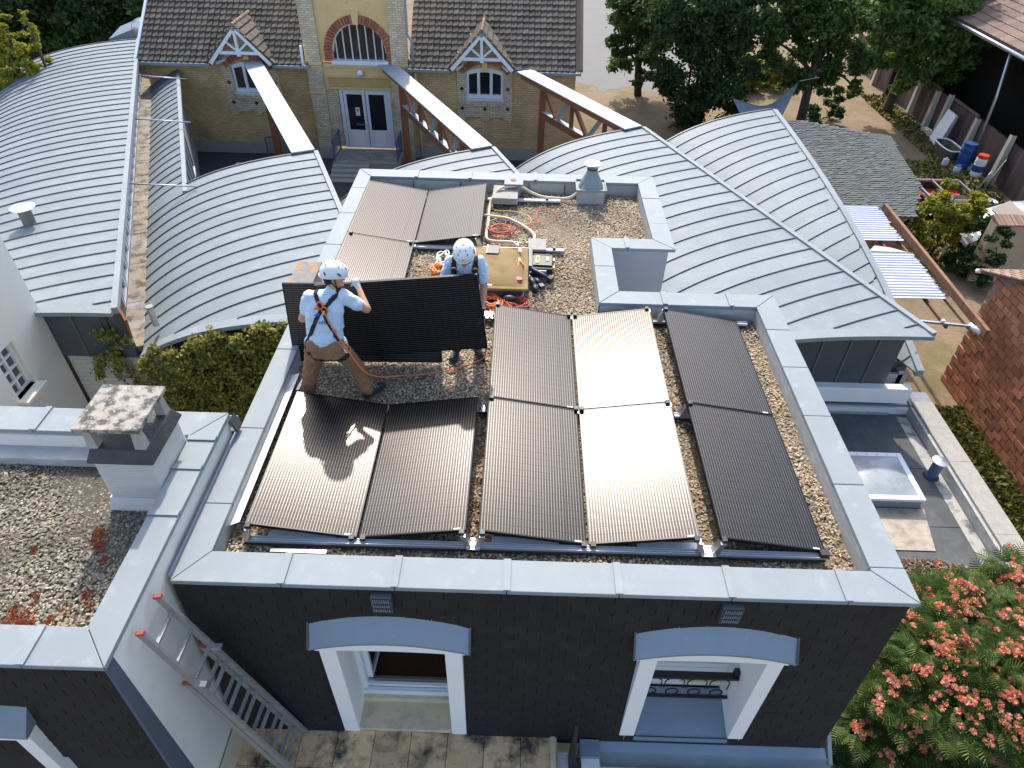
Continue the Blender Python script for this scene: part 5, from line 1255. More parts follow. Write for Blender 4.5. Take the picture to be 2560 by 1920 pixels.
MB().lathe((11.06,6.1,fz),[(.10,0),(.10,.42)],16).build('pipe',BLUEM,t,smooth=True,auto=40)
MB().lathe((11.06,6.1,fz),[(.16,0),(.13,.05)],16).build('base',BITUM,t)
MB().lathe((11.06,6.1,fz+.44),[(.15,0),(.15,.02),(.02,.045)],20).build('cap',ALU,t,smooth=True,auto=40)
# dead leaves
def litter(name, cx, cy, rx, ry, n, z, mat, seed, s=.05):
    r_ = np.random.default_rng(seed); a = r_.uniform(0,2*PI,n); q = np.sqrt(r_.uniform(0,1,n))
    C = np.stack([cx+rx*q*np.cos(a), cy+ry*q*np.sin(a), z+r_.uniform(0,.05,n)],1)
    return leafquads(name, C, s, mat, None, r_, upb=1.6, kind='stuff')
def leafquads(name, C, size, mat, parent, r_, upb=.6, kind=None, asp=.55, droop=0):
    n = len(C); nrm = r_.normal(0,1,(n,3)); nrm[:,2] += upb*1.2; nrm /= np.linalg.norm(nrm,axis=1)[:,None]
    t_ = r_.normal(0,1,(n,3)); t_ -= nrm*(t_*nrm).sum(1)[:,None]; t_ /= np.linalg.norm(t_,axis=1)[:,None]
    b_ = np.cross(nrm,t_); s = size*r_.uniform(.6,1.3,n)[:,None]
    V = np.stack([C-t_*s, C+b_*s*asp+nrm*s*.18, C+t_*s-nrm*s*.25, C-b_*s*asp+nrm*s*.18],1).reshape(-1,3)
    F = np.arange(4*n).reshape(-1,4)
    return npmesh(name, V, F, mat, parent, kind)
LITM = ramp_island('dead_leaf', [(.20,.13,.08),(.30,.21,.13),(.12,.08,.05),(.38,.29,.2),(.16,.11,.08)], .9)
tag(litter('leaf_litter', 9.9, 3.35, 1.5, .75, 9000, fz+.02, LITM, 11, .035))
# ---------------------------------------------------------------- clay block building
bb = empty('clay_block_building', (16,7,GZ), 'tall wall of dark red clay blocks at the right edge of the picture', 'building')
zt = lambda y: -3.49+.42*(10.95-y)
MB().add([(14.1,2,GZ),(14.1,11.0,GZ),(14.1,11.0,zt(11)),(14.1,5.5,zt(5.5)),(14.1,2,zt(9)),(19,2,GZ),(19,11.0,GZ),(19,11.0,zt(11)),(19,5.5,zt(5.5)),(19,2,zt(9))],[(0,1,2,3,4),(9,8,7,6,5),(0,5,6,1),(1,6,7,2),(2,7,8,3),(3,8,9,4),(4,9,5,0)]).build('mortar_wall', MORT, bb)
bw, bh = .34, .165; b0 = None; cnt = 0; V=[];F=[]
tb = MB().box(-.012,.03,-(bw-.022)/2,(bw-.022)/2,-(bh-.020)/2,(bh-.020)/2)
cand = []
for r_i in range(int(5.2/bh)):
    z = GZ+.02+bh*(r_i+.5)
    for k in range(int(9/bw)+1):
        y = 11.0-(bw*(k+.5)+(bw/2 if r_i%2 else 0))
        if y < 2.2 or y > 10.85 or z+bh/2 > zt(y)-.03: continue
        cand.append((abs(y-9.2)+abs(z+5.2)*.8, y, z))
cand.sort()
for i,(d_,y,z) in enumerate(cand):
    x = 14.086+random.uniform(-.007,.006)
    if i < 300:
        if b0 is None: b0 = tb.build('brick',BBRICK,bb,origin=(0,0,0)); b0.location = Vector((x,y,z))-WO[bb]
        else: inst(b0,(x,y,z),bb,(0,0,random.uniform(-.01,.01)))
    else:
        b = len(V); V += [(x+q[0],y+q[1],z+q[2]) for q in tb.v]; F += [tuple(i_+b for i_ in f) for f in tb.f]
MB().add(V,F).build('brickwork', M('clay_blocks',(.44,.17,.085),.85,n=(3,.2),irand=.30,dirt=(3,(.10,.055,.045),.6,.75),bump=(40,.3)), bb, kind='stuff')
MB().hexa([(13.92,5.5,zt(5.5)+.005),(19,5.5,zt(5.5)+.005),(19,11.35,zt(11.35)+.005),(13.92,11.35,zt(11.35)+.005),(13.92,5.5,zt(5.5)+.06),(19,5.5,zt(5.5)+.06),(19,11.35,zt(11.35)+.06),(13.92,11.35,zt(11.35)+.06)]).build('roof_deck', WOODO, bb)
tl = None
for j in range(14):
    for i in range(16):
        y = 11.22-j*.34; c = (14.0+i*.235, y, zt(y)+.07)
        if tl is None:
            tl = MB().hexa([(-.115,-.19,0),(.115,-.19,0),(.115,.19,0),(-.115,.19,0),(-.115,-.19,.02),(.06,-.19,.02),(.06,.19,.045),(-.115,.19,.045)]).build('tile',TILER,bb,origin=(0,0,0)); tl.location = Vector(c)-WO[bb]; tl.rotation_euler = (-.398,0,0)
        else: inst(tl,c,bb,(-.398,0,0))
MB().tube([(13.85,11.42,zt(11.35)+.02),(19,11.42,zt(11.35)+.02)],.055,8).build('gutter',WHITE,bb,smooth=True)
MB().box(14.05,14.09,6.80,6.86,GZ,-3.6).build('cable_run',BLACKP,bb)
# strip of weeds between extension and block wall is in the vegetation part
# ---------------------------------------------------------------- grey tiled shed
sh_ = empty('grey_tiled_shed', (15,19.5,GZ), 'low shed with a mossy grey tiled roof beyond the last zinc bay', 'shed')
zA, zB = -4.85, -4.35
poly = [(12.0,17.2,-4.95),(15.2,16.9,-4.95),(16.15,18.9,-4.75),(16.25,22.2,-4.35),(13.2,23.3,-4.35),(12.0,23.0,-4.4)]
m = MB().ext([(x,y,z-.12) for x,y,z in poly],(0,0,.10)); m.build('roof_deck',TILEG,sh_)
def inpoly(x,y,P_):
    c=False
    for i in range(len(P_)):
        x1,y1=P_[i][:2]; x2,y2=P_[i-1][:2]
        if (y1>y)!=(y2>y) and x<(x2-x1)*(y-y1)/(y2-y1)+x1: c=not c
    return c
tg=None; cnt=0; V=[];F=[]
bt = MB().hexa([(-.084,-.078,0),(.084,-.078,0),(.084,.078,0),(-.084,.078,0),(-.084,-.078,.02),(.084,-.078,.042),(.084,.078,.022),(-.084,.078,.004)])
for j in range(50):
    for i in range(27):
        x=12.1+i*.172; y=16.95+j*.13
        if not inpoly(x,y,poly): continue
        z=-4.96+(y-17)*.105+random.uniform(-.006,.008)
        if cnt<300:
            if tg is None: tg=bt.build('tile',TILEG,sh_,origin=(0,0,0)); tg.location=Vector((x,y,z))-WO[sh_]; tg.rotation_euler=(.10,0,0)
            else: inst(tg,(x,y,z),sh_,(.10+random.uniform(-.02,.02),random.uniform(-.02,.02),random.uniform(-.02,.02)))
            cnt+=1
        else:
            b=len(V); V+=[(x+q[0],y+q[1],z+q[2]+q[1]*.1) for q in bt.v]; F+=[tuple(i_+b for i_ in f) for f in bt.f]
MB().add(V,F).build('tile_field',M('grey_mossy_tiles',(.10,.11,.11),.9,n=(5,.3),irand=.3,dirt=(4,(.10,.11,.07),.5,.7)),sh_,kind='stuff')
m=MB(); P2=[(x,y) for x,y,_ in poly]; m.prism([(12.2,17.4),(15.05,17.1),(15.9,18.95),(16.0,22.0),(13.2,23.1),(12.2,22.8)],GZ,-5.05); m.build('wall',RBRICK,sh_)
# ---------------------------------------------------------------- pergola with torn white sheets
pg = empty('pergola', (12.6,13,GZ), 'lean-to frame with torn white corrugated sheets and a rusty side beam', 'lean-to')
SHW = M('white_corrugated', (.62,.63,.64), .4, n=(2,.03), dirt=(9,(.3,.28,.26),.76,.8))
def sheetc(x0,x1,y0,y1,seed):
    q = random.Random(seed); n = int((y1-y0)/.035)//4*4+4; V=[];F=[]
    for i in range(n+1):
        y = y0+(y1-y0)*i/n; z = -4.0+(.028 if i % 4 == 3 else 0)
        e = q.uniform(-.05,.05)
        V += [(x0,y,z-.02),(x1-.12+e,y,z+.0)]
    for i in range(n): F.append((2*i,2*i+1,2*i+3,2*i+2))
    o = MB().add(V,F).build('sheet',SHW,pg); s_=o.modifiers.new('t','SOLIDIFY'); s_.thickness=.012
for k,(x0,x1,y0,y1) in enumerate(((11.25,13.25,14.55,15.55),(11.25,13.2,13.52,14.53),(11.25,13.15,12.0,12.85),(11.25,13.12,11.2,12.0),(11.25,13.10,10.72,11.2))): sheetc(x0,x1,y0,y1,k)
MB().hexa([(11.9,12.86,-3.99),(12.9,12.86,-3.99),(12.5,13.0,-3.95),(12.1,13.05,-3.93),(11.9,12.86,-3.975),(12.9,12.86,-3.975),(12.5,13.0,-3.935),(12.1,13.05,-3.915)]).build('torn_flap',SHW,pg)
MB().bar((13.38,15.6,-4.02),(13.24,9.35,-4.02),.09,.20).build('side_beam',RUST,pg)
for x in (11.6,12.55,13.05): MB().bar((x,15.6,-4.12),(x,9.7,-4.12),.05,.07).build('rafter',WOODO,pg)
MB().bar((11.2,9.95,-4.06),(13.3,9.65,-4.06),.05,.05).build('cross_bar',STEEL,pg)
for x,y in ((13.36,15.4),(11.4,15.4)): MB().bar((x,y,GZ),(x,y,-4.1),.08,.08,(0,1,0)).build('post',WOODO,pg)
MB().tube([(13.05,9.75,-4.05),(13.22,9.50,-4.12)],.06,8).build('pvc_elbow',WHITE,pg,smooth=True)
MB().lathe((12.45,9.78,-4.02),[(.05,0),(.04,.05)],10).build('clamp',WHITE,pg)
# ---------------------------------------------------------------- garden wall, car, trailer
gwl = empty('garden_wall', (18,16.2,GZ), 'rendered garden wall topped by a row of red bricks behind the yellow bush', 'wall')
MB().box(17.2,24,16.0,16.35,GZ,-4.72).build('wall',M('ochre_wall',(.46,.36,.24),.95,n=(1.5,.15),bump=(20,.3)),gwl)
bk=None
for i in range(40):
    c=(17.26+i*.125,16.17,-4.72)
    if bk is None: bk=MB().hexa([(-.055,-.26,0),(.055,-.26,0),(.055,.22,0),(-.055,.22,0),(-.055,-.26,.05),(.055,-.26,.05),(.055,.22,.17),(-.055,.22,.17)]).build('brick',TILER,gwl,origin=(0,0,0)); bk.location=Vector(c)-WO[gwl]
    else: inst(bk,(c[0],c[1]+random.uniform(-.012,.012),c[2]+random.uniform(-.006,.006)),gwl)
car = empty('parked_car', (19.6,18.4,GZ), 'silver car partly hidden behind the yellow bush at the right edge', 'car')
secs=[(-2.0,.35,.62,.62),(-1.75,.70,.80,.80),(-1.0,.95,.86,.86),(-.35,1.38,.70,.88),(.35,1.46,.68,.88),(1.2,1.40,.68,.88),(1.85,1.0,.82,.86),(2.05,.55,.70,.70)]
V=[];F=[]
for x,h,wt,wb in secs:
    V+=[(x,-wb,.22),(x,-wb,.62 if h>.62 else h*.8),(x,-wt,h*.93),(x,-wt*.6,h),(x,wt*.6,h),(x,wt,h*.93),(x,wb,.62 if h>.62 else h*.8),(x,wb,.22)]
for i in range(7):
    a=8*i; F+=[(a+j,a+(j+1)%8,a+8+(j+1)%8,a+8+j) for j in range(8)]
F+=[tuple(range(7,-1,-1)),tuple(56+j for j in range(8))]
V=[(19.85+x,18.35+y,GZ+.05+z) for x,y,z in V]
o=MB().add(V,F).build('body',CARW,car,smooth=True,auto=35)
MB().hexa([(18.98,17.75,-5.62),(18.98,18.95,-5.62),(19.43,18.9,-5.28),(19.43,17.8,-5.28),(18.94,17.75,-5.60),(18.94,18.95,-5.60),(19.40,18.9,-5.255),(19.40,17.8,-5.255)]).build('windscreen',GLASSD,car)
MB().box(19.55,20.9,17.52,17.58,-5.72,-5.40).build('side_window',GLASSD,car); MB().box(19.55,20.9,19.12,19.18,-5.72,-5.40).build('side_window',GLASSD,car)
for x in (18.6,21.1):
    for y in (17.5,19.2):
        wh=MB().lathe((x,y-.09,GZ+.32),[(.20,0),(.32,.01),(.32,.17),(.20,.18)],20,(0,1,0)).build('wheel',BLACKP,car)
MB().box(17.86,17.92,17.7,18.1,-6.1,-5.98).build('headlight',WHITE,car); MB().box(17.86,17.92,18.6,19.0,-6.1,-5.98).build('headlight',WHITE,car)
tag(MB().hexa([(19.6,16.9,-5.0),(21.8,16.9,-5.0),(21.8,17.6,-5.05),(19.7,17.6,-5.05),(19.6,16.9,-4.96),(21.8,16.9,-4.96),(21.8,17.6,-5.01),(19.7,17.6,-5.01)]).build('white_board',WHITE),'bright white board lying just behind the brick topped garden wall','board')
tr2 = empty('red_trailer', (18.3,20.8,GZ), 'red and black metal frame trailer showing past the corner of the grey shed roof', 'trailer')
MB().box(17.5,19.2,20.0,21.7,-6.25,-6.15).build('bed',REDM,tr2)
for a,b in (((17.5,20.0),(19.2,20.0)),((17.5,21.7),(19.2,21.7)),((17.5,20.0),(17.5,21.7)),((19.2,20.0),(19.2,21.7)),((18.2,20.0),(18.2,21.7))): MB().bar((*a,-5.82),(*b,-5.82),.07,.07).build('frame_bar',STEEL,tr2)
MB().box(17.5,19.2,20.55,20.85,-6.14,-6.0).build('crossmember',BLACKP,tr2)
for y in (20.0,21.7): MB().box(17.5,19.2,y-.02,y+.02,-6.2,-5.85).build('side_board',BLACKP,tr2)
for y in (19.9,21.8): MB().lathe((18.3,y-.06,-6.4),[(.15,0),(.3,.01),(.3,.12),(.15,.13)],16,(0,1,0)).build('wheel',BLACKP,tr2)
# ---------------------------------------------------------------- barn and fence
bn = empty('dark_barn', (26,27,GZ), 'dark open sided barn with a long brown tiled roof in the top right corner', 'barn')
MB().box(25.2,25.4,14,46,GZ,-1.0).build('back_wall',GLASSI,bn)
MB().hexa([(21.6,18,-2.25),(29,18,.9),(29,46,.9),(21.6,46,-2.25),(21.6,18,-2.15),(29,18,1.0),(29,46,1.0),(21.6,46,-2.15)]).build('roof_deck',WOODO,bn)
tl=None
for j in range(26):
    for i in range(11):
        c=(21.75+i*.36,22.8+j*.30,-2.07+i*.36*.4257)
        if tl is None: tl=MB().hexa([(-.19,-.14,0),(.19,-.14,0),(.19,.14,0),(-.19,.14,0),(-.19,-.14,.02),(.19,-.14,.005),(.19,.14,.03),(-.19,.14,.06)]).build('tile',BARNT,bn,origin=(0,0,0)); tl.location=Vector(c)-WO[bn]; tl.rotation_euler=(0,-.402,0)
        else: inst(tl,c,bn,(0,-.402,0))
MB().tube([(21.5,18,-2.28),(21.5,46,-2.28)],.08,8).build('gutter',STEEL,bn,smooth=True)
MB().tube([(21.7,25.9,-2.4),(21.75,25.6,-4.0),(21.7,25.2,GZ+.1)],.06,8).build('downpipe',STEEL,bn,smooth=True)
for y in (20,36): MB().box(21.9,22.1,y,y+.2,GZ,-2.2).build('post',WOODO,bn)
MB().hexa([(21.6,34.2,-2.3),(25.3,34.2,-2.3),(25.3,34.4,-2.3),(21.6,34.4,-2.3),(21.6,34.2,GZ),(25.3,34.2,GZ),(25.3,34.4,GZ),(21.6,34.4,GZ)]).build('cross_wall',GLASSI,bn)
fc = empty('board_fence', (21.9,28,GZ), 'dark brown board fence with pale concrete posts along the dry path', 'fence')
FB = M('fence_board', (.12,.075,.065), .9, n=(3,.2), orand=.25)
y = 20.2
while y < 40:
    MB().box(21.85,21.90,y,y+.235,GZ,-5.05+random.uniform(-.03,.03)).build('board',FB,fc); y += .245
POSTM = M('pale_concrete_post', (.52,.46,.36), .9)
for y,h in ((36.0,1.1),(33.6,1.15),(31.4,1.45),(29.6,1.7),(28.5,1.9),(26.0,1.75),(23.5,2.0)): MB().hexa([(21.55,y-.12,GZ),(21.80,y-.12,GZ),(21.80,y+.12,GZ),(21.55,y+.12,GZ),(21.6,y-.09,GZ+h),(21.78,y-.09,GZ+h),(21.78,y+.09,GZ+h-.08),(21.6,y+.09,GZ+h)]).build('post',POSTM,fc)
for y0,y1,z0 in ((29.6,31.4,-5.0),(26.2,28.4,-5.0)): MB().box(21.78,21.84,y0,y1,z0,z0+.1).build('rail',WOODO,fc)
MB().box(21.3,21.6,24.5,29.2,GZ,GZ+.22).build('footing',POSTM,fc)
t=empty('bathtub',(20.95,26.0,GZ),'old bathtub with a white rim standing on the grass by the fence','bathtub')
N=20
ring=lambda rx,ry,z:[(20.95+rx*abs(math.cos(a))**.6*math.copysign(1,math.cos(a)),26.0+ry*abs(math.sin(a))**.6*math.copysign(1,math.sin(a)),z) for a in np.linspace(0,2*PI,N+1)[:-1]]
V=ring(.28,.60,GZ)+ring(.36,.75,-6.12)+ring(.33,.72,-6.12)+ring(.24,.55,GZ+.15); F=[]
for j in range(3): F+=[(j*N+k,j*N+(k+1)%N,(j+1)*N+(k+1)%N,(j+1)*N+k) for k in range(N)]
F+=[tuple(range(N)),tuple(3*N+k for k in range(N))]
MB().add(V,F).build('tub',M('grimy_enamel',(.10,.09,.07),.5,n=(4,.3)),t,smooth=True,auto=40)
MB().tube(ring(.36,.75,-6.10),.03,8,True).build('rim',WHITE,t,smooth=True)
t=empty('upright_bathtub',(21.35,27.6,GZ),'pale bathtub leaning upright against the fence post','bathtub')
MB().hexa([(21.10,27.1,GZ),(21.2,28.0,GZ),(21.5,28.0,GZ),(21.4,27.1,GZ),(21.45,27.2,-5.3),(21.5,27.95,-5.3),(21.68,27.95,-5.3),(21.63,27.2,-5.3)]).build('tub',M('pale_enamel',(.45,.48,.5),.4),t,bevel=.08)
MB().hexa([(21.07,27.05,GZ),(21.17,28.05,GZ),(21.2,28.05,GZ),(21.10,27.05,GZ),(21.42,27.15,-5.25),(21.47,28.0,-5.25),(21.50,28.0,-5.25),(21.45,27.15,-5.25)]).build('rim',WHITE,t,bevel=.01)
def drum(x,y,r,h,mat,label,cap=None,name='plastic_drum',cat='drum'):
    t=empty(name,(x,y,GZ),label,cat)
    MB().lathe((x,y,GZ),[(r*.93,0),(r,.04*h),(r,.30*h),(r*.96,.32*h),(r,.35*h),(r,.68*h),(r*.96,.70*h),(r,.73*h),(r*.98,.95*h),(r*.85,h)],20).build('shell',mat,t,smooth=True,auto=40)
    if cap: MB().lathe((x,y,GZ+h),[(r*.9,-.03),(r*.95,.02),(r*.9,.11)],20).build('lid',cap,t,smooth=True,auto=40)
    return t
drum(21.2,24.95,.29,1.0,PLASTB,'large blue plastic drum beside the bathtub',PLASTB)
t=drum(21.35,24.1,.22,.85,PLASTW,'white drum with a red lid and blue label by the fence',REDP)
MB().lathe((21.35,24.1,GZ+.3),[(.228,0),(.228,.25)],20).build('label_band',PLASTB,t,smooth=True,auto=40)
t=empty('jerrycan',(20.75,24.45,GZ),'small white canister with a blue top in front of the blue drum','canister')
MB().box(20.63,20.87,24.36,24.54,GZ,GZ+.30).build('can',PLASTW,t,bevel=.03); MB().box(20.66,20.84,24.38,24.52,GZ+.30,GZ+.36).build('lid',M('sky_blue_plastic',(.05,.25,.55),.5),t,bevel=.01)
t=empty('jerrycan',(20.55,25.1,GZ),'grey white canister between the bathtub and the blue drum','canister')
MB().box(20.45,20.65,25.0,25.2,GZ,GZ+.36).build('can',PLASTW,t,bevel=.03); MB().lathe((20.55,25.1,GZ+.36),[(.04,0),(.04,.05)],10).build('lid',WHITE,t)
tag(MB().hexa([(21.1,22.9,GZ),(21.5,23.3,GZ),(21.52,23.28,GZ),(21.12,22.88,GZ),(21.5,23.0,-5.55),(21.75,23.35,-5.5),(21.77,23.33,-5.5),(21.52,22.98,-5.55)]).build('metal_sheet',M('dull_sheet',(.30,.31,.32),.5,.4)),'bent dull metal sheet leaning on the fence right of the drums','metal sheet')
tag(MB().hexa([(20.9,22.9,GZ),(21.2,23.2,GZ),(21.22,23.18,GZ),(20.92,22.88,GZ),(21.1,23.0,-6.1),(21.35,23.25,-6.05),(21.37,23.23,-6.05),(21.12,22.98,-6.1)]).build('board',POSTM),'short pale board leaning in front of the bent metal sheet','board')
tag(MB().lathe((20.7,21.7,GZ+.02),[(.25,0),(.35,.10),(.33,.10),(.22,.02)],20).build('basin',STEEL,smooth=True),'round metal basin on the ground beside the last concrete post','basin')
# shade sail
t=empty('shade_sail',(13.2,26.4,-4.6),'grey shade sail slung between the trees behind the furthest zinc bay','shade sail')
V=[];F=[];n=12
A_,B_,C_,D_=[Vector(q) for q in ((11.6,26.9,-4.7),(14.75,28.3,-4.35),(13.0,24.9,-5.3),(11.9,25.2,-5.3))]
for j in range(n+1):
    for i in range(n+1):
        u,v=i/n,j/n; p_=(A_*(1-u)+B_*u)*(1-v)+(D_*(1-u)+C_*u)*v; s=math.sin(PI*u); V.append((p_.x,p_.y-.5*s*(1-v),p_.z-.45*s*(1-v*.4)+.05*math.sin(9*u+3*v)))
for j in range(n):
    for i in range(n): k=j*(n+1)+i; F.append((k,k+1,k+n+2,k+n+1))
o=MB().add(V,F).build('cloth',M('grey_sailcloth',(.20,.23,.25),.85,n=(3,.2)),t,smooth=True); o.modifiers.new('t','SOLIDIFY').thickness=.01
MB().tube([(14.75,28.3,-4.35),(15.6,28.4,-4.2)],.012,5).build('guy_rope',WCAB,t)
# ---------------------------------------------------------------- vegetation
LG = lambda n,c,tr=.38: ramp_island(n,c,.6,tr)
L_DK = LG('leaf_dark', [(.03,.06,.02),(.05,.095,.027),(.075,.125,.033),(.038,.07,.03),(.11,.16,.04)])
L_MD2 = LG('leaf_garden', [(.04,.08,.022),(.07,.125,.03),(.10,.165,.035),(.05,.09,.03),(.15,.20,.05)])
L_BR = LG('leaf_feathery', [(.07,.14,.03),(.12,.21,.04),(.18,.28,.05),(.08,.15,.04),(.26,.34,.06)])
L_MID = LG('leaf_mid', [(.045,.09,.022),(.08,.15,.033),(.12,.20,.04),(.06,.11,.03),(.17,.24,.05)])
L_YG = LG('leaf_yellow_green', [(.26,.28,.03),(.38,.36,.03),(.18,.24,.04),(.50,.42,.04),(.12,.18,.035)])
L_IVY = LG('leaf_ivy', [(.15,.18,.03),(.27,.27,.045),(.40,.37,.07),(.11,.13,.03),(.50,.46,.13),(.30,.22,.07)])
L_LAUR = LG('leaf_silk', [(.05,.10,.025),(.085,.15,.03),(.14,.20,.035),(.06,.11,.035),(.20,.24,.045)])
GRASSM = ramp_island('dry_grass', [(.16,.14,.04),(.24,.20,.06),(.10,.12,.03),(.32,.24,.07),(.08,.10,.025)], .9)
def crown(name, blobs, n, size, mat, parent, seed, clumps=9, spread=.30, upb=.5, hollow=.72):
    r_ = np.random.default_rng(seed); B = np.array(blobs, float); wts = B[:,3]**2; wts /= wts.sum(); C = []
    for b, w_ in zip(B, wts):
        k = max(4,int(clumps*(b[3]/.8)**1.5)); d = r_.normal(0,1,(k,3)); d /= np.linalg.norm(d,axis=1)[:,None]
        cc = b[:3]+d*b[3]*r_.uniform(hollow,1.05,(k,1))*np.array([1,1,.85]); m_ = int(n*w_)
        pick = r_.integers(0,k,m_); C.append(cc[pick]+r_.normal(0,b[3]*spread*.6,(m_,3))*np.array([1,1,.6]))
    return leafquads(name, np.concatenate(C), size, mat, parent, r_, upb)
def limbs(parent, base, blobs, r0, seed, mat=BARK, nl=9):
    q = random.Random(seed); base = Vector(base); top = Vector((sum(b[0] for b in blobs)/len(blobs), sum(b[1] for b in blobs)/len(blobs), max(b[2] for b in blobs)-.3))
    pts = [base, base.lerp(top,.3)+Vector((q.uniform(-.15,.15),q.uniform(-.15,.15),0)), base.lerp(top,.62)+Vector((q.uniform(-.25,.25),q.uniform(-.2,.2),0)), top]
    p_ = bez(pts,5); MB().tube(p_, list(np.linspace(r0,r0*.2,len(p_))), 10).build('trunk', mat, parent, smooth=True)
    for b in q.sample(blobs, min(nl,len(blobs))):
        s = p_[int(len(p_)*q.uniform(.3,.75))]; e = Vector(b[:3]); mid = s.lerp(e,.5)+Vector((q.uniform(-.2,.2),q.uniform(-.2,.2),q.uniform(0,.3)))
        pp = bez([s,mid,e],5); MB().tube(pp, list(np.linspace(r0*.42,r0*.09,len(pp))), 7).build('limb', mat, parent, smooth=True)
def tree(name, label, base, blobs, n, size, mat, r0, seed, cat='tree', group=None, **k):
    t = empty(name, base, label, cat, group); crown('crown', blobs, n, size, mat, t, seed, **k); limbs(t, base, blobs, r0, seed); return t
up = lambda bl, dz, s=1.0: bl+[(x+random.uniform(-.6,.6), y+1.2, z+dz, r_*s) for x,y,z,r_ in bl[::2]]
A1 = [(7.8,33.0,-2.9,1.21),(7.2,33.0,-2.6,.87),(8.5,33.0,-3.7,1.0),(7.7,33.0,-5.2,.8),(8.9,33.0,-2.7,1.31),(8.8,33.0,-5.9,.58),(7.6,33.0,-4.1,.68),(9.6,33.0,-4.3,1.13)]
A2 = [(9.4,29.0,-3.6,1.21),(10.5,29.0,-2.5,1.48),(11.6,29.0,-2.1,1.17),(10.4,29.0,-4.8,1.4),(11.5,29.0,-4.2,1.43),(10.2,29.0,-5.8,.96),(11.5,29.0,-5.9,1.0),(12.2,29.0,-3.6,.81),(8.9,29.0,-4.6,.72),(9.0,29.0,-2.5,.99),(10.1,29.0,-1.5,1.16),(12.5,29.0,-5.3,.5)]
B_ = [(13.3,29.0,-1.9,1.17),(14.4,29.0,-1.7,1.16),(13.0,29.0,-2.8,.79),(14.2,29.0,-3.5,1.01),(15.5,29.0,-2.7,1.19),(16.4,29.0,-2.4,.98),(15.5,29.0,-4.1,.92),(16.7,29.0,-3.8,.91),(17.3,29.0,-3.3,.7),(15.0,29.3,-4.9,.6),(16.5,29.0,-5.0,.6),(17.4,29.0,-4.7,.48),(13.3,29.0,-4.1,.57),(15.5,29.0,-1.5,1.16)]
C_ = [(19.9,31.0,-2.7,1.15),(21.0,31.0,-2.3,1.24),(22.4,31.0,-2.7,1.25),(23.4,31.0,-3.4,.85),(19.7,31.0,-3.7,.96),(21.2,31.0,-3.9,1.1),(22.7,31.0,-4.0,.9),(18.6,31.0,-2.6,.83),(20.8,31.0,-4.8,.7),(22.0,31.0,-4.9,.5),(19.0,31.0,-4.3,.6),(23.3,31.0,-2.3,.62),(19.6,31.0,-1.8,1.02),(18.3,31.0,-1.7,1.02),(20.5,32,-1.2,1.3)]
tree('linden_tree','loose leafed tree nearest the pale forecourt, right of the tiled roof',(8.6,33.2,GZ),up(A1,2.2),16000,.13,L_MID,.20,21)
tree('dark_conifer','dense dark green tree directly behind the furthest back zinc ridge',(10.9,29.3,GZ),up(A2,2.4),34000,.11,L_DK,.26,22)
tree('garden_tree','tall tree with a bare leaning trunk over the dry garden path',(15.45,28.6,GZ),up(B_,2.4),26000,.12,L_MD2,.24,23,hollow=.6)
tree('garden_tree','bright green feathery tree overhanging the board fence and barn',(20.6,31.5,GZ),up(C_,2.2),32000,.13,L_BR,.24,24)
tree('garden_bush','dark rounded bush at the foot of the leaning trunk',(15.7,27.4,GZ),[(15.3,27.2,-6.2,.6),(16.0,27.1,-6.2,.6),(16.6,27.0,-6.35,.45),(15.7,27.6,-6.0,.5)],5000,.09,L_DK,.05,25,cat='bush')
tree('garden_bush','pale olive bush in sun between the dark tree and the leaning trunk',(14.6,34.8,GZ),[(14.0,34.5,-6.0,.9),(15.0,35,-5.9,1.0),(15.9,35.2,-6.1,.8)],5000,.12,L_YG,.05,26,cat='bush')
tree('garden_bush','low leafy bush between the trunk and the path',(17.2,30.5,GZ),[(16.9,30.4,-6.2,.5),(17.6,30.3,-6.25,.45)],2000,.09,L_DK,.04,27,cat='bush')
tree('forest_tree','dark broadleaf tree at the top left behind the curved roof',(-24.0,37,GZ),[(-24.2,36.0,-4.1,1.6),(-23.6,36.0,-5.0,1.4),(-25.8,36.0,-5.4,1.5),(-22.3,36.0,-3.2,1.6),(-24.5,37,-1.5,2.0),(-26,37,-2.5,2.0)],22000,.15,L_DK,.25,31,group='trees behind the left curved roof')
tree('forest_tree','lighter green tree, middle of the wood at the top left',(-21.2,36.5,GZ),[(-22.0,36.0,-4.3,1.45),(-21.0,36.0,-4.9,1.46),(-22.3,36.0,-5.9,1.0),(-20.2,36.0,-4.9,1.1),(-21.0,37,-2.4,1.9)],20000,.15,L_MID,.22,32,group='trees behind the left curved roof')
tree('forest_tree','bushy tree right of the middle of the top left wood',(-18.9,36.5,GZ),[(-19.6,36.0,-4.0,1.45),(-18.5,36.0,-4.6,1.34),(-19.6,36.0,-5.6,1.1),(-18.4,37,-2.2,1.8),(-18.0,36.0,-5.6,.8)],18000,.14,L_DK,.2,33,group='trees behind the left curved roof')
tree('forest_tree','olive tree beside the zinc duct and tiled roof edge',(-16.9,36.5,GZ),[(-17.1,36.0,-3.9,1.44),(-16.2,36.0,-4.9,1.1),(-15.4,36,-4.0,1.2),(-16.4,37,-2.0,1.6),(-14.4,36.5,-4.4,1.2)],15000,.14,L_MID,.18,34,group='trees behind the left curved roof')
t = empty('distant_wood',(-20,42,GZ)); t['kind']='stuff'
crown('wood',[(-30,42,-3,4),(-25,42,-2,4),(-20,42,-2.5,3.6),(-15,42,-3,3.5),(-28,42,1,4),(-21,42,1,4),(-14,42,0,3.5)],30000,.28,L_DK,t,35)
bpy.data.objects.remove(t) if False else None
con = empty('golden_conifer',(-16.9,23.6,GZ),'golden green conifer with pointed tops at the far left edge','tree')
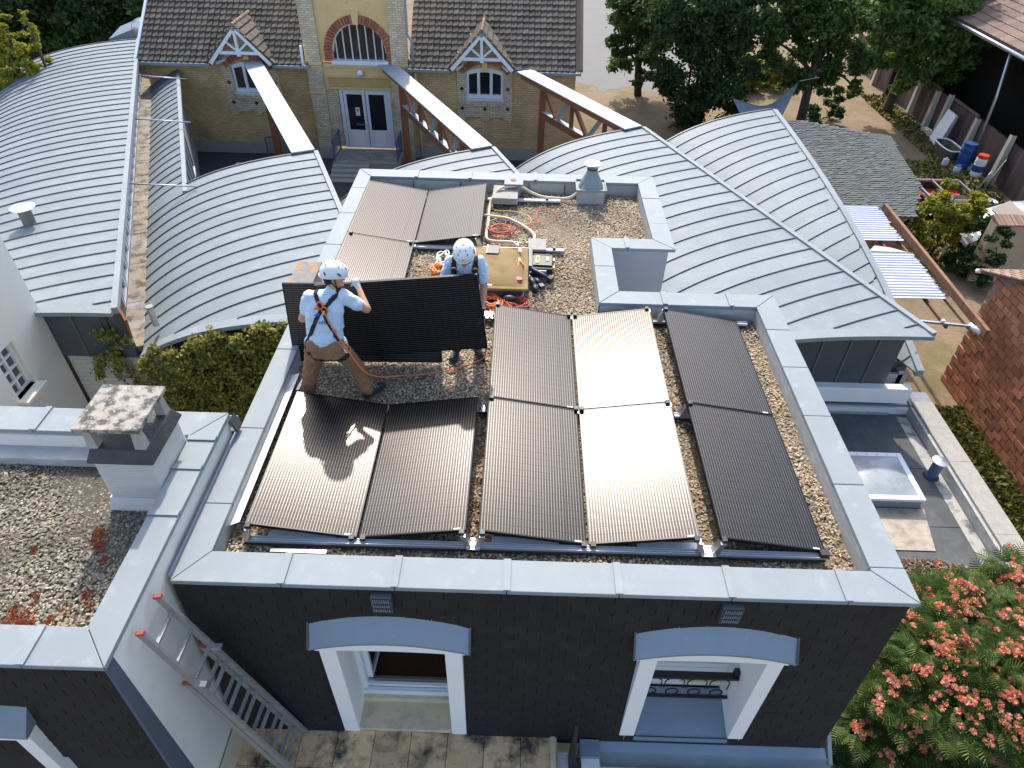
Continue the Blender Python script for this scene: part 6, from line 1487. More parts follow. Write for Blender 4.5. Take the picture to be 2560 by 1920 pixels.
CB = [(-17.3,23.6,-3.7,.75),(-16.6,23.7,-3.2,.68),(-15.9,23.8,-3.0,.6),(-16.3,23.8,-2.5,.5),(-16.15,23.9,-2.0,.30),(-16.1,23.9,-1.55,.17),(-15.55,23.9,-2.2,.38),(-15.45,23.9,-1.75,.24),(-15.4,23.9,-1.4,.13),(-16.7,23.8,-2.3,.35),(-17.4,23.6,-4.4,.9),(-18.2,23.4,-4.6,1.0),(-15.6,24.0,-3.3,.45)]
crown('crown',CB,20000,.075,L_YG,con,36,clumps=16,spread=.25); MB().tube([(-16.9,23.6,GZ),(-16.2,23.8,-2.0)],[.18,.04],8).build('trunk',BARK,con,smooth=True)
MB().tube([(-15.5,24.1,GZ),(-15.4,23.9,-1.6)],[.12,.03],8).build('trunk',BARK,con,smooth=True)
YS = [(16.2,17.5,-5.1,.60),(16.4,17.5,-4.6,.45),(17.2,17.5,-5.2,.55),(16.9,17.5,-5.6,.6),(16.2,17.5,-5.8,.42),(17.2,17.5,-4.75,.30),(15.95,17.5,-5.4,.35),(16.25,17.5,-4.2,.18),(17.35,17.4,-4.5,.18)]
tree('yellow_shrub','bright yellow green shrub beside the torn white corrugated sheets',(16.7,17.6,GZ),[(x,y,z,r_+.07) for x,y,z,r_ in YS],17000,.08,L_YG,.06,41,cat='shrub',spread=.26)
tree('dark_shrub','dark trailing shrub right of the yellow one, before the ochre garden wall',(17.4,16.6,GZ),[(17.4,16.9,-5.5,.45),(17.7,16.8,-5.3,.4),(17.3,16.6,-6.2,.45),(17.0,16.4,-6.3,.5),(17.5,16.7,-5.0,.3),(17.35,15.85,-5.1,.35),(17.2,15.8,-5.7,.45),(17.1,15.8,-6.3,.4),(17.6,15.9,-4.85,.2)],9500,.07,L_DK,.05,42,cat='shrub')
# groundcover
def ground_tufts(name, rects, n, s, mat, seed):
    r_ = np.random.default_rng(seed); C=[]
    for (x0,x1,y0,y1) in rects:
        k=int(n*(x1-x0)*(y1-y0)); C.append(np.stack([r_.uniform(x0,x1,k),r_.uniform(y0,y1,k),GZ+.02+abs(r_.normal(0,.05,k))],1))
    o=leafquads(name,np.concatenate(C),s,mat,None,r_,upb=.3,kind='stuff'); return o
ground_tufts('weeds',[(11.85,14.05,1.0,9.8)],1500,.07,LG('leaf_weed',[(.09,.10,.02),(.14,.15,.03),(.06,.08,.02),(.24,.22,.03),(.10,.09,.03)]),51)
ground_tufts('path_edge_grass',[(20.3,21.5,22.0,34.0),(18.4,20.4,22.4,25.5)],260,.10,GRASSM,52)
ground_tufts('shaded_grass',[(16.3,21.4,16.5,23.2),(12,15.5,24,28)],150,.09,ramp_island('shade_grass',[(.07,.08,.02),(.11,.11,.03),(.05,.06,.015)],.9),53)
# ivy wall
iv = empty('ivy_wall', (-3,7.9,GZ), 'thick olive ivy covering the wall below the second zinc bay', 'climbing plant')
r_ = np.random.default_rng(61); n = 34000
x = r_.uniform(-5.35,-.1,n); z = r_.uniform(-6.7,-2.75,n); top = np.array([arc(max(3.16-(q_*CA+7.8*SA),0)) for q_ in x])-.02+.10*np.sin(x*5)+.06*np.sin(x*13)
left = np.interp(z,[-6.7,-5.3,-4.9,-4.4,-3.6],[-4.6,-5.0,-5.2,-5.0,-5.6])+.10*np.sin(z*9)
k = (z < top+r_.normal(0,.04,n))&(x > left+r_.normal(0,.05,n))
x, z = x[k], z[k]; n = len(x)
lump = .16*np.sin(x*3.1+1)*np.sin(z*2.7)+.10*np.sin(x*7+z*5)+.07*np.sin(z*13-x*4)
y = 7.62-lump*.8-.05*np.clip(-3.6-z,0,2)-np.clip(r_.normal(0,.07,n),-.15,.15)
leafquads('foliage', np.stack([x,y,z],1), .042, L_IVY, iv, r_, upb=.55, asp=.75)
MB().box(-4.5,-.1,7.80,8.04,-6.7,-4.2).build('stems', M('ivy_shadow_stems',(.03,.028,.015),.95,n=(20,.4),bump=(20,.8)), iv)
C = []
for (p0,p1) in (((-5.2,7.9,-3.7),(-5.95,7.75,-4.25)),((-5.95,7.75,-4.25),(-6.15,7.8,-4.75)),((-5.6,7.8,-4.1),(-5.7,7.85,-4.8)),((-5.5,7.8,-4.2),(-5.35,7.85,-5.1)),((-5.4,7.9,-3.6),(-5.75,7.75,-3.55))):
    a, b = np.array(p0), np.array(p1); C.append(a+(b-a)*r_.uniform(0,1,(170,1))+r_.normal(0,.055,(170,3)))
    MB().tube([p0,p1],.008,5).build('runner', BARK, iv)
leafquads('trailing_leaves', np.concatenate(C), .042, L_IVY, iv, r_, upb=.5, asp=.75)
# silk tree with pink blossom
st = empty('silk_tree', (8.9,1.2,GZ), 'silk tree full of coral pink blossom, right of the dark slate wall', 'tree')
SB = [(8.4,1.9,-3.5,.44),(8.9,2.1,-3.4,.44),(9.3,1.9,-3.35,.43),(8.0,1.6,-3.8,.34),(8.3,1.3,-3.5,.54),(8.9,1.2,-3.35,.53),(9.3,1.3,-3.3,.45),(7.9,1.0,-3.8,.47),(8.4,.8,-3.6,.51),(8.9,.7,-3.5,.50),(9.3,.7,-3.5,.5),(8.0,.45,-4.2,.45),(8.5,.35,-4.0,.46),(9.0,.3,-3.9,.45),(9.4,.2,-3.9,.5),(8.6,-.1,-4.2,.5),(9.1,-.2,-4.1,.5)]
FARB = [(9.85,2.55,-3.25,.24),(9.6,2.45,-3.4,.22),(7.62,1.15,-4.0,.22),(7.4,.75,-4.25,.2)]
LOW = [(7.7,.8,-4.6,.45),(7.5,.5,-4.9,.5),(7.9,.2,-5.0,.5),(7.4,0,-5.0,.45),(8.3,0,-4.9,.5),(7.0,.3,-5.2,.45),(8.0,.9,-5.2,.6),(8.7,0,-5.0,.5),(9.2,0,-4.8,.5)]
def fronds(name, blobs, n, mat, parent, seed, L=.20):
    r_ = np.random.default_rng(seed); B = np.array(blobs); w_ = B[:,3]**2; w_ /= w_.sum(); pick = r_.choice(len(B), n, p=w_)
    d = r_.normal(0,1,(n,3)); d[:,2] = abs(d[:,2])*.9-.15; d /= np.linalg.norm(d,axis=1)[:,None]
    c = B[pick,:3]+d*B[pick,3:4]*r_.uniform(.55,1.05,(n,1))*np.array([1,1,.6])
    ax = d.copy(); ax[:,2] = ax[:,2]*.3+r_.normal(0,.25,n); ax += r_.normal(0,.45,(n,3)); ax /= np.linalg.norm(ax,axis=1)[:,None]
    upv = np.array([0,0,1.0])+r_.normal(0,.3,(n,3)); sd_ = np.cross(ax,upv); sd_ /= np.linalg.norm(sd_,axis=1)[:,None]; nn = np.cross(sd_,ax)
    Ls = L*r_.uniform(.7,1.3,(n,1)); Vs = []
    K = 9
    for j in range(K):
        t = (j+.6)/K; lw = .42*math.sin(PI*min(t*.9+.12,1))+.05
        root = c+ax*Ls*t-nn*Ls*(t**2)*.45*np.sign(nn[:,2:3])
        for s in (-1,1):
            tip = root+(sd_*s*lw+ax*.22-nn*np.sign(nn[:,2:3])*.10)*Ls; wv = ax*Ls*.040
            Vs.append(np.stack([root-wv,root+wv,tip+wv*.7,tip-wv*.7],1))
    V = np.concatenate(Vs,1).reshape(-1,3); F = np.arange(len(V)).reshape(-1,4)
    # islands per frond colour vary leaflet by leaflet
    return npmesh(name, V, F, mat, parent)
fronds('foliage', SB+FARB, 4600, L_LAUR, st, 71)
fronds('lower_foliage', LOW, 2600, L_DK, st, 72)
tp = [Vector((8.9,1.2,GZ)), Vector((8.8,1.1,-5.6)), Vector((8.6,1.0,-4.6))]
MB().tube(bez(tp,5), list(np.linspace(.14,.08,11)), 9).build('trunk', BARK, st, smooth=True)
qq = random.Random(3)
for b in SB+FARB+LOW[:4]:
    e = Vector(b[:3]); s = tp[2].lerp(tp[1], qq.uniform(0,.6)); MB().tube(bez([s, s.lerp(e,.5)+Vector((0,0,.12)), e],5), list(np.linspace(.035,.008,11)), 6).build('branch', TWIG if qq.random() < .4 else BARK, st, smooth=True)
BLOS = bpy.data.materials.new('coral_blossom'); BLOS.use_nodes = True; t_ = BLOS.node_tree; b_ = t_.nodes['Principled BSDF']; b_.inputs['Roughness'].default_value = .8
tc = t_.nodes.new('ShaderNodeTexCoord'); ln = t_.nodes.new('ShaderNodeVectorMath'); ln.operation = 'LENGTH'; t_.links.new(tc.outputs['Object'], ln.inputs[0])
cr = t_.nodes.new('ShaderNodeValToRGB'); e = cr.color_ramp.elements; e[0].position = .016; e[0].color = (.80,.62,.50,1); e[1].position = .042; e[1].color = (.80,.21,.10,1)
t_.links.new(ln.outputs['Value'], cr.inputs[0]); t_.links.new(cr.outputs[0], b_.inputs['Base Color'])
def puff(seed, k=64):
    q = random.Random(seed); m = MB()
    for _ in range(k):
        d = Vector((q.gauss(0,1),q.gauss(0,1),abs(q.gauss(0,1))*.9-.1)).normalized(); x = d.orthogonal().normalized()*.0045; L = q.uniform(.030,.046)
        m.add([d*.004-x*.4, d*.004+x*.4, d*L+x*1.3, d*L-x*1.3], [(0,1,2,3)])
    return m
pf = []
for i in range(4):
    o = puff(i).build('blossom', BLOS, st, origin=(0,0,0)); pf.append(o)
cnt = 0; q = random.Random(9)
spots = []
for b in SB+FARB:
    for _ in range(int(9*b[3]/.4)):
        a = q.uniform(0,2*PI); el = q.uniform(.15,1.4); d = Vector((math.cos(a)*math.cos(el),math.sin(a)*math.cos(el)-.15,math.sin(el))).normalized()
        spots.append(Vector(b[:3])+Vector((d.x*b[3],d.y*b[3],d.z*b[3]*.68+.03)))
q.shuffle(spots)
for s in spots:
    m_ = q.choice([2,3,4,5,6])
    for k in range(m_):
        if cnt >= 296: break
        loc = s+Vector((q.gauss(0,.045),q.gauss(0,.045),q.uniform(0,.03)))
        if cnt < 4: o = pf[cnt]; o.location = loc-WO[st]
        else: o = inst(pf[cnt%4], loc, st)
        o.rotation_euler = (q.uniform(-.5,.5),q.uniform(-.5,.5),q.uniform(0,6)); o.scale = (q.uniform(.95,1.35),)*3; cnt += 1
# the remaining, smaller puffs between them
r_ = np.random.default_rng(78); VV = []; FF = []
for s in spots:
    for _ in range(5):
        c = s+Vector((r_.normal(0,.07),r_.normal(0,.07),r_.uniform(-.03,.03))); k0 = r_.uniform(.030,.05)
        for _ in range(34):
            d = Vector((r_.normal(),r_.normal(),abs(r_.normal())*.9)).normalized(); x = d.orthogonal().normalized()*.006; b0_ = len(VV)
            VV += [tuple(c+d*.004-x*.3),tuple(c+d*.004+x*.3),tuple(c+d*k0+x),tuple(c+d*k0-x)]; FF.append((b0_,b0_+1,b0_+2,b0_+3))
npmesh('small_blossoms', np.array(VV), np.array(FF), ramp_island('coral_puffs',[(.78,.17,.07),(.82,.32,.18),(.82,.52,.36),(.78,.22,.10)],.8,.2), st, 'stuff')
# yellow buds
r_ = np.random.default_rng(77); S = np.array([tuple(s) for s in spots]); C = np.repeat(S,18,0)+r_.normal(0,.05,(len(S)*18,3))-np.array([0,0,.02])
leafquads('buds', C, .014, ramp_island('yellow_buds',[(.40,.34,.05),(.28,.28,.05),(.5,.42,.1)],.8), st, r_, upb=.3)
# ---------------------------------------------------------------- people
def organic(name, prims, mat, parent, vox=.011, it=6):
    m = MB()
    for q in prims:
        if q[0] == 'c': m.cap(q[1], q[2], q[3], q[4], 14)
        else: m.ell(q[1], q[2], q[3] if len(q) > 3 else None, 16, 10)
    o = m.build(name, mat, parent, smooth=True)
    r_ = o.modifiers.new('blend', 'REMESH'); r_.mode = 'VOXEL'; r_.voxel_size = vox; r_.use_smooth_shade = True
    s_ = o.modifiers.new('smooth', 'SMOOTH'); s_.factor = .5; s_.iterations = it
    return o
def wrinkle(o, size, strength):
    tx = bpy.data.textures.new('folds', 'CLOUDS'); tx.noise_scale = size
    d = o.modifiers.new('folds', 'DISPLACE'); d.texture = tx; d.strength = strength; d.mid_level = .5; d.texture_coords = 'GLOBAL'
def ribbon(name, pts, width, mat, parent, target=None, thick=.006, side=None, off=.004, n=6):
    p = bez(pts, n); V = []; F = []
    for i, q in enumerate(p):
        d = (p[min(i+1,len(p)-1)]-p[max(i-1,0)]).normalized(); sd = Vector(side) if side else Vector((0,-1,0))
        x = d.cross(sd).normalized()
        for s in (-1,-.33,.33,1): V.append(q+x*width/2*s)
    for i in range(len(p)-1):
        for k in range(3): a = i*4+k; F.append((a,a+1,a+5,a+4))
    m = MB().add(V,F); o = m.build(name, mat, parent)
    if target:
        s_ = o.modifiers.new('wrap','SHRINKWRAP'); s_.target = target; s_.wrap_method = 'NEAREST_SURFACEPOINT'; s_.wrap_mode = 'OUTSIDE_SURFACE' if False else 'ABOVE_SURFACE'; s_.offset = off
    sl_ = o.modifiers.new('thick','SOLIDIFY'); sl_.thickness = thick; sl_.offset = 0
    return o
def helmet(parent, c, face, tilt, big=1.0):
    """c = centre of the skull, face = horizontal facing direction, tilt = nod in radians"""
    fwd = Vector(face).normalized(); X = fwd; Z = Vector((0,0,1)); Yv = Z.cross(X)
    m3 = Matrix((X,Yv,Z)).transposed()@Matrix.Rotation(tilt,3,'Y')
    c = Vector(c)
    def P_(x,y,z): return c+m3@Vector((x,y,z))
    V = []; F = []; nu, nv = 28, 9
    for j in range(nv):
        t = j/(nv-1)*PI/2
        for i in range(nu):
            a = 2*PI*i/nu
            r = math.cos(t)**.82; zz = .118*math.sin(t)
            rim = -.016-.012*math.cos(2*a) if j == 0 else 0
            V.append(P_(.142*r*math.cos(a)*big, .118*r*math.sin(a)*big, (zz+rim+.0)*big))
    for j in range(nv-1):
        for i in range(nu): F.append((j*nu+i, j*nu+(i+1)%nu, (j+1)*nu+(i+1)%nu, (j+1)*nu+i))
    m = MB().add(V,F); o = m.build('helmet', HELM, parent, smooth=True)
    s_ = o.modifiers.new('shell','SOLIDIFY'); s_.thickness = .010; s_.offset = -1
    for q in range(1, 9, 2):                               # raised ribs between the vents
        pass
    # rim bead
    MB().tube([P_(.143*math.cos(a)*big,.119*math.sin(a)*big,(-.016-.012*math.cos(2*a))*big) for a in np.linspace(0,2*PI,33)[:-1]], .0055, 6, True).build('helmet_rim', HELM, o, smooth=True)
    def vent(a, t, L, wd, tw=0):
        def S(a_,t_): r = math.cos(t_)**.82; return P_(.1445*r*math.cos(a_)*big,.1205*r*math.sin(a_)*big,.1205*math.sin(t_)*big)
        pts = []
        for u,v_ in ((-1,0),(-.4,.8),(.5,1),(1,.25),(.8,-.5),(-.2,-.7)):
            pts.append(S(a+(u*L*math.cos(tw)-v_*wd*math.sin(tw))/.13, t+(u*L*math.sin(tw)+v_*wd*math.cos(tw))/.12))
        nrm = (S(a,t)-P_(0,0,0)).normalized()*.003
        MB().ext(pts, nrm).build('helmet_vent', BLACKP, o)
    for sgn in (1,-1):
        vent(PI-sgn*.75, .28, .024, .010, .9*sgn); vent(sgn*1.35, .30, .026, .011, .9*sgn)
        vent(PI-sgn*.35, 1.0, .016, .006, .2); vent(sgn*.5, .62, .018, .006, 1.2*sgn); vent(sgn*.42, 1.0, .016, .005, 1.2*sgn)
        vent(sgn*1.2, .95, .014, .006, .3)
    vent(PI, .12, .008, .006, 1.6); vent(0, .22, .012, .005, 0)
    return o, P_
def face(parent, c, fdir, tilt, eyes=True):
    fwd = Vector(fdir).normalized(); Z = Vector((0,0,1)); Yv = Z.cross(fwd)
    m3 = Matrix((fwd,Yv,Z)).transposed()@Matrix.Rotation(tilt,3,'Y'); c = Vector(c)
    P_ = lambda x,y,z: c+m3@Vector((x,y,z))
    e = tuple((m3).to_euler())
    pr = [('e', P_(0,0,.015), (.098,.078,.112), e), ('e', P_(.035,0,-.055), (.058,.056,.060), e),         # skull, jaw
          ('e', P_(.102,0,-.022), (.018,.013,.020), e), ('c', P_(.090,0,.012), P_(.108,0,-.020), .009, .012), # nose
          ('e', P_(.086,0,-.096), (.020,.024,.018), e),                                                        # chin
          ('c', P_(.090,-.030,.022), P_(.090,.030,.022), .011, .011),                                          # brow
          ('e', P_(.088,0,-.062), (.012,.024,.009), e),                                                        # lips
          ('e', P_(-.01,.080,-.012), (.022,.009,.032), e), ('e', P_(-.01,-.080,-.012), (.022,.009,.032), e)]   # ears
    def extras():
        for s in (1,-1):
            MB().ell(P_(.087,.030*s,.001), (.009,.013,.0075), e).build('eye', WHITE, parent, smooth=True)
            MB().ell(P_(.094,.030*s,.001), (.0035,.006,.006), e).build('pupil', HAIR, parent, smooth=True)
            MB().tube([P_(.096,.044*s,.020),P_(.103,.030*s,.024),P_(.100,.014*s,.020)], .0035, 5).build('eyebrow', HAIR, parent, smooth=True)
        MB().tube([P_(.100,-.020,-.060),P_(.104,0,-.058),P_(.100,.020,-.060)], .0035, 5).build('lips', M('lip_skin',(.38,.13,.10),.5), parent, smooth=True)
    return pr, P_, extras
def hand(wrist, palm, tips, nrm, mat, name, parent, thumb=None, s=1.0):
    """palm centre and five finger chains that curl round what is held"""
    pr = [('c', wrist, palm, .026*s, .034*s), ('e', palm, (.040*s,.030*s,.040*s))]
    for base, mid, tip in tips: pr += [('c', palm, base, .014*s, .0115*s), ('c', base, mid, .0115*s, .0105*s), ('c', mid, tip, .0105*s, .0085*s)]
    if thumb: pr += [('c', palm, thumb[0], .016*s, .013*s), ('c', thumb[0], thumb[1], .013*s, .010*s)]
    return organic(name, pr, mat, parent, .0045, 2)
def shoe(p_heel, p_toe, parent, ank):
    h, t_ = Vector(p_heel), Vector(p_toe); d = (t_-h); d.z = 0; d.normalize()
    o = organic('shoe', [('c', h+Vector((0,0,.045)), t_+Vector((0,0,.025))-d*.03, .043, .036), ('c', h+Vector((0,0,.04))+d*.03, ank, .045, .043), ('e', t_+Vector((0,0,.018))-d*.035, (.045,.045,.028))], SHOE, parent, .007, 3)
    x = Vector((-d.y,d.x,0)); poly = []
    for k in range(20):
        a = 2*PI*k/20; L = (t_-h).length/2+.035
        poly.append(h.lerp(t_,.5)+d*(L*math.cos(a))+x*((.043+.006*math.cos(a))*math.sin(a)))
    MB().ext([(q.x,q.y,-.213) for q in poly], (0,0,.022)).build('sole', SOLE, o)
    for k in range(3):
        q = h.lerp(t_,.48+k*.13); MB().tube([q+x*.026+Vector((0,0,.068-k*.009)), q+Vector((0,0,.078-k*.010)), q-x*.026+Vector((0,0,.068-k*.009))], .004, 5).build('lace', STEEL, o, smooth=True)
    return o
# --- left worker, back to the camera
p = empty('person', (.80,2.50,-.2), 'left worker seen from behind in light blue shirt, brown trousers and harness', 'person', 'workers on the roof')
hc = (.935,2.65,1.235); fd = (.93,.37,0)
fpr, FP, fex = face(p, hc, fd, .20)
Ls, Rs = Vector((.685,2.555,1.045)), Vector((1.00,2.585,1.05)); Le, Re = Vector((.545,2.60,.745)), Vector((1.215,2.66,.845)); Lw, Rw = Vector((.60,2.84,.60)), Vector((1.115,2.85,.955))
hipL, hipR = Vector((.69,2.43,.53)), Vector((.90,2.43,.53)); kL, kR = Vector((.565,2.49,.16)), Vector((1.055,2.50,.20)); aL, aR = Vector((.47,2.47,-.13)), Vector((1.135,2.485,-.11))
body = organic('body', fpr+[('c',(.90,2.60,1.08),(.93,2.64,1.19),.058,.052),('c',(.84,2.56,.97),(.80,2.47,.62),.098,.09),('c',Ls,Rs,.055,.055),
    ('c',Ls,Le,.052,.043),('c',Le,Lw,.043,.029),('c',Rs,Re,.052,.045),('c',Re,Rw,.045,.030),
    ('c',hipL,kL,.075,.055),('c',kL,aL,.05,.035),('c',hipR,kR,.075,.055),('c',kR,aR,.05,.035),('e',(.795,2.44,.55),(.13,.09,.09))], SKIN, p, .010, 4)
fex()
sh = organic('shirt', [('e',(.835,2.555,.985),(.185,.120,.135)),('e',(.80,2.50,.80),(.178,.120,.21)),('e',(.785,2.465,.62),(.176,.122,.13)),
    ('c',(.70,2.555,1.04),(.99,2.58,1.045),.072,.072),('c',Ls,Ls.lerp(Le,.52),.076,.068),('c',Rs,Rs.lerp(Re,.62),.078,.070),('c',(.88,2.59,1.06),(.90,2.605,1.105),.075,.062),
    ('c',(.665,2.47,.545),(.905,2.47,.535),.100,.100),('c',(.72,2.50,.95),(.69,2.47,.6),.09,.09),('c',(.93,2.52,.95),(.885,2.47,.6),.09,.09)], SHIRT, p, .009, 5)
wrinkle(sh, .06, .030)
tr_ = organic('trousers', [('e',(.785,2.44,.50),(.178,.125,.12)),('c',hipL,kL,.112,.084),('c',kL,aL+Vector((0,0,.0)),.084,.070),('c',aL,aL+Vector((0,.01,-.02)),.070,.068),
    ('c',hipR,kR,.112,.084),('c',kR,aR,.084,.070),('c',(.69,2.40,.47),(.75,2.40,.45),.09,.08),('c',(.89,2.40,.47),(.83,2.40,.45),.09,.08)], TROUS, p, .010, 4)
wrinkle(tr_, .05, .036)
organic('hair', [('e',FP(-.045,0,-.012),(.066,.076,.075)),('e',FP(-.055,0,-.05),(.040,.062,.035))], HAIR, p, .008, 3)
hel, HP = helmet(p, FP(-.004,0,.045), fd, .16)
MB().tube([HP(-.01,-.105,-.02),FP(.01,-.083,-.05),FP(.035,-.055,-.105),FP(.045,0,-.125),FP(.035,.055,-.105),FP(.01,.083,-.05),HP(-.01,.105,-.02)], .006, 5).build('chin_strap', STRAP, p, smooth=True)
MB().tube([HP(-.07,-.085,-.02),FP(-.02,-.083,-.045),FP(.02,-.07,-.09)], .005, 5).build('chin_strap', STRAP, p, smooth=True)
# gloves: fingers over the top edge of the panel (z .98 at x 1.06)
hand(Rw, Vector((1.075,2.912,.995)), [((1.095,2.945,1.012),(1.092,2.975,1.005),(1.09,2.985,.975)),((1.073,2.948,1.018),(1.070,2.98,1.010),(1.068,2.99,.975)),((1.050,2.946,1.016),(1.047,2.978,1.008),(1.046,2.988,.975)),((1.03,2.940,1.010),(1.028,2.970,1.002),(1.028,2.98,.975))], None, GLOVG, 'glove', p, thumb=((1.035,2.915,.975),(1.015,2.930,.945)), s=1.05)
hand(Lw, Vector((.605,2.895,.60)), [((.60,2.925,.635),(.603,2.985,.64),(.635,3.0,.64)),((.597,2.93,.61),(.60,2.99,.612),(.635,3.003,.612)),((.597,2.93,.585),(.60,2.99,.585),(.635,3.003,.585)),((.60,2.925,.56),(.603,2.985,.56),(.63,3.0,.56))], None, GLOVG, 'glove', p, thumb=((.635,2.905,.63),(.66,2.925,.65)))
shoe((1.125,2.47,-.20),(1.275,2.665,-.20), p, aR+Vector((.0,.0,.02)))
shoe((.465,2.46,-.20),(.475,2.66,-.20), p, aL+Vector((0,0,.02)))
# harness
ribbon('strap', [(.755,2.58,1.13),(.765,2.50,1.11),(.79,2.45,1.06),(.83,2.43,1.0)], .042, STRAP, p, sh)
ribbon('strap', [(.985,2.60,1.13),(.96,2.50,1.10),(.90,2.44,1.05),(.84,2.43,.99)], .042, STRAP, p, sh)
ribbon('strap', [(.84,2.43,.99),(.86,2.40,.90),(.90,2.38,.80),(.945,2.37,.68),(.985,2.36,.57),(1.01,2.36,.50)], .042, STRAP, p, sh)
ribbon('strap', [(.83,2.43,1.0),(.76,2.40,.88),(.70,2.39,.76),(.655,2.42,.64),(.64,2.44,.55)], .042, STRAP, p, sh)
for k in range(6): MB().obox((.955+k*.012,2.352-k*.002,.64-k*.024),(.036,.012,.008),(0,.4,.2)).build('buckle', STEEL, p)
ribbon('leg_loop', [(.635,2.42,.56),(.66,2.36,.46),(.74,2.32,.41),(.82,2.32,.385),(.93,2.33,.40),(1.01,2.38,.46),(1.02,2.44,.52)], .035, STRAP, p, tr_, side=(0,-1,0))
ribbon('leg_loop', [(.90,2.33,.39),(.97,2.35,.42),(1.03,2.41,.47)], .05, STRAP, p, tr_)
ribbon('belt', [(.63,2.45,.56),(.635,2.48,.50),(.65,2.50,.46)], .03, STRAP, p, tr_)
rg = empty('harness_ring', (.83,2.42,1.0), parent=p)
for c0, a0 in (((.815,2.425,1.035),.5),((.855,2.415,.985),.2)):
    MB().tube([(c0[0]+.026*math.cos(t),c0[1],c0[2]+.042*math.sin(t)) for t in np.linspace(0,2*PI,16)[:-1]], .008, 7, True).build('karabiner', M('anodised_orange',(.85,.16,.04),.3,.6), rg, smooth=True)
MB().obox((.845,2.405,.965),(.018,.012,.045),(0,.3,0)).build('tag', M('green_tag',(.45,.65,.3),.5), rg)
MB().obox((.77,2.425,.99),(.05,.008,.012),(0,.2,0)).build('tag', ORCAB, rg)
MB().obox((.775,2.405,.935),(.05,.01,.022),(0,-.5,0)).build('tag', M('blue_tag',(.02,.10,.6),.5), rg)
def lettering(txt, size, loc, rot, mat, parent, name='lettering', ext=.0008):
    c = bpy.data.curves.new(name, 'FONT'); c.body = txt; c.size = size; c.extrude = ext; c.align_x = 'CENTER'; c.resolution_u = 3
    tmp = bpy.data.objects.new('tmp', c); col.objects.link(tmp); dg = bpy.context.evaluated_depsgraph_get(); dg.update()
    me = bpy.data.meshes.new_from_object(tmp.evaluated_get(dg)); bpy.data.objects.remove(tmp)
    o = bpy.data.objects.new(name, me); col.objects.link(o); me.materials.clear(); me.materials.append(mat)
    o.parent = parent; o.location = Vector(loc)-WO[parent]; o.rotation_euler = rot
    return o
INK = M('navy_print', (.03,.06,.22), .7)
lt = lettering('Volt', .065, (.80,2.374,.845), (R(83),0,.05), INK, p)
# lifeline
tag(MB().tube(bez([(.855,2.40,.97),(.90,2.37,.86),(.97,2.35,.70),(1.05,2.36,.50),(1.16,2.42,.20),(1.29,2.60,-.02),(1.48,2.78,-.14),(1.72,2.86,-.185),(1.93,2.93,-.185),(2.19,3.05,-.185),(2.34,3.14,-.18),(2.40,3.20,-.15),(2.405,3.20,.0),(2.395,3.17,.25),(2.40,3.18,.42)],8), .0085, 6).build('safety_rope', M('orange_rope',(.75,.20,.08),.7), smooth=True), 'orange safety rope sagging from the left worker\'s back to the other worker\'s hip', 'rope')
# --- right worker, facing the camera behind the panel
p = empty('person', (2.19,3.25,-.2), 'right worker facing us with head bowed, behind the raised end of the carried panel', 'person', 'workers on the roof')
hc = (2.19,3.19,1.215); fd = (-.02,-1,0)
fpr, FP, fex = face(p, hc, fd, .42)
Ls, Rs = Vector((2.035,3.30,1.055)), Vector((2.345,3.30,1.06)); Le, Re = Vector((1.95,3.20,.84)), Vector((2.395,3.22,.82)); Lw, Rw = Vector((2.05,3.05,.70)), Vector((2.385,3.05,.63))
hipL, hipR = Vector((2.10,3.38,.55)), Vector((2.27,3.38,.55)); kL, kR = Vector((2.09,3.30,.18)), Vector((2.30,3.34,.18)); aL, aR = Vector((2.06,3.28,-.12)), Vector((2.30,3.34,-.12))
organic('body', fpr+[('c',(2.19,3.29,1.07),(2.19,3.22,1.18),.058,.052),('c',(2.19,3.29,.98),(2.19,3.36,.62),.098,.09),('c',Ls,Rs,.055,.055),
    ('c',Ls,Le,.05,.042),('c',Le,Lw,.042,.029),('c',Rs,Re,.05,.044),('c',Re,Rw,.044,.030),('c',hipL,kL,.075,.055),('c',kL,aL,.05,.035),('c',hipR,kR,.075,.055),('c',kR,aR,.05,.035),('e',(2.185,3.38,.56),(.12,.09,.09))], SKIN, p, .010, 4)
fex()
sh = organic('shirt', [('e',(2.19,3.29,.97),(.175,.118,.135)),('e',(2.19,3.33,.78),(.170,.115,.2)),('e',(2.19,3.36,.62),(.148,.112,.11)),
    ('c',(2.06,3.30,1.05),(2.33,3.30,1.05),.070,.070),('c',Ls,Ls.lerp(Le,.72),.072,.066),('c',Rs,Rs.lerp(Re,.72),.072,.066)], SHIRT, p, .009, 5)
wrinkle(sh, .06, .028)
tr_ = organic('trousers', [('e',(2.185,3.38,.54),(.155,.12,.115)),('c',hipL,kL,.088,.068),('c',kL,aL,.068,.058),('c',hipR,kR,.088,.068),('c',kR,aR,.068,.058)], NAVYT, p, .010, 4)
wrinkle(tr_, .06, .022)
organic('hair', [('e',FP(-.045,0,-.012),(.066,.076,.075))], HAIR, p, .008, 3)
hel, HP = helmet(p, FP(-.004,0,.045), fd, .36)
MB().tube([HP(-.01,-.105,-.02),FP(.01,-.083,-.05),FP(.035,-.055,-.105),FP(.045,0,-.125),FP(.035,.055,-.105),FP(.01,.083,-.05),HP(-.01,.105,-.02)], .006, 5).build('chin_strap', STRAP, p, smooth=True)
a_ = HP(.138,0,.028); o = lettering('KASK', .026, a_, (R(52),0,-.02), BLACKP, p)
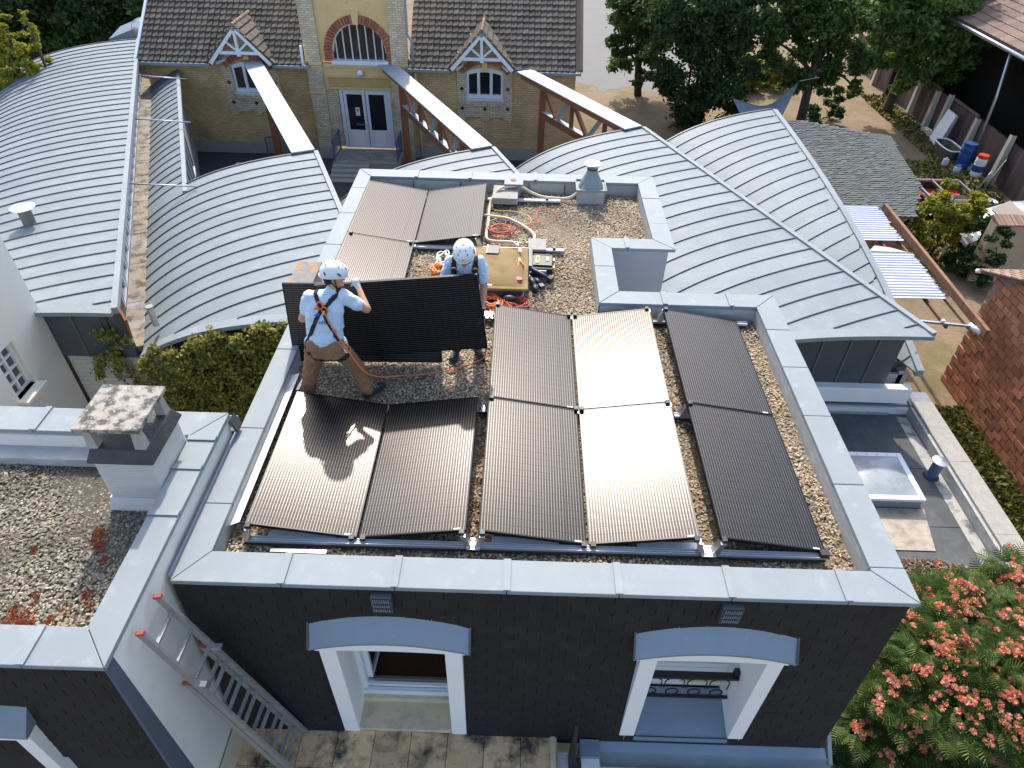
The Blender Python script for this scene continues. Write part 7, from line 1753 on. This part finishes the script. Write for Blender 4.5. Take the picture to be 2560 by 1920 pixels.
for s in (-1,1):
    x = 2.19+s*.115
    ribbon('strap', [(x*.98+.02*2.19,3.33,1.13),(x,3.26,1.12),(x,3.19,1.05),(x,3.165,.95),(x,3.19,.85),(x,3.22,.75)], .045, STRAP, p, sh, side=(0,-1,.3))
    MB().obox((x,3.165,1.02),(.058,.014,.05),(-.2,0,0)).build('buckle', BLACKP, p, bevel=.003)
    MB().obox((x,3.170,1.055),(.034,.014,.010),(-.2,0,0)).build('buckle_mark', REDP, p)
MB().obox((2.255,3.168,.95),(.03,.004,.004),(-.1,.6,0)).build('chest_print', INK, p); MB().obox((2.255,3.167,.95),(.03,.004,.004),(-.1,-.6,0)).build('chest_print', M('ochre_print',(.6,.35,.1),.7), p)
hand(Rw, Vector((2.375,2.985,.55)), [((2.375,2.95,.575),(2.36,2.93,.57),(2.335,2.928,.565)),((2.378,2.945,.55),(2.362,2.925,.545),(2.335,2.925,.54)),((2.378,2.945,.525),(2.362,2.925,.52),(2.335,2.925,.515)),((2.375,2.95,.50),(2.36,2.93,.495),(2.337,2.928,.49))], None, GLOVB, 'glove', p, thumb=((2.36,3.005,.58),(2.335,3.0,.60)))
MB().lathe(Rw, [(.036,-.012),(.037,.0),(.036,.012)], 16, Rw-Re).build('glove_cuff', YELP, p, smooth=True)
hand(Lw, Vector((2.10,3.02,.66)), [((2.12,3.0,.68),(2.12,2.99,.70),(2.12,2.985,.72)),((2.11,2.995,.66),(2.125,2.985,.67),(2.13,2.98,.69)),((2.11,2.995,.64),(2.125,2.985,.645),(2.135,2.98,.66)),((2.10,3.0,.62),(2.115,2.99,.625),(2.13,2.985,.635))], None, GLOVB, 'glove', p, thumb=((2.09,3.0,.69),(2.09,2.99,.72)))
MB().obox((2.40,3.27,.53),(.03,.06,.09),(0,0,.2)).build('tool_pouch', M('blue_pouch',(.02,.12,.55),.6), p, bevel=.006)
ribbon('leg_loop', [(2.04,3.31,.45),(2.12,3.26,.42),(2.19,3.28,.40),(2.27,3.26,.42),(2.35,3.31,.45)], .04, STRAP, p, tr_)
shoe((2.06,3.29,-.20),(2.005,3.12,-.20), p, aL+Vector((0,0,.02)))
shoe((2.29,3.33,-.20),(2.375,3.19,-.20), p, aR+Vector((0,0,.02)))
